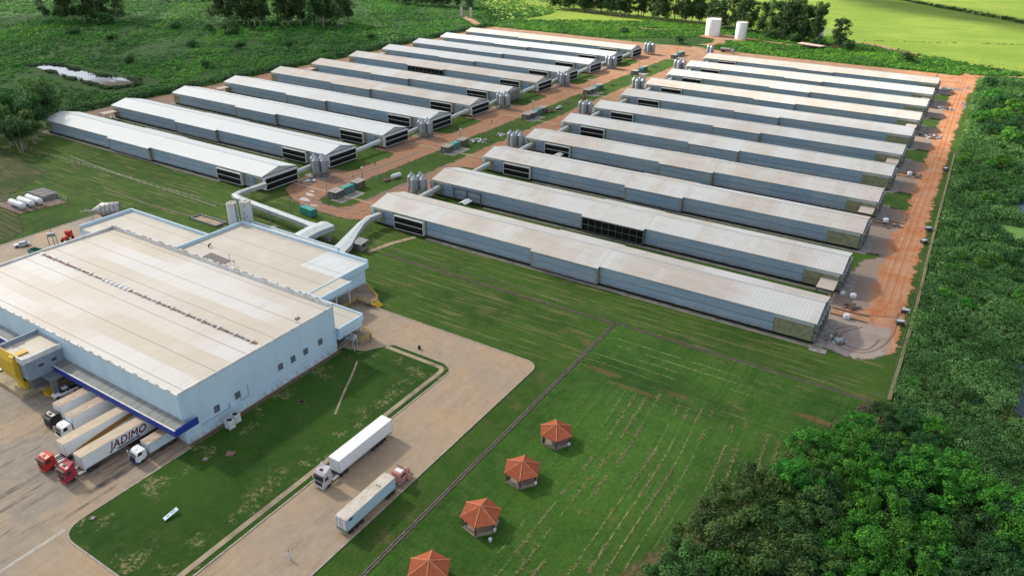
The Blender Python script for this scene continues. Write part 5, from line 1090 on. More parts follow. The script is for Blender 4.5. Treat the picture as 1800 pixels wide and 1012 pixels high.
# ------------------------------------------------------------------ gazebos
def m_tile():
    s = NT('terracotta_tiles'); p = s.obj(); q = s.xyz(p)
    cell = s.white(s.comb(s.math('FLOOR', s.math('MULTIPLY', q[0], 3.3)), s.math('FLOOR', s.math('MULTIPLY', q[1], 3.3)), s.math('FLOOR', s.math('MULTIPLY', q[2], 6.))))
    c = s.mix(s.ramp(s.noise(p, 1.2, 4), .35, .7), (.50, .13, .055), (.40, .105, .045)); c = s.mix(s.math('MULTIPLY', cell, .5), c, (.55, .20, .10))
    c = s.mix(s.math('MULTIPLY', s.line(q[2], .155, .035), .7), c, (.13, .035, .02)); c = s.mix(s.ramp(s.noise(p, .9, 4, .7), .60, .75, 0, .5), c, (.16, .09, .06)); return s.bsdf(c, .8)
M_tile = m_tile(); M_ridge = plain('ridge_tile', (.60, .22, .11), .8, dirt=.2); M_gwall = plain('gazebo_plaster', (.40, .33, .26), .85, dirt=.3); M_gfloor = plain('gazebo_floor', (.33, .27, .21), .9)
def gazebo():
    Rr, ze, za = 4.0, 2.55, 4.35; V = [(Rr * math.cos(math.pi / 3 * k), Rr * math.sin(math.pi / 3 * k)) for k in range(6)]
    r = MB()
    for k in range(6):
        a, b_ = V[k], V[(k + 1) % 6]; r.add([(a[0], a[1], ze), (b_[0], b_[1], ze), (0, 0, za), (a[0], a[1], ze - .1), (b_[0], b_[1], ze - .1), (0, 0, za - .15)], [(0, 1, 2), (5, 4, 3), (0, 3, 4, 1)])
        A, B = Vector((*a, ze)), Vector((*b_, ze)); M_ = (A + B) / 2; T = Vector((0, 0, za)); u = (B - A).normalized(); n = 14
        for j in range(n):
            t = (j + .5) / n - .5; f = 1 - abs(t) * 2
            p0 = M_ + u * (t * Rr) + Vector((0, 0, .02)); p1 = p0 + (T - M_) * f; r.tube(p0, p1, .085, n=5)
    rd = MB()
    for k in range(6): rd.tube((V[k][0], V[k][1], ze + .05), (0, 0, za + .05), .12, n=6)
    rd.lathe([(.28, za - .02), (.2, za + .15), (.01, za + .28)], 10)
    po = []
    for k in range(6): c_ = V[k]; m = MB(); m.box(-.12, .12, -.12, .12, .02, ze - .05); po.append(P('post', m.mesh('gazebo_post', plain('dark_post', (.07, .05, .045), .8) if 'dark_post' not in bpy.data.materials else bpy.data.materials['dark_post']), (c_[0] * .86, c_[1] * .86, 0), rot=math.pi / 3 * k))
    wl = MB(); q = .85
    for k in range(6):
        if k == 2: continue
        a = Vector(V[k]) * q; b_ = Vector(V[(k + 1) % 6]) * q; n = Vector((a.y - b_.y, b_.x - a.x)).normalized() * .07; d = (b_ - a) * .05; a += d; b_ -= d
        wl.prism([(a + n)[:], (b_ + n)[:], (b_ - n)[:], (a - n)[:]], .02, .62)
    fl = MB(); fl.prism([(x * .92, y * .92) for x, y in V], -.1, .1)
    bn = MB(); bn.prism([(x * .33, y * .33) for x, y in V], .1, .75); 
    return P('gazebo', None, kids=[P('roof', r.mesh('gazebo_roof', M_tile), kids=[P('ridge_tile', rd.mesh('gazebo_ridges', M_ridge))])] + po + [P('low_wall', wl.mesh('gazebo_wall', M_gwall)), P('floor', fl.mesh('gazebo_floor', M_gfloor)), P('table', bn.mesh('gazebo_table', M_gwall))])
GZ = gazebo(); gl = ['farthest from the camera, near the fence corner', 'second from the back', 'third from the back, a white bin beside it', 'nearest, cut by the bottom edge of the picture']
for k, (x, y, a, sc_) in enumerate([(-60, 118.1, 0, 1), (-60, 103.3, -6, 1.02), (-60.1, 87.9, -13, 1.04), (-60.4, 71.9, 0, 1.02)]):
    put(GZ, (x, y, .03), rot=R(a), label='hexagonal gazebo with orange tiled roof, ' + gl[k], cat='gazebo', group='gazebos', scale=sc_)
    m = MB(); m.tube((0, 0, 0), (0, 0, 1.0), .05, n=6); bn = MB(); bn.lathe([(.2, .95), (.3, 1.0), (.34, 1.5), (.02, 1.62)], 12)
    put(P('litter_bin', None, kids=[P('stand', m.mesh('bin_stand', M_shade)), P('bucket', bn.mesh('bin_bucket', M_white))]), (x + 3.9, y - 1.6 + .5, .03), label='small white bin on a pole beside the %s gazebo' % ['farthest', 'second farthest', 'third farthest', 'nearest'][k], cat='bin', group='bins by the gazebos')
m = MB(); m.lathe([(.28, .02), (.36, .7), (.3, .75), (.01, .76)], 12)
put(P('bucket', m.mesh('white_bucket', M_white), ), (-56.0, 85.0, .03), label='white bucket on the grass beside the third gazebo', cat='bucket')

# ------------------------------------------------------------------ fences and channels
M_post = plain('concrete_post', (.24, .24, .21), .85, dirt=.2)
def m_mesh():
    s = NT('wire_mesh'); nd = s.n('ShaderNodeBsdfPrincipled'); nd.inputs['Base Color'].default_value = (.3, .3, .28, 1); tr = s.n('ShaderNodeBsdfTransparent'); mx = s.n('ShaderNodeMixShader'); mx.inputs[0].default_value = .03
    s.t.links.new(tr.outputs[0], mx.inputs[1]); s.t.links.new(nd.outputs[0], mx.inputs[2]); s.t.links.new(mx.outputs[0], s.out.inputs[0]); return s.m
M_mesh = m_mesh()
def fence(a, b_, sp, h, label, bent=False, seed=1, top=True, pm=None, r=.065):
    a, b_ = Vector(a), Vector(b_); L_ = (b_ - a).length; n = int(L_ / sp); d = (b_ - a).normalized(); nr = Vector((-d.y, d.x)); rs = random.Random(seed)
    pm_ = MB(); pm_.box(-r, r, -r, r, -.1, h)
    if bent: pm_.tube((0, 0, h), (nr.x * -.35, nr.y * -.35, h + .35), r * .9, n=5)
    pme = pm_.mesh('fence_post', pm or M_post); k = [P('post', pme, (a.x + d.x * sp * i, a.y + d.y * sp * i, rs.uniform(-.06, .02)), rot=0) for i in range(n + 1)]
    w_ = MB()
    for z in (h * .55, h - .1): w_.tube((a.x, a.y, z), (b_.x, b_.y, z), .010, n=3)
    k.append(P('wire', w_.mesh('fence_wire', M_galv)))
    return put(P('fence', None, kids=k), label=label, cat='fence')
fence((-165, 175.9), (-72, 175.2), 3.55, 2.0, 'wire fence with pale concrete posts from the hut to the drain corner', seed=2)
fence((-68, 175.1), (1.2, 175.6), 3.7, 2.0, 'wire fence with pale concrete posts between meadow and nearest barn', seed=3)
fence((-70.1, 38), (-70.1, 168), 3.5, 1.8, 'fence of bent-topped pale posts running along the drain beside the road', bent=True, seed=4, r=.075)
fence((1.6, 177), (.9, 420), 4.5, 1.9, 'low overgrown fence at the edge of the right-hand scrub', seed=5, pm=plain('weathered_post', (.26, .22, .16), .9, dirt=.3))
fence((-21, 117), (-.8, 172), 4.2, 1.3, 'short wire fence with dark posts along the lower meadow edge', seed=6, top=False, pm=plain('dark_wood_post', (.05, .04, .035), .9))
fence((-402, 170), (-216, 172.6), 4.4, 1.6, 'thin wire fence across the grass behind the annex', seed=7, pm=bpy.data.materials['weathered_post'], r=.07)
M_ditch = plain('drain_dark', (.045, .038, .032), .95, dirt=.4); M_lip = plain('drain_lip', (.15, .13, .095), .9, dirt=.35, scale=.5)
def channel(pts, label, w0=.8):
    strip('drain', pts, -w0 / 2, w0, M_ditch, 0, .05, label)
    strip('drain_lip', pts, -w0 / 2 - .18, .18, M_lip, 0, .13); strip('drain_lip', pts, w0 / 2, .2, M_lip, 0, .10)
channel([(-71.0, 30), (-70.9, 175)], 'narrow dark drain running beside the gazebo fence', .5)
channel([(-158, 173.6), (-110, 173.0), (-71, 173.6), (-30, 173.5), (4, 173.0)], 'narrow dark drain along the far side of the meadow', .5)
strip('drain_lip', curve([(-352, 176), (-300, 173), (-262, 172), (-243, 171.5)]), 0, .35, plain('pale_channel', (.30, .29, .23), .9), 0, .08)
strip('drain', curve([(-300, 160), (-270, 158.5), (-240, 159.5), (-214, 161)]), 0, .7, M_lip, 0, .07, 'dry narrow gutter across the grass behind the hall')
strip('vine_growth', curve([(2.2, 176), (2.6, 230), (1.9, 300), (1.2, 420)]), -.5, .9, plain('dry_creeper', (.22, .21, .10), .95, dirt=.3, scale=2), 0, .35, 'strip of pale dry creeper along the right-hand fence')
# low block pen beyond the annex
m = MB()
for a in ((-240.8, 157.2, -240.5, 162.2), (-240.8, 157.2, -226, 157.5), (-226.2, 157.5, -225.9, 161.5), (-240.8, 162.0, -226, 161.6)): m.box(min(a[0], a[2]), max(a[0], a[2]) + .2, min(a[1], a[3]), max(a[1], a[3]) + .2, 0, .6)
fl = MB().box(-240.3, -226.4, 157.8, 161.5, 0, .09)
put(P('block_pen', None, kids=[P('wall', m.mesh('pen_wall', M_shade)), P('floor', fl.mesh('pen_floor', M_path))]), label='low roofless block pen in the grass beyond the annex', cat='pen')
# ------------------------------------------------------------------ gas tanks in their compound
M_tankw = plain('white_tank_paint', (.66, .70, .73), .4, dirt=.12)
def gastank():
    t = MB(); t.lathe([(.05, -5.4), (.7, -5.2), (1.15, -4.6), (1.25, -4.2), (1.25, 4.2), (1.15, 4.6), (.7, 5.2), (.05, 5.4)], 24, axis='x'); t.v = [(x, y, z + 1.75) for x, y, z in t.v]
    s_ = MB()
    for x in (-3, 3): s_.box(x - .25, x + .25, -.8, .8, 0, .9)
    v = MB(); v.lathe([(.3, 2.9), (.3, 3.25), (.01, 3.3)], 10); v.tube((-2, 0, 3.0), (-2, 0, 3.3), .12, n=6)
    return P('gas_tank', None, kids=[P('vessel', t.mesh('gas_vessel', M_tankw, True)), P('saddle', s_.mesh('gas_saddle', M_conc2)), P('valve_cover', v.mesh('gas_valve', M_galv))])
GT = gastank()
for k, yy in enumerate((127.6, 130.9, 134.0)): put(GT, (-305.3, yy, .08), rot=0, label='white horizontal gas tank, %s of the three in the compound' % ['nearest', 'middle', 'farthest'][k], cat='gas tank', group='gas tanks')
slab('compound_slab', [(-317, 124.5), (-298.5, 124.5), (-296, 141.5), (-314, 141.5)], plain('brown_slab', (.20, .13, .095), .9, dirt=.3, scale=.5), 0, .1, 'brown bare floor of the gas tank compound')
m = MB(); m.box(-314.5, -304, 137, 142.5, 0, 1.9); r = MB()
for k in range(9): r.box(-314.8 + (k % 3) * 3.6, -311.5 + (k % 3) * 3.6, 136.7 + (k // 3) * 2, 138.9 + (k // 3) * 2, 1.9 + .05 * (k % 2), 2.06 + .05 * (k % 2))
put(P('low_shed', None, kids=[P('wall', m.mesh('low_shed_wall', M_conc2)), P('roof', r.mesh('low_shed_roof', plain('slate_panels', (.17, .155, .165), .8)))]), label='low shed with grey panel roof in the gas tank compound', cat='shed')
railing([(-317.3, 124.3), (-298.3, 124.3), (-295.6, 141.8), (-314, 142.8), (-317.3, 124.3)], .1, 1.9, M_galv, post=2.4, name='fence', label='wire enclosure of the gas tank compound', r=.05)
# big horizontal tank with cone end at the back yard
t = MB(); t.lathe([(.25, -1), (2.6, 2.5), (2.65, 2.6), (2.65, 8.4), (2.3, 8.9), (.05, 9.0)], 28, axis='y'); t.v = [(x, y, z + 3.1) for x, y, z in t.v]; t2 = MB()
for yy in (2.6, 4.2, 5.8, 7.4): t2.lathe([(2.66, yy - .08), (2.74, yy), (2.66, yy + .08)], 28, axis='y')
t2.v = [(x, y, z + 3.1) for x, y, z in t2.v]; s_ = MB()
for yy in (2.6, 7.5): s_.box(-1.9, 1.9, yy - .2, yy + .2, 0, 1.2)
for a in ((-1.4, -1.2), (1.4, -1.2), (-1.4, -3.4)): s_.tube((a[0], a[1], 0), (a[0] * .9, a[1] + .4, 3.4), .09, n=5)
s_.tube((-1.4, -3.4, 3.2), (1.4, -1.2, 3.2), .09, n=5); s_.tube((-1.3, -5.5, 2.6), (-1.3, -1, 2.9), .08, n=5)
put(P('lying_tank', None, kids=[P('vessel', t.mesh('lying_vessel', plain('stained_steel', (.42, .41, .39), .4, .5, .5, dirt=.25), True), kids=[P('band', t2.mesh('tank_bands', M_steel))]), P('cradle', s_.mesh('tank_cradle', M_galv))]), (-270.6, 138.3, 0), rot=R(-42), label='steel tank lying on its side with a cone end behind the hall', cat='tank')

# ------------------------------------------------------------------ white water tanks at the top
for k, (x, y, r_, h_) in enumerate(((-224.8, 730, 7.0, 15.5), (-196.2, 724.5, 5.1, 15.2))):
    t = MB(); t.lathe([(r_, 0), (r_, h_), (r_ - .15, h_ + .2), (r_ - .4, h_ + .1), (.01, h_ + .9)], 40); rl = MB()
    for j in range(16): a = j * math.pi / 8; rl.tube(((r_ - .2) * math.cos(a), (r_ - .2) * math.sin(a), h_), ((r_ - .2) * math.cos(a), (r_ - .2) * math.sin(a), h_ + 1.1), .09, n=4)
    for j in range(32): a = j * math.pi / 16; b2 = a + math.pi / 16; rl.tube(((r_ - .2) * math.cos(a), (r_ - .2) * math.sin(a), h_ + 1.1), ((r_ - .2) * math.cos(b2), (r_ - .2) * math.sin(b2), h_ + 1.1), .09, n=4)
    ld = MB().box(r_, r_ + .5, -.4, .4, 0, h_ + .8)
    put(P('water_tank', None, kids=[P('shell', t.mesh('water_tank_shell', plain('white_tank_shell', (.80, .80, .78), .45, dirt=.06) if k == 0 else bpy.data.materials['white_tank_shell'], True)), P('railing', rl.mesh('water_tank_rail', plain('tan_rail', (.45, .33, .2), .6) if k == 0 else bpy.data.materials['tan_rail'])), P('ladder', ld.mesh('water_tank_ladder', M_galv))]), (x, y, 0), label='%s white cylindrical water tank in front of the trees' % ('broader left-hand' if k == 0 else 'slimmer right-hand'), cat='water tank')
# open shed with smoke
m = MB(); m.add([(-141, 705, 4.2), (-121, 703, 3.6), (-118, 714, 3.2), (-139, 717, 4.0), (-141, 705, 4.0), (-121, 703, 3.4), (-118, 714, 3.0), (-139, 717, 3.8)], [(0, 1, 2, 3), (7, 6, 5, 4), (0, 4, 5, 1), (1, 5, 6, 2), (2, 6, 7, 3), (3, 7, 4, 0)])
p_ = MB()
for x, y in ((-140, 706), (-131, 705), (-122, 704), (-119, 713), (-138, 716)): p_.box(x - .2, x + .2, y - .2, y + .2, 0, 3.3)
sw_ = MB().box(-137, -124, 709, 712, 0, 1.8)
put(P('open_shed', None, kids=[P('roof', m.mesh('open_shed_roof', plain('pinkish_sheet', (.55, .42, .36), .7))), P('post', p_.mesh('open_shed_posts', M_steel)), P('stacked_goods', sw_.mesh('shed_goods', M_conc2))]), label='open shed with pinkish sheet roof under the trees, smoke behind it', cat='shed')
def smoke():
    s = NT('smoke'); v = s.n('ShaderNodeVolumePrincipled'); v.inputs['Color'].default_value = (.45, .62, .8, 1); n = s.noise(s.obj(), .12, 4, .6); s.put(v.inputs['Density'], s.math('MULTIPLY', s.ramp(n, .40, .8), .045)); s.t.links.new(v.outputs[0], s.out.inputs[1])
    m = MB(); P_ = [(-134, 720, 3, 2.5), (-128, 722, 7, 4), (-122, 724, 12, 6), (-118, 726, 18, 7.5)]
    prof = []; 
    for a, b_ in zip(P_[:-1], P_[1:]): pass
    vs = []; n_ = 10
    for x, y, z, r in P_:
        for i in range(n_): t = 2 * math.pi * i / n_; vs.append((x + r * math.cos(t), y + r * .6 * math.sin(t), z + r * .5 * math.cos(t + .5)))
    fs = [(j * n_ + i, j * n_ + (i + 1) % n_, (j + 1) * n_ + (i + 1) % n_, (j + 1) * n_ + i) for j in range(3) for i in range(n_)] + [tuple(range(n_)), tuple(range(4 * n_ - 1, 3 * n_ - 1, -1))]
    o = bpy.data.objects.new('smoke', m.add(vs, fs).mesh('smoke', s.m)); C.objects.link(o); o['kind'] = 'stuff'; o['label'] = 'thin bluish smoke drifting from behind the open shed'; o['category'] = 'smoke'
smoke()
# gate posts at the back road
m = MB(); m.box(-496.5, -494, 694, 695.5, 0, 9.5); m.box(-486, -483.5, 697, 698.5, 0, 9.5); g = MB()
for z in (1, 3, 5): g.box(-494, -486, 695.5, 695.8, z, z + .3)
put(P('gateway', None, kids=[P('pillar', m.mesh('gate_pillars', plain('pale_pillar', (.60, .50, .42), .8))), P('gate', g.mesh('gate_bars', M_steel))]), label='pale pillared gateway on the far dirt track behind the left row', cat='gateway')
# ------------------------------------------------------------------ generator sheds on the island
M_teal = plain('teal_enclosure', (.025, .27, .23), .45, dirt=.15); M_tan_dk = plain('brown_shed', (.14, .115, .085), .85, dirt=.3); M_gsh = plain('grey_shed', (.105, .115, .11), .8, dirt=.3); M_shr = plain('shed_roof_sheet', (.33, .31, .28), .8, dirt=.3)
def gshed(w_, d_, h_, wall, roof, slope=.25):
    m = MB(); m.box(0, w_, 0, d_, 0, h_); dr = MB().box(-.04, -.0, d_ * .3, d_ * .7, .1, h_ * .8).box(w_ * .2, w_ * .6, -.05, -.0, .1, h_ * .8); r = MB(); r.extr([(-.3, h_ + .01), (d_ + .3, h_ + .01 + slope), (d_ + .3, h_ + .12 + slope), (-.3, h_ + .12)], -.3, w_ + .3, 'x')
    return P('shed', None, kids=[P('wall', m.mesh('gs_wall', wall)), P('roof', r.mesh('gs_roof', roof)), P('door', dr.mesh('gs_door', M_shade))])
def genset():
    m = MB(); m.box(0, 3.0, 0, 6.4, .3, 3.1); me = bev(m.mesh('genset_body', M_teal), .12); l = MB()
    for k in range(6): l.box(3.0, 3.04, .5 + k * .95, 1.2 + k * .95, .9, 2.5)
    for k in range(5): l.box(.3 + k * .5, .6 + k * .5, -.04, 0, .9, 2.5)
    t = MB(); t.box(.1, 2.9, .1, 6.3, 3.1, 3.16); s_ = MB().box(0.1, 2.9, 0.1, 6.3, 0, .3)
    e = MB(); e.tube((1.5, 5.6, 3.1), (1.5, 5.6, 3.8), .12, n=8)
    return P('generator', None, kids=[P('enclosure', me, kids=[P('louvre', l.mesh('genset_louvre', M_shade))]), P('top', t.mesh('genset_top', M_teal)), P('base', s_.mesh('genset_base', M_steel)), P('exhaust', e.mesh('genset_exhaust', M_galv))])
GSH = gshed(4.2, 4.6, 2.9, M_gsh, M_shr); BSH = gshed(3.8, 4.8, 2.8, M_tan_dk, M_shr); GEN = genset()
site = ['nearest', 'second', 'third', 'fourth', 'fifth', 'farthest']
for i in range(6):
    y0_ = 203.0 + 76.8 * i if i < 5 else 590
    xo = -213.3
    slab('concrete_pad', [(xo + 2.5, y0_ - 1.5), (xo + 9, y0_ - 1.5), (xo + 9, y0_ + 12.5), (xo + 2.5, y0_ + 12.5)], M_conc2, 0, .12)
    put(GSH, (xo, y0_, .05), label='grey shed with flat sheet roof, left of the %s teal generator on the island' % site[i], cat='shed', group='grey island sheds')
    if i in (1, 2, 3): put(GSH, (xo + .3, y0_ + 5.1, .05), label='second dark shed right against the %s teal generator on the island' % site[i], cat='shed', group='grey island sheds') if i > 1 else None
    dy = 5.6 if i < 2 else 10.6
    put(GEN, (xo + .6, y0_ + dy, .05), label='teal generator enclosure on the grass island, %s of its row' % site[i], cat='generator', group='teal generators')
    put(BSH, (xo - .6, y0_ + dy + 8.4, .05), label='brown flat-roofed shed behind the %s teal generator' % site[i], cat='shed', group='brown island sheds')
GL2 = genset(); put(GL2, (-203, 183.2, .05), rot=R(82), label='long teal generator alone on the grass south of the turning loop', cat='generator', scale=(1, 1.12, .95))
# power poles and lamps
def pole(h=10, cross=True, lamp=False):
    m = MB(); m.tube((0, 0, 0), (0, 0, h), .17, .11, n=8); k = [P('shaft', m.mesh('pole_shaft', plain('pole_concrete', (.20, .18, .16), .85) if 'pole_concrete' not in bpy.data.materials else bpy.data.materials['pole_concrete']))]
    if cross: c_ = MB().box(-1.3, 1.3, -.07, .07, h - .6, h - .42); [c_.tube((x, 0, h - .42), (x, 0, h - .15), .06, n=5) for x in (-1.1, -.4, .4, 1.1)]; k.append(P('crossarm', c_.mesh('pole_crossarm', M_steel)))
    if lamp: l = MB(); l.box(-.5, .5, -.35, .35, h - 1.9, h - 1.3); l.tube((0, 0, h - 1), (.9, 0, h - .8), .06, n=5); k.append(P('lamp_head', l.mesh('pole_lamp', M_white)))
    return P('power_pole' if cross else 'lamp_post', None, kids=k)
PO, LP = pole(11), pole(8, False, True)
for k, (x, y, lb) in enumerate([(-210.6, 199.8, 'tall pole at the rounded front end of the grass island'), (-212.6, 182.0, 'tall pole beside the long teal generator'), (-216.3, 612, 'tall pole at the far end of the grass island')]): put(PO, (x, y, 0), label=lb, cat='power pole')
for k, (x, y) in enumerate([(-215.1, 225.7), (-216.0, 300.5), (-216.4, 374.4), (-216.4, 447.8), (-215.6, 531)]): put(LP, (x, y, 0), label='lamp post with white head on the island edge, %s from the front' % ORD[k], cat='lamp post', group='island lamp posts')
for x, y, lb in ((-258.8, 115.8, 'power pole with crossarm on the back yard behind the hall roof'), (-202.5, 163.5, 'power pole with transformer between the two galleries'), (-230, 707, 'dark pole in front of the broader water tank'), (-83, 690, 'dark pole in the scrub right of the open shed'), (-330, 166, 'slim pole in the grass behind the stubble field'), (-238, 184.5, 'pole beside the bend of the long gallery')):
    put(PO, (x, y, 0), label=lb, cat='power pole', scale=.85)
m = MB(); m.box(-1.1, 1.1, -.6, .6, 3.4, 4.6); [m.tube((x, 0, 4.6), (x, 0, 5.1), .1, n=6) for x in (-.7, 0, .7)]; l = MB().box(-1.4, -1.2, -.1, .1, 0, 3.4).box(1.2, 1.4, -.1, .1, 0, 3.4).box(-1.5, 1.5, -.2, .2, 3.25, 3.4)
put(P('transformer', None, kids=[P('casing', m.mesh('transformer_case', M_galv)), P('frame', l.mesh('transformer_frame', M_post))]), (-199.8, 162.2, 0), rot=.3, label='grey transformer on two posts beside the annex', cat='transformer')
# transformers behind hall roof at back yard
put(P('transformer', None, kids=[P('casing', m.mesh('transformer_case2', M_galv)), P('frame', l.mesh('transformer_frame2', M_post))]), (-256.5, 114.5, 1), rot=.9, label='grey transformers on posts behind the hall parapet', cat='transformer')
# tank on the island grass, scrap heaps
t = MB(); t.lathe([(.05, -2.6), (1, -2.3), (1.05, -2), (1.05, 2), (1, 2.3), (.05, 2.6)], 18, axis='y'); t.v = [(x, y, z + 1.05) for x, y, z in t.v]
t2 = MB(); t2.box(-.8, .8, -1.7, -1.3, 0, .3); t2.box(-.8, .8, 1.3, 1.7, 0, .3); put(P('water_drum', None, kids=[P('vessel', t.mesh('drum_vessel', M_tankw, True)), P('saddle', t2.mesh('drum_saddle', M_conc2))]), (-206.6, 238, 0), rot=R(-8), label='white horizontal drum lying on the island grass', cat='tank')
rs = random.Random(11)
def scrap(n, rad, mats, hmax=.9):
    ms = []
    for mm in range(len(mats)):
        m = MB()
        for k in range(n // len(mats)):
            a, r = rs.uniform(0, 6.28), rad * rs.random() ** .6; cx, cy2 = r * math.cos(a), r * math.sin(a); L_, w2, h_ = rs.uniform(.5, 2.2), rs.uniform(.15, .9), rs.uniform(.08, hmax); t = rs.uniform(0, 3.14)
            z0 = rs.uniform(0, .35); tl = rs.uniform(-.25, .25); vs = []
            for sx, sy, sz in ((-1, -1, 0), (1, -1, 0), (1, 1, 0), (-1, 1, 0), (-1, -1, 1), (1, -1, 1), (1, 1, 1), (-1, 1, 1)):
                x, y = sx * L_ / 2, sy * w2 / 2; vs.append((cx + x * math.cos(t) - y * math.sin(t), cy2 + x * math.sin(t) + y * math.cos(t), max(0, z0 + sz * h_ * .5 + tl * sx)))
            m.add(vs, [(0, 3, 2, 1), (4, 5, 6, 7), (0, 1, 5, 4), (1, 2, 6, 5), (2, 3, 7, 6), (3, 0, 4, 7)])
        ms.append(m)
    o = ms[0]; 
    for i, m in enumerate(ms[1:], 1): k = len(o.v); o.v += m.v; o.f += [tuple(q + k for q in f) for f in m.f]; o.mi += [i] * len(m.f)
    return o.mesh('scrap_pile', list(mats))
M_blsc = plain('pale_plastic', (.50, .58, .62), .5, dirt=.3, scale=2); M_brsc = plain('rusty_scrap', (.15, .075, .045), .9, dirt=.3); M_grsc = plain('dull_scrap', (.17, .16, .15), .8, dirt=.3)
for x, y, n, rd, mats, lb in [(-208.6, 306, 46, 4.6, (M_blsc, M_grsc, M_white), 'heap of pale torn plastic sheets beside the second generator'), (-211, 383, 60, 6, (M_grsc, M_brsc, M_tan_dk), 'brown and grey scrap heap behind the small pale car'), (-208, 233, 18, 2.2, (M_brsc, M_tan_dk), 'small rusty machinery scrap beside the white drum'),
    (-208, 425, 26, 4, (M_brsc, M_gsh), 'rusty machine scrap by the third generator'), (-206, 322, 14, 3, (M_white, M_blsc), 'curled white pipes lying on the island grass'), (-211, 405, 18, 3.5, (M_brsc, M_gsh), 'dark scrap bins on the island grass'), (-209, 470, 16, 3, (M_gsh, M_grsc), 'grey scrap behind the fourth generator'), (-210, 549, 12, 2.5, (M_gsh, M_steel), 'dark scrap on the far island grass'),
    (-14.5, 199.5, 30, 3, (M_grsc, M_blsc), 'grey rubble heap by the fans of the nearest right-hand barn'), (-14, 222, 22, 2.4, (M_grsc, M_brsc), 'rubble between the two nearest right-hand barns'), (-13, 452, 60, 6, (M_grsc, M_brsc, M_blsc), 'heap of rails and sheets by the seventh barn of the right-hand row'), (-13, 374, 30, 4, (M_grsc, M_brsc), 'dark debris by the fifth barn of the right-hand row'),
    (-12, 528, 60, 6, (M_grsc, M_steel, M_blsc), 'dark debris and sheets by the ninth barn of the right-hand row'), (-14, 592, 40, 4.5, (M_steel, M_brsc, M_white), 'debris by the farthest right-hand barn'), (-13, 300, 24, 3, (M_grsc, M_steel), 'debris by the third barn of the right-hand row'), (-234, 213, 20, 2.5, (M_galv, M_white), 'row of pale metal feeders by the nearest left-hand barn')]:
    o = put(P('scrap_pile', scrap(n, rd, mats)), (x, y, .04), label=lb, cat='scrap pile')
# bulk bags
def bag():
    m = MB(); m.lathe([(.5, 0), (.75, .15), (.8, .9), (.72, 1.15), (.3, 1.3), (.02, 1.25)], 12); rs2 = random.Random(5); m.v = [(x * (1 + rs2.uniform(-.08, .08)), y * (1 + rs2.uniform(-.08, .08)), z) for x, y, z in m.v]
    l = MB()
    for a in (.8, 2.4, 3.9, 5.5): l.tube((.6 * math.cos(a), .6 * math.sin(a), 1.1), (.35 * math.cos(a + .3), .35 * math.sin(a + .3), 1.5), .04, n=4)
    return P('bulk_bag', m.mesh('bulk_bag', plain('white_sack', (.68, .71, .75), .8, dirt=.1), True), kids=[P('loop', l.mesh('bag_loop', M_white))])
BG = bag()
for x, y, s_, lb in [(-14.3, 213.9, 1.25, 'white bulk bag beside the rutted turning circle'), (-15.0, 229, 1.25, 'white bulk bag on the grass by the second right-hand barn'), (-18.2, 229.6, .95, 'smaller white bag against the second right-hand barn'), (-15.3, 303.2, 1.35, 'white bulk bag beside the dirt spur of the fourth right-hand barn'), (-14.2, 372.4, 1.35, 'white bulk bag beside the dirt spur of the sixth right-hand barn'), (-15, 588, 1.6, 'white bag heap by the farthest right-hand barn')]:
    put(BG, (x, y, .05), label=lb, cat='bag', scale=s_)
# dark bins at the fence
def bin_():
    m = MB(); m.box(-.9, .9, -.6, .6, .15, 1.0); r = MB().box(-1, 1, -.7, .7, .95, 1.1); i = MB().box(-.8, .8, -.5, .5, 1.1, 1.12); return P('trough', None, kids=[P('body', m.mesh('trough_body', M_steel)), P('rim', r.mesh('trough_rim', M_shade)), P('water', i.mesh('trough_inside', M_blsc))])
BI = bin_()
for k, (x, y, lb) in enumerate([(.1, 227.3, 'farther of two dark troughs by the turning circle'), (-.4, 218.9, 'nearer of two dark troughs by the turning circle'), (-.4, 303.6, 'dark trough at the fence level with the fourth barn'), (-.6, 289.2, 'dark trough at the fence level with the third barn'), (-.8, 390, 'dark trough at the fence level with the sixth barn')]): put(BI, (x, y, .05), rot=k * .3, label=lb, cat='trough', scale=1.2)
for i, y in enumerate((262, 300, 337, 414, 452, 490, 528)):
    m = MB(); m.box(-15.6, -13.2, y, y + 3.4, 0, .5); 
slab('concrete_pad', [(-20, 189.5), (-15.5, 189.5), (-15.5, 192.2), (-20, 192.2)], M_conc2, 0, .14)
# dirt spurs with raised kerbs next to the first barn
for k, y in enumerate((216.5, 303, 371)):
    for dy in (-2.0, 1.9): slab('kerb', [(-19, y + dy), (-8.5, y + dy * 1.05), (-8.5, y + dy * 1.05 + .25), (-19, y + dy + .25)], M_gsh, 0, .35)
    slab('dirt_spur', [(-19, y - 1.7), (-8, y - 1.8), (-8, y + 1.8), (-19, y + 1.7)], plain('spur_dirt', (.46, .24, .13), .95, dirt=.3, scale=.5) if k == 0 else bpy.data.materials['spur_dirt'], 0, .12)
# small shed roof between barns 1 and 2
m = MB(); m.extr([(-1.7, 2.3), (0, 2.9), (1.7, 2.3), (1.7, 2.2), (0, 2.8), (-1.7, 2.2)], -2.6, 2.6, 'x'); p_ = MB()
for x in (-2.2, 2.2):
    for y in (-1.4, 1.4): p_.box(x - .08, x + .08, y - .08, y + .08, 0, 2.3)
SM = P('small_canopy', None, kids=[P('roof', m.mesh('small_canopy_roof', M_white)), P('post', p_.mesh('small_canopy_posts', M_steel))])
put(SM, (-160.5, 225.6, 0), rot=R(90), label='small white gabled canopy in front of the empty steel frame', cat='canopy'); put(SM, (-160, 302.5, 0), rot=R(90), label='small white gabled canopy at the side bay of the fourth right-hand barn', cat='canopy')
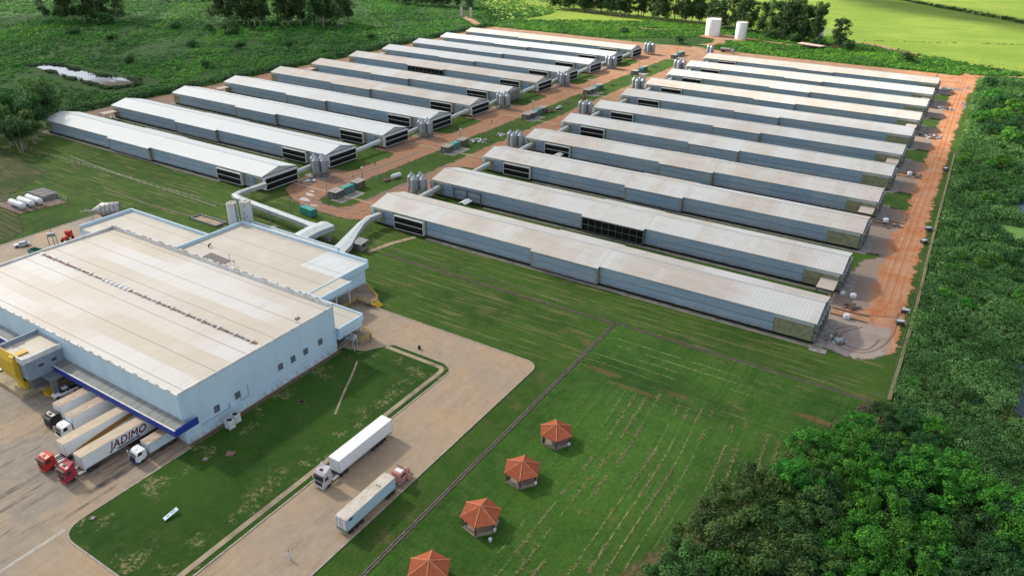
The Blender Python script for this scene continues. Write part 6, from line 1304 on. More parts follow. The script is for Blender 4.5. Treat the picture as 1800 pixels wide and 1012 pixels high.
# lawn sign, manhole covers, hatch
sg = MB(); sg.add([(-112.9, 55.2, .45), (-111.9, 55.0, .45), (-111.7, 58.0, 1.0), (-112.7, 58.2, 1.0), (-112.9, 55.2, .40), (-111.9, 55.0, .40), (-111.7, 58.0, .95), (-112.7, 58.2, .95)], [(0, 1, 2, 3), (7, 6, 5, 4), (0, 4, 5, 1), (1, 5, 6, 2), (2, 6, 7, 3), (3, 7, 4, 0)])
lt = MB(); [lt.add([(-112.7 + .02, 55.5 + k * .32, .545 + k * .058), (-112.1, 55.4 + k * .32, .545 + k * .058), (-112.08, 55.55 + k * .32, .575 + k * .058), (-112.68, 55.65 + k * .32, .575 + k * .058)], [(0, 1, 2, 3)]) for k in (1, 2, 4, 5, 6)]
l = MB().box(-112.4, -112.3, 55.6, 55.7, 0, .5).box(-112.2, -112.1, 57.5, 57.6, 0, .85)
put(P('lawn_sign', None, kids=[P('board', sg.mesh('sign_board', plain('pale_blue_board', (.45, .62, .70), .5))), P('marking', lt.mesh('sign_marks', M_shade)), P('leg', l.mesh('sign_legs', M_shade))]), label='tilted pale blue notice board on the lawn', cat='sign')
for x, y, w2, lb in [(-117.6, 75.1, 1.5, 'rusty square manhole on the lawn near the small lorry'), (-120.6, 71.0, .9, 'smaller pale manhole beside the rusty one'), (-118.6, 97.1, 1.3, 'dark hole with stones in the middle of the lawn'), (-124.6, 48.0, .7, 'pale manhole at the rounded lawn corner')]:
    m = MB().box(-w2 / 2, w2 / 2, -w2 / 2, w2 / 2, 0, .22); f = MB()
    for a in ((-w2 / 2 - .15, -w2 / 2, -w2 / 2, w2 / 2), (w2 / 2, w2 / 2 + .15, -w2 / 2, w2 / 2), (-w2 / 2 - .15, w2 / 2 + .15, w2 / 2, w2 / 2 + .15), (-w2 / 2 - .15, w2 / 2 + .15, -w2 / 2 - .15, -w2 / 2)): f.box(*a, 0, .26)
    put(P('manhole', None, kids=[P('cover', m.mesh('manhole_cover', M_rust if w2 > 1.4 else (M_dark if w2 > 1 else M_conc2))), P('frame', f.mesh('manhole_frame', M_lip))]), (x, y, .03), rot=.5, label=lb, cat='manhole')
m = MB(); m.tube((0, 0, 0), (0, 0, 1.5), .05, n=6); k = MB().box(-.25, .25, -.06, .06, 1.3, 1.6)
put(P('marker_post', None, kids=[P('stake', m.mesh('marker_stake', M_post)), P('plate', k.mesh('marker_plate', M_black))]), (-99.6, 61.5, .1), label='thin marker post beside the footpath near the bottom', cat='post')
put(P('drum', MB().lathe([(.4, 0), (.4, 1.0), (.37, 1.02), (.01, 1.03)], 16).mesh('black_drum', M_black, True)), (-109.8, 131.6, .03), label='black drum standing alone on the road', cat='drum')

# ------------------------------------------------------------------ people
def person(name, joints, mats, zones):
    """joints: dict name->(pos, radius, parent)"""
    names = list(joints); me = bpy.data.meshes.new(name); me.from_pydata([joints[n][0] for n in names], [(names.index(joints[n][2]), i) for i, n in enumerate(names) if joints[n][2]], [])
    o = bpy.data.objects.new(name, me); C.objects.link(o); md = o.modifiers.new('s', 'SKIN'); 
    for i, n in enumerate(names): r = joints[n][1]; me.skin_vertices[0].data[i].radius = (r, r) if not isinstance(r, tuple) else r
    me.skin_vertices[0].data[0].use_root = True
    sb = o.modifiers.new('b', 'SUBSURF'); sb.levels = 1; sb.render_levels = 1; bpy.context.view_layer.update()
    out_ = bpy.data.meshes.new_from_object(o.evaluated_get(bpy.context.evaluated_depsgraph_get())); bpy.data.objects.remove(o)
    out_.materials.clear(); [out_.materials.append(m) for m in mats]
    for p in out_.polygons: p.material_index = zones(p.center); p.use_smooth = True
    return out_
M_skin = plain('skin', (.28, .15, .10), .6); M_hair = plain('dark_hair', (.02, .015, .012), .8)
def walker(top, leg, kneel=False):
    if not kneel:
        J = {'pelvis': ((0, 0, .95), .15, None), 'waist': ((0, 0, 1.12), .13, 'pelvis'), 'chest': ((0, -.02, 1.35), .17, 'waist'), 'neck': ((0, -.02, 1.52), .06, 'chest'), 'head': ((0, -.04, 1.62), .095, 'neck'), 'crown': ((0, -.03, 1.73), .085, 'head')}
        for s_, sg in (('l', 1), ('r', -1)):
            f = .24 * sg; J['hip' + s_] = ((.1 * sg, 0, .88), .095, 'pelvis'); J['knee' + s_] = ((.11 * sg, -f * .55 - .04, .48), .06, 'hip' + s_); J['ank' + s_] = ((.11 * sg, -f + .06, .08), .045, 'knee' + s_); J['toe' + s_] = ((.12 * sg, -f - .13, .04), .04, 'ank' + s_)
            J['sh' + s_] = ((.19 * sg, 0, 1.44), .065, 'chest'); J['el' + s_] = ((.27 * sg, f * .3, 1.17), .045, 'sh' + s_); J['wr' + s_] = ((.27 * sg, f * .3 - .14, .95), .033, 'el' + s_); J['hd' + s_] = ((.26 * sg, f * .3 - .2, .85), .036, 'wr' + s_)
    else:
        J = {'pelvis': ((0, .25, .42), .15, None), 'waist': ((0, .12, .58), .14, 'pelvis'), 'chest': ((0, -.12, .72), .17, 'waist'), 'neck': ((0, -.30, .80), .06, 'chest'), 'head': ((0, -.40, .82), .095, 'neck'), 'crown': ((0, -.47, .88), .085, 'head')}
        for s_, sg in (('l', 1), ('r', -1)):
            J['hip' + s_] = ((.1 * sg, .25, .38), .095, 'pelvis'); J['knee' + s_] = ((.16 * sg, -.1, .30), .065, 'hip' + s_); J['ank' + s_] = ((.15 * sg, .25, .07), .05, 'knee' + s_); J['toe' + s_] = ((.15 * sg, .08, .04), .04, 'ank' + s_)
            J['sh' + s_] = ((.19 * sg, -.15, .78), .065, 'chest'); J['el' + s_] = ((.26 * sg, -.3, .5), .045, 'sh' + s_); J['wr' + s_] = ((.22 * sg, -.5, .28), .035, 'el' + s_); J['hd' + s_] = ((.2 * sg, -.58, .2), .036, 'wr' + s_)
    def z(c_):
        if kneel: return 0 if c_.z > .5 and c_.y > -.32 else (2 if c_.y < -.34 else 1)
        if c_.z > 1.5: return 2
        if c_.z < .93 and abs(c_.x) > .2: return 2
        return 0 if c_.z > .98 or abs(c_.x) > .19 else (3 if c_.z < .09 else 1)
    me = person('person', J, [top, leg, M_skin, M_black], z)
    hm = MB(); hx, hy, hz = (0, -.03, 1.70) if not kneel else (0, -.44, .9); hm.lathe([(.105, -.03), (.112, .03), (.08, .1), (.01, .12)], 12, 0, (hx, hy, hz))
    fc = MB(); fy = hy - .115; fz = hz - .09; fc.box(-.045, -.02, fy - .0, fy + .02, fz + .02, fz + .035); fc.box(.02, .045, fy, fy + .02, fz + .02, fz + .035); 
    return P('person', me, kids=[P('hair', hm.mesh('hair', M_hair, True)), P('eyes', fc.mesh('eyes', M_black))])
M_wc = plain('white_cloth', (.70, .69, .74), .8, dirt=.05); M_dc = plain('dark_cloth', (.03, .035, .05), .85); M_bc = plain('navy_cloth', (.015, .02, .11), .85)
put(walker(M_wc, M_wc), (-84.9, 61.6, .03), rot=R(25), label='person in white work clothes walking on the road', cat='person', scale=1.14)
put(walker(M_dc, M_dc), (-222, 338.4, .05), rot=R(160), label='person in dark clothes walking on the dirt lane by the grass island', cat='person', scale=1.3)
put(walker(M_wc, M_dc), (-222.3, 227.2, .05), rot=R(60), label='person in white top and dark trousers on the dirt lane near the first silos', cat='person', scale=1.2)
put(walker(M_bc, M_dc), (-225.5, 245.5, .05), rot=R(200), label='person in blue top beyond the first lamp post', cat='person', scale=1.2)
put(walker(M_bc, M_bc, True), (-202.6, 125.8, 7.77), rot=R(40), label='worker in navy crouching on the annex roof, left of the grey sunshade', cat='person', scale=1.45)
put(walker(M_bc, M_bc, True), (-197.3, 133.7, 7.77), rot=R(150), label='worker in navy crouching on the annex roof, behind the grey sunshade', cat='person', scale=1.45)
# ------------------------------------------------------------------ vegetation
def m_leaf(name, dark, mid, light, trans=.25):
    s = NT(name); t = s.attr('tint').outputs['Fac']; rnd = s.n('ShaderNodeObjectInfo').outputs['Random']
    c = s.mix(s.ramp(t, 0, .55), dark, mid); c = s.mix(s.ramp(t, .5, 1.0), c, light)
    hs = s.n('ShaderNodeHueSaturation'); s.put(hs.inputs['Hue'], s.math('ADD', .485, s.math('MULTIPLY', rnd, .03))); s.put(hs.inputs['Value'], s.math('ADD', .85, s.math('MULTIPLY', rnd, .3))); s.put(hs.inputs['Color'], c); c = hs.outputs[0]
    d = s.n('ShaderNodeBsdfPrincipled'); s.put(d.inputs['Base Color'], c); d.inputs['Roughness'].default_value = .65; d.inputs['Specular IOR Level'].default_value = .25
    tr = s.n('ShaderNodeBsdfTranslucent'); s.put(tr.inputs[0], c); mx = s.n('ShaderNodeMixShader'); mx.inputs[0].default_value = trans
    s.t.links.new(d.outputs[0], mx.inputs[1]); s.t.links.new(tr.outputs[0], mx.inputs[2]); s.t.links.new(mx.outputs[0], s.out.inputs[0]); return s.m
M_lf_scrub = m_leaf('scrub_leaves', (.026, .084, .018), (.092, .215, .046), (.23, .40, .13))
M_lf_left = m_leaf('thicket_leaves', (0.0207, 0.0862, 0.0138), (0.0667, 0.23, 0.0253), (0.1725, 0.4255, 0.0403))
M_lf_strip = m_leaf('strip_leaves', (0.0443, 0.1392, 0.0189), (0.0948, 0.2656, 0.0278), (0.2024, 0.4175, 0.038))
M_lf_bright = m_leaf('bright_leaves', (0.0197, 0.0861, 0.0123), (0.0554, 0.2152, 0.0197), (0.1168, 0.369, 0.0307))
M_lf_olive = m_leaf('olive_leaves', (0.0263, 0.0685, 0.0184), (0.0606, 0.1318, 0.029), (0.112, 0.2174, 0.0462))
M_lf_dark = m_leaf('dark_leaves', (0.0119, 0.05, 0.0143), (0.0309, 0.1047, 0.0238), (0.0714, 0.1904, 0.0416))
M_lf_euc = m_leaf('eucalyptus_leaves', (0.0225, 0.0625, 0.02), (0.0475, 0.1125, 0.0312), (0.1125, 0.1875, 0.05))
def m_bark(name, a, b_):
    s = NT(name); p = s.obj(); return s.bsdf(s.mix(s.ramp(s.noise(s.map(p, (2, 2, .5)), 1.5, 4), .35, .65), a, b_), .85)
M_bark, M_barkp = m_bark('brown_bark', (.12, .085, .06), (.06, .045, .035)), m_bark('pale_bark', (.40, .36, .30), (.22, .18, .14))
def leaves(cen, rad, cnt, size, rng, squash=.75, updir=.45, lo=-.25, tint=None, tvar=.35, aspect=.6):
    """leaf quads on shells round centres; returns V, F, tint per face"""
    n = len(cen); idx = np.repeat(np.arange(n), cnt); m = len(idx)
    ph = rng.uniform(0, 2 * np.pi, m); z = rng.uniform(lo, 1, m); r = np.sqrt(np.maximum(0, 1 - z * z))
    d = np.stack([r * np.cos(ph), r * np.sin(ph), z], 1); rr = rad[idx] * rng.uniform(.62, 1.08, m)
    P_ = cen[idx] + d * rr[:, None] * np.array([1, 1, squash])
    N = d + rng.normal(0, .55, (m, 3)); N[:, 2] += updir; N /= np.linalg.norm(N, axis=1)[:, None]
    A = np.cross(N, rng.normal(0, 1, (m, 3))); A /= np.linalg.norm(A, axis=1)[:, None] + 1e-9; B = np.cross(N, A)
    sz = (size if np.isscalar(size) else size[idx]) * rng.uniform(.6, 1.3, m); A = A * sz[:, None] * .5; B = B * sz[:, None] * .5 * aspect
    V = np.stack([P_ - A * .9, P_ - B, P_ + A, P_ + B], 1).reshape(-1, 3)
    T = (rng.uniform(.2, .8, n) if tint is None else tint)[idx] + rng.uniform(-tvar, tvar, m)
    return V, np.arange(4 * m).reshape(-1, 4), np.clip(T, 0, 1)
def frustum(x, y, z=0, margin=.12):
    d = np.stack([x, y, np.zeros_like(x) + z - HCAM], 1); f_ = d @ np.array(fwd); u = d @ np.array(right); v = d @ np.array(up); k = 1288.88
    return (f_ > 5) & (np.abs(u / f_ * k) < 900 * (1 + margin)) & (np.abs(v / f_ * k) < 506 * (1 + margin * 1.6))
def inpoly(x, y, pts): return sdf(x, y, pts) < 0
rng = np.random.default_rng(7)
def vnoise(x, y, s_, k=0): return (np.sin(x * s_ + 1.3 + k) * np.cos(y * s_ * 1.13 + .7 * k) + .6 * np.sin(x * s_ * 2.3 + y * s_ * 1.7 + k) + .4 * np.cos(x * s_ * 4.1 - y * s_ * 3.3 + 2 * k)) / 2
def stuff(name, V, F, T, mat, label, cat):
    me = npmesh(name, V, F, mat, {'tint': ('FACE', T)}); o = bpy.data.objects.new(name, me); C.objects.link(o); o['kind'] = 'stuff'; o['label'] = label; o['category'] = cat; return o
def cat3(parts):
    o = 0; Vs, Fs, Ts = [], [], []
    for V, F, T in parts: Vs.append(V); Fs.append(F + o); Ts.append(T); o += len(V)
    return np.concatenate(Vs), np.concatenate(Fs), np.concatenate(Ts)
def pts_in(x0, x1, y0, y1, n, cond, margin=.45):
    x = rng.uniform(x0, x1, n); y = rng.uniform(y0, y1, n); k = frustum(x, y, 0, margin) & cond(x, y); return x[k], y[k]
PR2 = [(20, 326), (60, 330), (60, 308), (30, 309), (24, 315)]; PR3 = [(28.5, 364), (60, 370), (60, 342), (29, 350)]
# scrub to the right of the fence
def c_right(x, y): return (x > 3.2 + .5 * np.sin(y * .3)) & ~inpoly(x, y, [(29, 215), (31, 203), (28.5, 190), (30, 184), (62, 183), (62, 217), (34, 220)]) & ~inpoly(x, y, PR2) & ~inpoly(x, y, PR3) & (sdf(x, y, [(-10, 655), (14, 662), (60, 682), (60, 665), (14, 650)]) > 1)
parts = []
x, y = pts_in(3, 62, 95, 300, 15000, c_right); k = (vnoise(x, y, .16, 7) + .6 * vnoise(x, y, .4, 2) > -.30) | (rng.uniform(0, 1, len(x)) < .12); x, y = x[k], y[k]; hgt = .5 + .9 * np.clip(.5 + vnoise(x, y, .12), 0, 1); r = rng.uniform(.6, 1.3, len(x)) * (.7 + .7 * np.clip(.5 + vnoise(x, y, .09, 2), 0, 1))
parts.append(leaves(np.stack([x, y, hgt * .8], 1), r, 46, .38, rng, .8, tint=np.clip(.40 + .38 * vnoise(x, y, .10, 1) + .2 * vnoise(x, y, .35, 3) + rng.uniform(-.2, .2, len(x)), 0, 1), aspect=.7))
x, y = pts_in(3, 70, 300, 655, 9500, c_right); k = (vnoise(x, y, .10, 7) + .6 * vnoise(x, y, .3, 2) > -.34) | (rng.uniform(0, 1, len(x)) < .15); x, y = x[k], y[k]; r = rng.uniform(1.0, 2.2, len(x)) * (.7 + .6 * np.clip(.5 + vnoise(x, y, .09, 2), 0, 1))
parts.append(leaves(np.stack([x, y, .3 + r * .5], 1), r, 44, .64, rng, .8, tint=np.clip(.40 + .4 * vnoise(x, y, .07, 1) + rng.uniform(-.2, .2, len(x)), 0, 1), aspect=.7))
x, y = pts_in(3, 62, 110, 655, 1500, lambda x, y: c_right(x, y) & (vnoise(x, y, .085, 6) > .25)); r = rng.uniform(1.6, 3.2, len(x))
parts.append(leaves(np.stack([x, y, r * .55], 1), r, 120, .55, rng, .85, tint=np.clip(.5 + .45 * vnoise(x, y, .13, 9), 0, 1), tvar=.3, aspect=.75))
# low creeping cover between
x, y = pts_in(2, 64, 95, 655, 9000, c_right); parts.append(leaves(np.stack([x, y, x * 0 + .15], 1), x * 0 + 1.3, 8, .6, rng, .25, .6, 0, tint=np.clip(.35 + .4 * vnoise(x, y, .2, 4), 0, 1)))
sc_parts = parts
x, y = pts_in(2.5, 60, 120, 240, 6000, lambda x, y: c_right(x, y) & (vnoise(x, y, .11, 11) > -.15)); M_tus = m_leaf('tussock_blades', (.045, .075, .025), (.10, .15, .045), (.20, .24, .09))
stuff('tussock_grass', *leaves(np.stack([x, y, x * 0 + .35], 1), rng.uniform(.4, .9, len(x)), 12, .7, rng, 1.0, .0, .0, tint=rng.uniform(.1, .8, len(x)), aspect=.18), M_tus, 'olive tussocks of long grass in the near part of the right-hand scrub', 'grass'); parts = sc_parts
stuff('scrub', *cat3(parts), M_lf_scrub, 'dense tangled green scrub filling the ground right of the fence', 'scrub')
# thicket left of and behind the left-hand barns
tl = lambda x, y: (x < -439 + 3 * np.sin(y * .05)) | (y > 658)
def c_left(x, y): return (x < -429 + 2.0 * np.sin(y * .06)) & ((x < -446) | (y > 200)) & ~inpoly(x, y, [(-594, 282), (-578, 303), (-530, 302), (-480, 306), (-460, 300), (-454, 262), (-492, 258), (-520, 262), (-560, 268)]) & (sdf(x, y, CROP) > 4) & (pdist(x, y, [(-520, 735), (-493, 696), (-470, 678), (-445, 655)]) > 6)
x, y = pts_in(-1050, -426, 150, 900, 46000, c_left, .16)
den = vnoise(x, y, .035, 3) + .7 * vnoise(x, y, .11, 8) + rng.uniform(-.45, .45, len(x)); k = den > -.5; x, y = x[k], y[k]
big = np.clip(vnoise(x, y, .05, 2) + .5 * vnoise(x, y, .13, 4), 0, 1); r = rng.uniform(.9, 2.0, len(x)) * (.8 + 1.3 * big)
tn = .40 + .30 * vnoise(x, y, .022, 1) + .25 * vnoise(x, y, .09, 5) - .22 * big + rng.uniform(-.2, .2, len(x))  # big mounds tinted darker, painting the shade of the relief into the leaves
stuff('thicket', *leaves(np.stack([x, y, r * .3], 1), r, 32, .85, rng, .75, tint=np.clip(tn, 0, 1), tvar=.28, aspect=.75), M_lf_left, 'rolling dark green thicket beyond the left-hand barns', 'thicket')
t_ = rng.uniform(0, len(PONDL) - 1, 900); i_ = t_.astype(int); f_ = t_ - i_; PA = np.array(PONDL); x = PA[i_, 0] * (1 - f_) + PA[i_ + 1, 0] * f_ + rng.normal(0, 1.4, 900) - .6; y = PA[i_, 1] * (1 - f_) + PA[i_ + 1, 1] * f_ + rng.normal(0, 1.4, 900)
stuff('reeds', *leaves(np.stack([x, y, x * 0 + .6], 1), rng.uniform(.6, 1.3, 900), 22, .8, rng, .8, tint=rng.uniform(.1, .6, 900)), M_lf_dark, 'dark rank growth around the edge of the left pond', 'reeds')
# tall hedge of castor plants along the edge of the dirt, left barns
x = np.concatenate([rng.uniform(-436, -429, 900)]); y = rng.uniform(205, 655, 900); r = rng.uniform(1.4, 2.6, 900)
parts = [leaves(np.stack([x, y, r * .7], 1), r, 26, 1.0, rng, 1.0, tint=rng.uniform(.15, .6, 900))]
x = rng.uniform(-425, -395, 260); y = 190 + rng.uniform(-3, 14, 260) - (x + 425) * .2; 
stuff('hedge', *cat3(parts), M_lf_dark, 'dark hedge of tall weeds along the dirt left of the barns', 'hedge')
# bright growth behind the barns
def c_strip(x, y): return (y > 655 + 1.5 * np.sin(x * .1)) & (x > -438) & (sdf(x, y, PAST) > -2) & (np.hypot((x + 210) / 1.8, y - 722) > 15) & (pdist(x, y, [(-215, 655), (-205, 690), (-213, 716)]) > 6) & ~inpoly(x, y, [(-300, 655), (-216, 655), (-216, 740), (-245, 700)]) & (pdist(x, y, [(-4, 655), (14, 662), (60, 682), (160, 720)]) > 5) & (pdist(x, y, [(-215, 738), (-160, 720), (-120, 724), (-98, 770), (-60, 742), (-45, 722)]) > 4) & (pdist(x, y, [(-240, 742), (-480, 720)]) > 3)
x, y = pts_in(-440, 60, 652, 800, 9000, c_strip); r = rng.uniform(1.2, 2.8, len(x)) * (.7 + .6 * np.clip(.5 + vnoise(x, y, .06, 2), 0, 1))
stuff('undergrowth', *leaves(np.stack([x, y, r * .25], 1), r, 32, .9, rng, .65, tint=np.clip(.45 + .35 * vnoise(x, y, .05, 1) + .2 * vnoise(x, y, .2, 3) + rng.uniform(-.25, .25, len(x)), 0, 1), aspect=.75), M_lf_strip, 'bright green undergrowth behind the farthest barns', 'undergrowth')
# far hedgerows in the pasture
parts = []
for a, b_, n, rr, sp in (((-330, 1300), (-124, 1212), 50, 5.5, 5), ((-124, 1212), (33, 1034), 150, 3.6, 3), ((33, 1034), (160, 900), 40, 3.6, 3), ((-106, 783), (60, 868), 60, 1.0, .8), ((-85, 752), (34, 682), 170, 1.5, 4)):
    t = rng.uniform(0, 1, n); x = a[0] + (b_[0] - a[0]) * t + rng.normal(0, sp, n); y = a[1] + (b_[1] - a[1]) * t + rng.normal(0, sp, n); r = rr * rng.uniform(.6, 1.2, n)
    parts.append(leaves(np.stack([x, y, r * .4], 1), r, 26, rr * .5, rng, .8))
stuff('hedge', *cat3(parts), M_lf_dark, 'dark hedgerows crossing the far bright pasture', 'hedge')
yy = rng.uniform(112, 172, 700); xx = np.interp(yy, [110, 118, 129, 144, 160, 172], [-25, -23, -17.5, -12.5, -5.5, -1]) + rng.normal(0, .9, 700)
M_dead = m_leaf('dead_brush', (.07, .05, .03), (.16, .115, .065), (.26, .21, .12), .05)
stuff('dead_brush', *leaves(np.stack([xx, yy, xx * 0 + .3], 1), rng.uniform(.4, .9, 700), 16, .5, rng, .7, .2, 0, aspect=.2), M_dead, 'band of brown dead brush between the meadow and the tree clump', 'brush')
# grass tufts in meadow windrows and on the lawn edges
n = 11000; kk = np.floor(rng.uniform(-19, 0, n)); y = rng.uniform(30, 148, n); x = 2.7 * kk - 1.1 * np.sin(y * .045) - .3 * np.sin(y * .13 + 1) + rng.normal(0, .26, n); k = frustum(x, y) & (vnoise(x, y, .15, 3) + .5 * vnoise(x, y, .6, 5) > .0) & (x < 0) & (np.mod(kk * .618, 1) > .25); x, y = x[k], y[k]
M_straw = m_leaf('cut_grass', (.17, .19, .07), (.30, .29, .12), (.43, .41, .20), .1)
stuff('cut_grass', *leaves(np.stack([x, y, x * 0 + .05], 1), x * 0 + .30, 7, .34, rng, .35, .9, 0, aspect=.35), M_straw, 'loose pale cut grass lying in rows on the meadow', 'cut grass')

# ------------------------------------------------------------------ trees
def tree_mesh(kind, seed, mat):
    g = np.random.default_rng(seed); rs_ = random.Random(seed); t = MB()
    if kind == 'broad':        # spreading crown, unit roughly 5 m radius, 8 m tall
        H, nl = 4.6, 52; ph = g.uniform(0, 6.28, nl); rr = 4.0 * np.sqrt(g.uniform(0.02, 1, nl)); cz = 5.1 + g.uniform(-1.1, 1.3, nl) - .13 * rr ** 2
        cen = np.stack([rr * np.cos(ph), rr * np.sin(ph), cz], 1); rad = g.uniform(.6, 1.25, nl); V, F, T = leaves(cen, rad, 85, .40, g, .8, tint=np.clip(.5 + g.uniform(-.3, .35, nl), 0, 1), tvar=.22, aspect=.6)
        t.tube((0, 0, -.1), (.1, .1, 2.2), .28, .2, 8); tops = cen[:7]; fork = (.1, .1, 2.0)
        for c_ in tops: t.tube(fork, (c_[0] * .8, c_[1] * .8, c_[2] * .85), .12, .04, 5)
    elif kind == 'tall':       # 16 m, rounded crown over several pale stems
        nl = 30; ph = g.uniform(0, 6.28, nl); f = g.uniform(0, 1, nl); rr = 4.6 * np.sqrt(g.uniform(.02, 1, nl)) * np.sqrt(np.maximum(.12, 1 - (f * 1.0) ** 2)); cz = 5.5 + f * 9
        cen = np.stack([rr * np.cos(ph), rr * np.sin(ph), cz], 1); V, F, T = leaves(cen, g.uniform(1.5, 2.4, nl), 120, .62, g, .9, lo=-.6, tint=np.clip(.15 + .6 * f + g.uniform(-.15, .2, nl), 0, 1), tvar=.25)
        for a in (0, 2.1, 4.2): t.tube((.5 * math.cos(a), .5 * math.sin(a), -.1), (1.2 * math.cos(a), 1.2 * math.sin(a), 6), .22, .14, 6); t.tube((1.2 * math.cos(a), 1.2 * math.sin(a), 6), (2 * math.cos(a), 2 * math.sin(a), 11), .14, .05, 5)
    elif kind == 'bush':
        nl = 12; ph = g.uniform(0, 6.28, nl); rr = 2.2 * np.sqrt(g.uniform(0, 1, nl)); cz = 2.0 + g.uniform(-.6, 1.0, nl) - .12 * rr ** 2
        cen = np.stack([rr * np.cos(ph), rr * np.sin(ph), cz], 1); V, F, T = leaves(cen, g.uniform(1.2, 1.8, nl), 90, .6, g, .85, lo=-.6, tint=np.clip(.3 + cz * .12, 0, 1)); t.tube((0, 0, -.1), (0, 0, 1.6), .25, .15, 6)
        for c_ in cen[:4]: t.tube((0, 0, .8), tuple(c_ * .8), .1, .04, 5)
    else:                      # eucalyptus: tall bare trunk, ragged clumps in the upper half; 26 m
        Ht = 26.; lean = g.uniform(-1.2, 1.2, 2); nl = 30; f = np.sort(g.uniform(.20, 1, nl)); rr = g.uniform(.3, 4.2, nl) * (1.2 - .9 * np.abs(f - .6)); ph = g.uniform(0, 6.28, nl)
        cen = np.stack([lean[0] * f + rr * np.cos(ph), lean[1] * f + rr * np.sin(ph), Ht * f - .8], 1); rad = g.uniform(1.0, 2.6, nl) * (1.2 - .45 * f)
        V, F, T = leaves(cen, rad, 105, .85, g, 1.05, lo=-.9, tint=np.clip(g.uniform(.1, .8, nl), 0, 1), tvar=.3, aspect=.55); pr = (0, 0, -.1)
        for q in range(1, 7): p1 = (lean[0] * q / 6, lean[1] * q / 6, Ht * .93 * q / 6); t.tube(pr, p1, .34 - .045 * (q - 1), .34 - .045 * q, 7, cap=False); pr = p1
        for c_ in cen[::2]: z0 = max(3, c_[2] - 3.2); t.tube((lean[0] * z0 / Ht, lean[1] * z0 / Ht, z0), tuple(c_), .10, .04, 4)
    bark = M_barkp if kind in ('euc', 'tall') else M_bark
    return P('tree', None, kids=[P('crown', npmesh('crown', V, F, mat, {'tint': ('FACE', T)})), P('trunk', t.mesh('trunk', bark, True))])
BT = {k: [tree_mesh('broad', s_ + 10 * i, m) for s_ in range(3)] for i, (k, m) in enumerate((('bright', M_lf_bright), ('olive', M_lf_olive), ('dark', M_lf_dark), ('scrubby', M_lf_left)))}
EU = [tree_mesh('euc', 40 + s_, M_lf_euc) for s_ in range(6)]; BU = [tree_mesh('bush', 60 + s_, M_lf_dark) for s_ in range(3)]
rs = random.Random(21)
# clump of trees in the lower right corner
xl = lambda y: float(np.interp(y, [80, 95, 118, 129, 144, 160, 172], [-24, -21.5, -20, -12, -9, -1, 4]))
for row, y in enumerate(np.arange(84, 176, 6.2)):
    xx = xl(y) + rs.uniform(0, 2)
    while xx < 56:
        X_, Y_ = xx + rs.uniform(-1, 1), y + rs.uniform(-1.8, 1.8)
        kd = 'olive' if (X_ < 2 and Y_ < 124) else ('bright' if (Y_ < 158 and X_ < 20) else 'dark')
        if kd == 'olive' and rs.random() < .2: kd = 'bright'
        if kd == 'bright' and rs.random() < .22: kd = 'dark'
        if kd == 'dark' and rs.random() < .3: kd = 'bright'
        if Y_ > 158 and rs.random() < .55: xx += 6; continue
        if X_ > 22 and Y_ > 150: xx += 6; continue
        sc_ = rs.uniform(.95, 1.35) * (1.2 if kd == 'olive' else 1) * (.8 if Y_ > 150 else 1)
        lab = '%s tree in the lower right clump, %s' % ({'olive': 'olive green', 'bright': 'bright green', 'dark': 'dark green'}[kd], 'at its edge by the mown meadow' if X_ < xl(Y_) + 7 else ('towards the bottom edge of the picture' if Y_ < 112 else ('towards its far end' if Y_ > 140 else 'in its middle')))
        put(rs.choice(BT[kd]), (X_, Y_, 0), rot=rs.uniform(0, 6.28), label=lab, cat='tree', group='%s trees of the lower right clump' % kd, scale=(sc_, sc_, sc_ * rs.uniform(.9, 1.2)))
        xx += rs.uniform(5.2, 7)
# dark trees rising from the right-hand scrub
for k, (x, y, s_, kd) in enumerate([(t[0], t[1], t[2], t[3]) for t in sorted([(13, 560, 1.5, 'scrubby'), (20, 545, 1.7, 'dark'), (27, 530, 1.7, 'scrubby'), (12, 520, 1.4, 'dark'), (33, 560, 1.6, 'dark'), (9, 498, 1.3, 'scrubby'), (20, 500, 1.6, 'scrubby'), (28, 490, 1.5, 'dark'), (15, 470, 1.3, 'dark'), (25, 455, 1.5, 'scrubby'), (10, 612, 1.2, 'dark'), (6, 400, .9, 'scrubby'), (22, 410, 1.0, 'scrubby'), (18, 348, .8, 'scrubby'), (26, 285, .8, 'dark')], key=lambda t: -t[1])]):
    put(rs.choice(BT[kd]), (x, y, 0), rot=rs.uniform(0, 6), label='round-crowned tree in the right-hand scrub, %s counting from the far end' % (ORD[k] if k < 12 else ['thirteenth', 'fourteenth', 'fifteenth'][k - 12]), cat='tree', group='trees in the right-hand scrub', scale=s_)
# young trees standing in the near scrub
YT = []
while len(YT) < 26:
    X_, Y_ = rs.uniform(6, 33), rs.uniform(178, 455)
    if not (183 < Y_ < 218 and X_ > 22) and not (305 < Y_ < 372 and X_ > 18): YT.append((X_, Y_))
for k, (X_, Y_) in enumerate(YT):
    s_ = rs.uniform(.42, .75); put(rs.choice(BT[rs.choice(['scrubby', 'bright', 'olive', 'dark', 'scrubby'])]), (X_, Y_, 0), rot=rs.uniform(0, 6), label='young leafy tree among the near scrub right of the fence', cat='tree', group='young trees in the near scrub', scale=(s_ * 1.1, s_ * 1.1, s_ * .9))
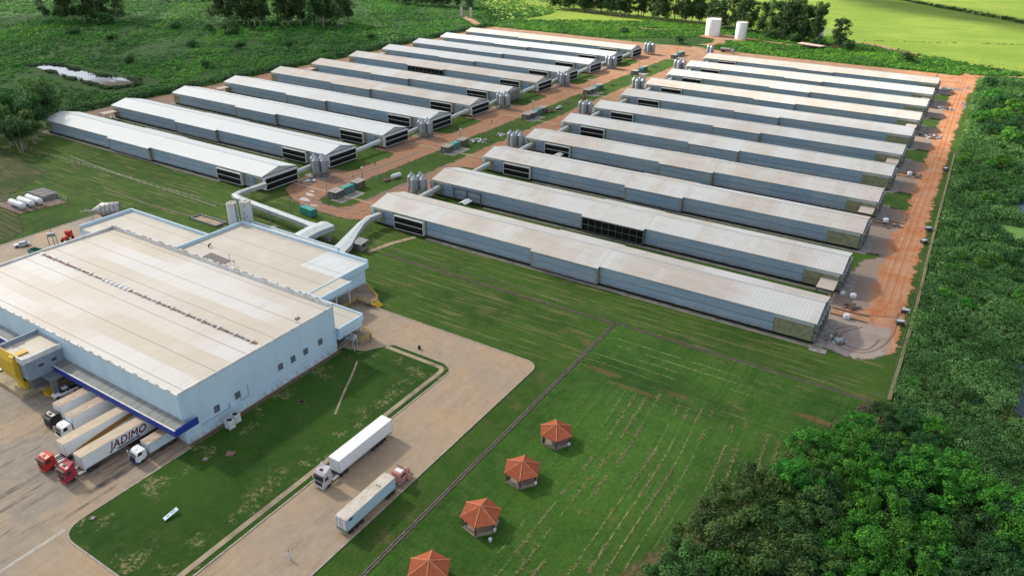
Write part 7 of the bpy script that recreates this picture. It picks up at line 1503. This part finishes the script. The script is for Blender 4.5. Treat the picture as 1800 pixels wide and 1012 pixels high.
# tall trees left of the nearest left-hand barn
LT = []
for x, y, s_ in [(-386, 168, .66), (-380, 173, .72), (-365, 170, .66), (-388, 190, .80), (-399, 182, .78), (-412, 176, .75), (-396, 200, .85), (-374, 181, .62), (-420, 190, .8), (-405, 205, .85), (-370, 174, .55)]:
    LT.append((x - 13, y - 3, s_))
def bysight(L_): return sorted(L_, key=lambda t: (Vector((t[0], t[1], -HCAM)).dot(right) / Vector((t[0], t[1], -HCAM)).dot(fwd)))
def nth(k, n): return ORD[k] + ' from the left' if k < 12 else (['rightmost', 'second from the right', 'third from the right', 'fourth from the right', 'fifth from the right'][n - 1 - k] if n - 1 - k < 5 else 'near the middle')
LTR = [tree_mesh('tall', 80 + i, (M_lf_dark, M_lf_olive, M_lf_dark)[i]) for i in range(3)]
for k, (x, y, s_) in enumerate(bysight(LT)):
    put(LTR[k % 3], (x, y, 0), rot=rs.uniform(0, 6), label='leafy pale-trunked tree beside the nearest white barn, ' + nth(k, len(LT)), cat='tree', group='trees left of the barns', scale=(s_ * 2.0, s_ * 2.0, s_ * 1.75))
# eucalyptus stands along the top
def stand(spots, sc0, sc1, lab, grp):
    for k, (x, y) in enumerate(bysight(spots)): s_ = rs.uniform(sc0, sc1); put(rs.choice(EU), (x, y, -.2), rot=rs.uniform(0, 6.28), label=lab + (', ' + nth(k, len(spots)) if len(spots) < 18 else ''), cat='tree', group=grp, scale=(s_ * rs.uniform(1.1, 1.5), s_ * rs.uniform(1.1, 1.5), s_))
def line_spots(a, b_, n, dep): return [(a[0] + (b_[0] - a[0]) * t + rs.uniform(-4, 4), a[1] + (b_[1] - a[1]) * t + rs.uniform(0, dep)) for t in [(i + rs.uniform(.1, .9)) / n for i in range(n)]]
stand(line_spots((-800, 405), (-745, 432), 11, 26), 1.35, 1.75, 'tall dark eucalyptus in the stand at the far upper left', 'eucalyptus stand at the far upper left')
stand(line_spots((-668, 482), (-550, 552), 30, 42), 1.35, 1.8, 'tall dark eucalyptus in the large stand above the thicket', 'eucalyptus stand above the thicket')
stand(line_spots((-640, 735), (-520, 752), 16, 20), .9, 1.2, 'tall eucalyptus near the far gateway track', 'eucalyptus trees by the far track')
stand(line_spots((-452, 812), (-262, 792), 46, 26), 1.1, 1.5, 'tall eucalyptus in the row left of the white tanks', 'eucalyptus row left of the tanks')
stand(line_spots((-262, 790), (-180, 752), 16, 22), 1.0, 1.3, 'slender eucalyptus behind the white tanks', 'eucalyptus behind the tanks')
stand(line_spots((-172, 748), (-128, 730), 17, 14), 1.15, 1.5, 'tall eucalyptus in the clump right of the tanks', 'eucalyptus right of the tanks')
stand([(-110, 728), (-107, 733), (-112, 735)], .85, 1.0, 'dark tree standing apart, right of the smoking shed', 'trees right of the smoking shed')
for x, y, s_ in [(-600, 470, 2.2), (-588, 462, 1.6), (-618, 462, 1.5), (-655, 452, 1.4), (-700, 380, 1.5), (-640, 380, 1.3), (-560, 400, 1.3), (-525, 420, 1.2), (-760, 440, 2), (-735, 432, 2.2), (-50, 690, 1.5), (-150, 735, 1.8), (-170, 742, 1.8), (-540, 330, 1.2), (-235, 668, 1.3), (-300, 690, 1.2), (-480, 350, 1.1), (-500, 450, 1.2), (-470, 520, 1.1), (-100, 722, 1.8), (-126, 722, 1.6)]:
    put(rs.choice(BU), (x, y, 0), rot=rs.uniform(0, 6), label='rounded dark bush standing out above the low green growth', cat='bush', group='rounded bushes in the thicket', scale=s_ * 1.35)
# leaning bare tree and isolated meadow shrubs
for x, y in ((-72.5, 66.5), (-57, 83.0), (-60, 62)):
    pass
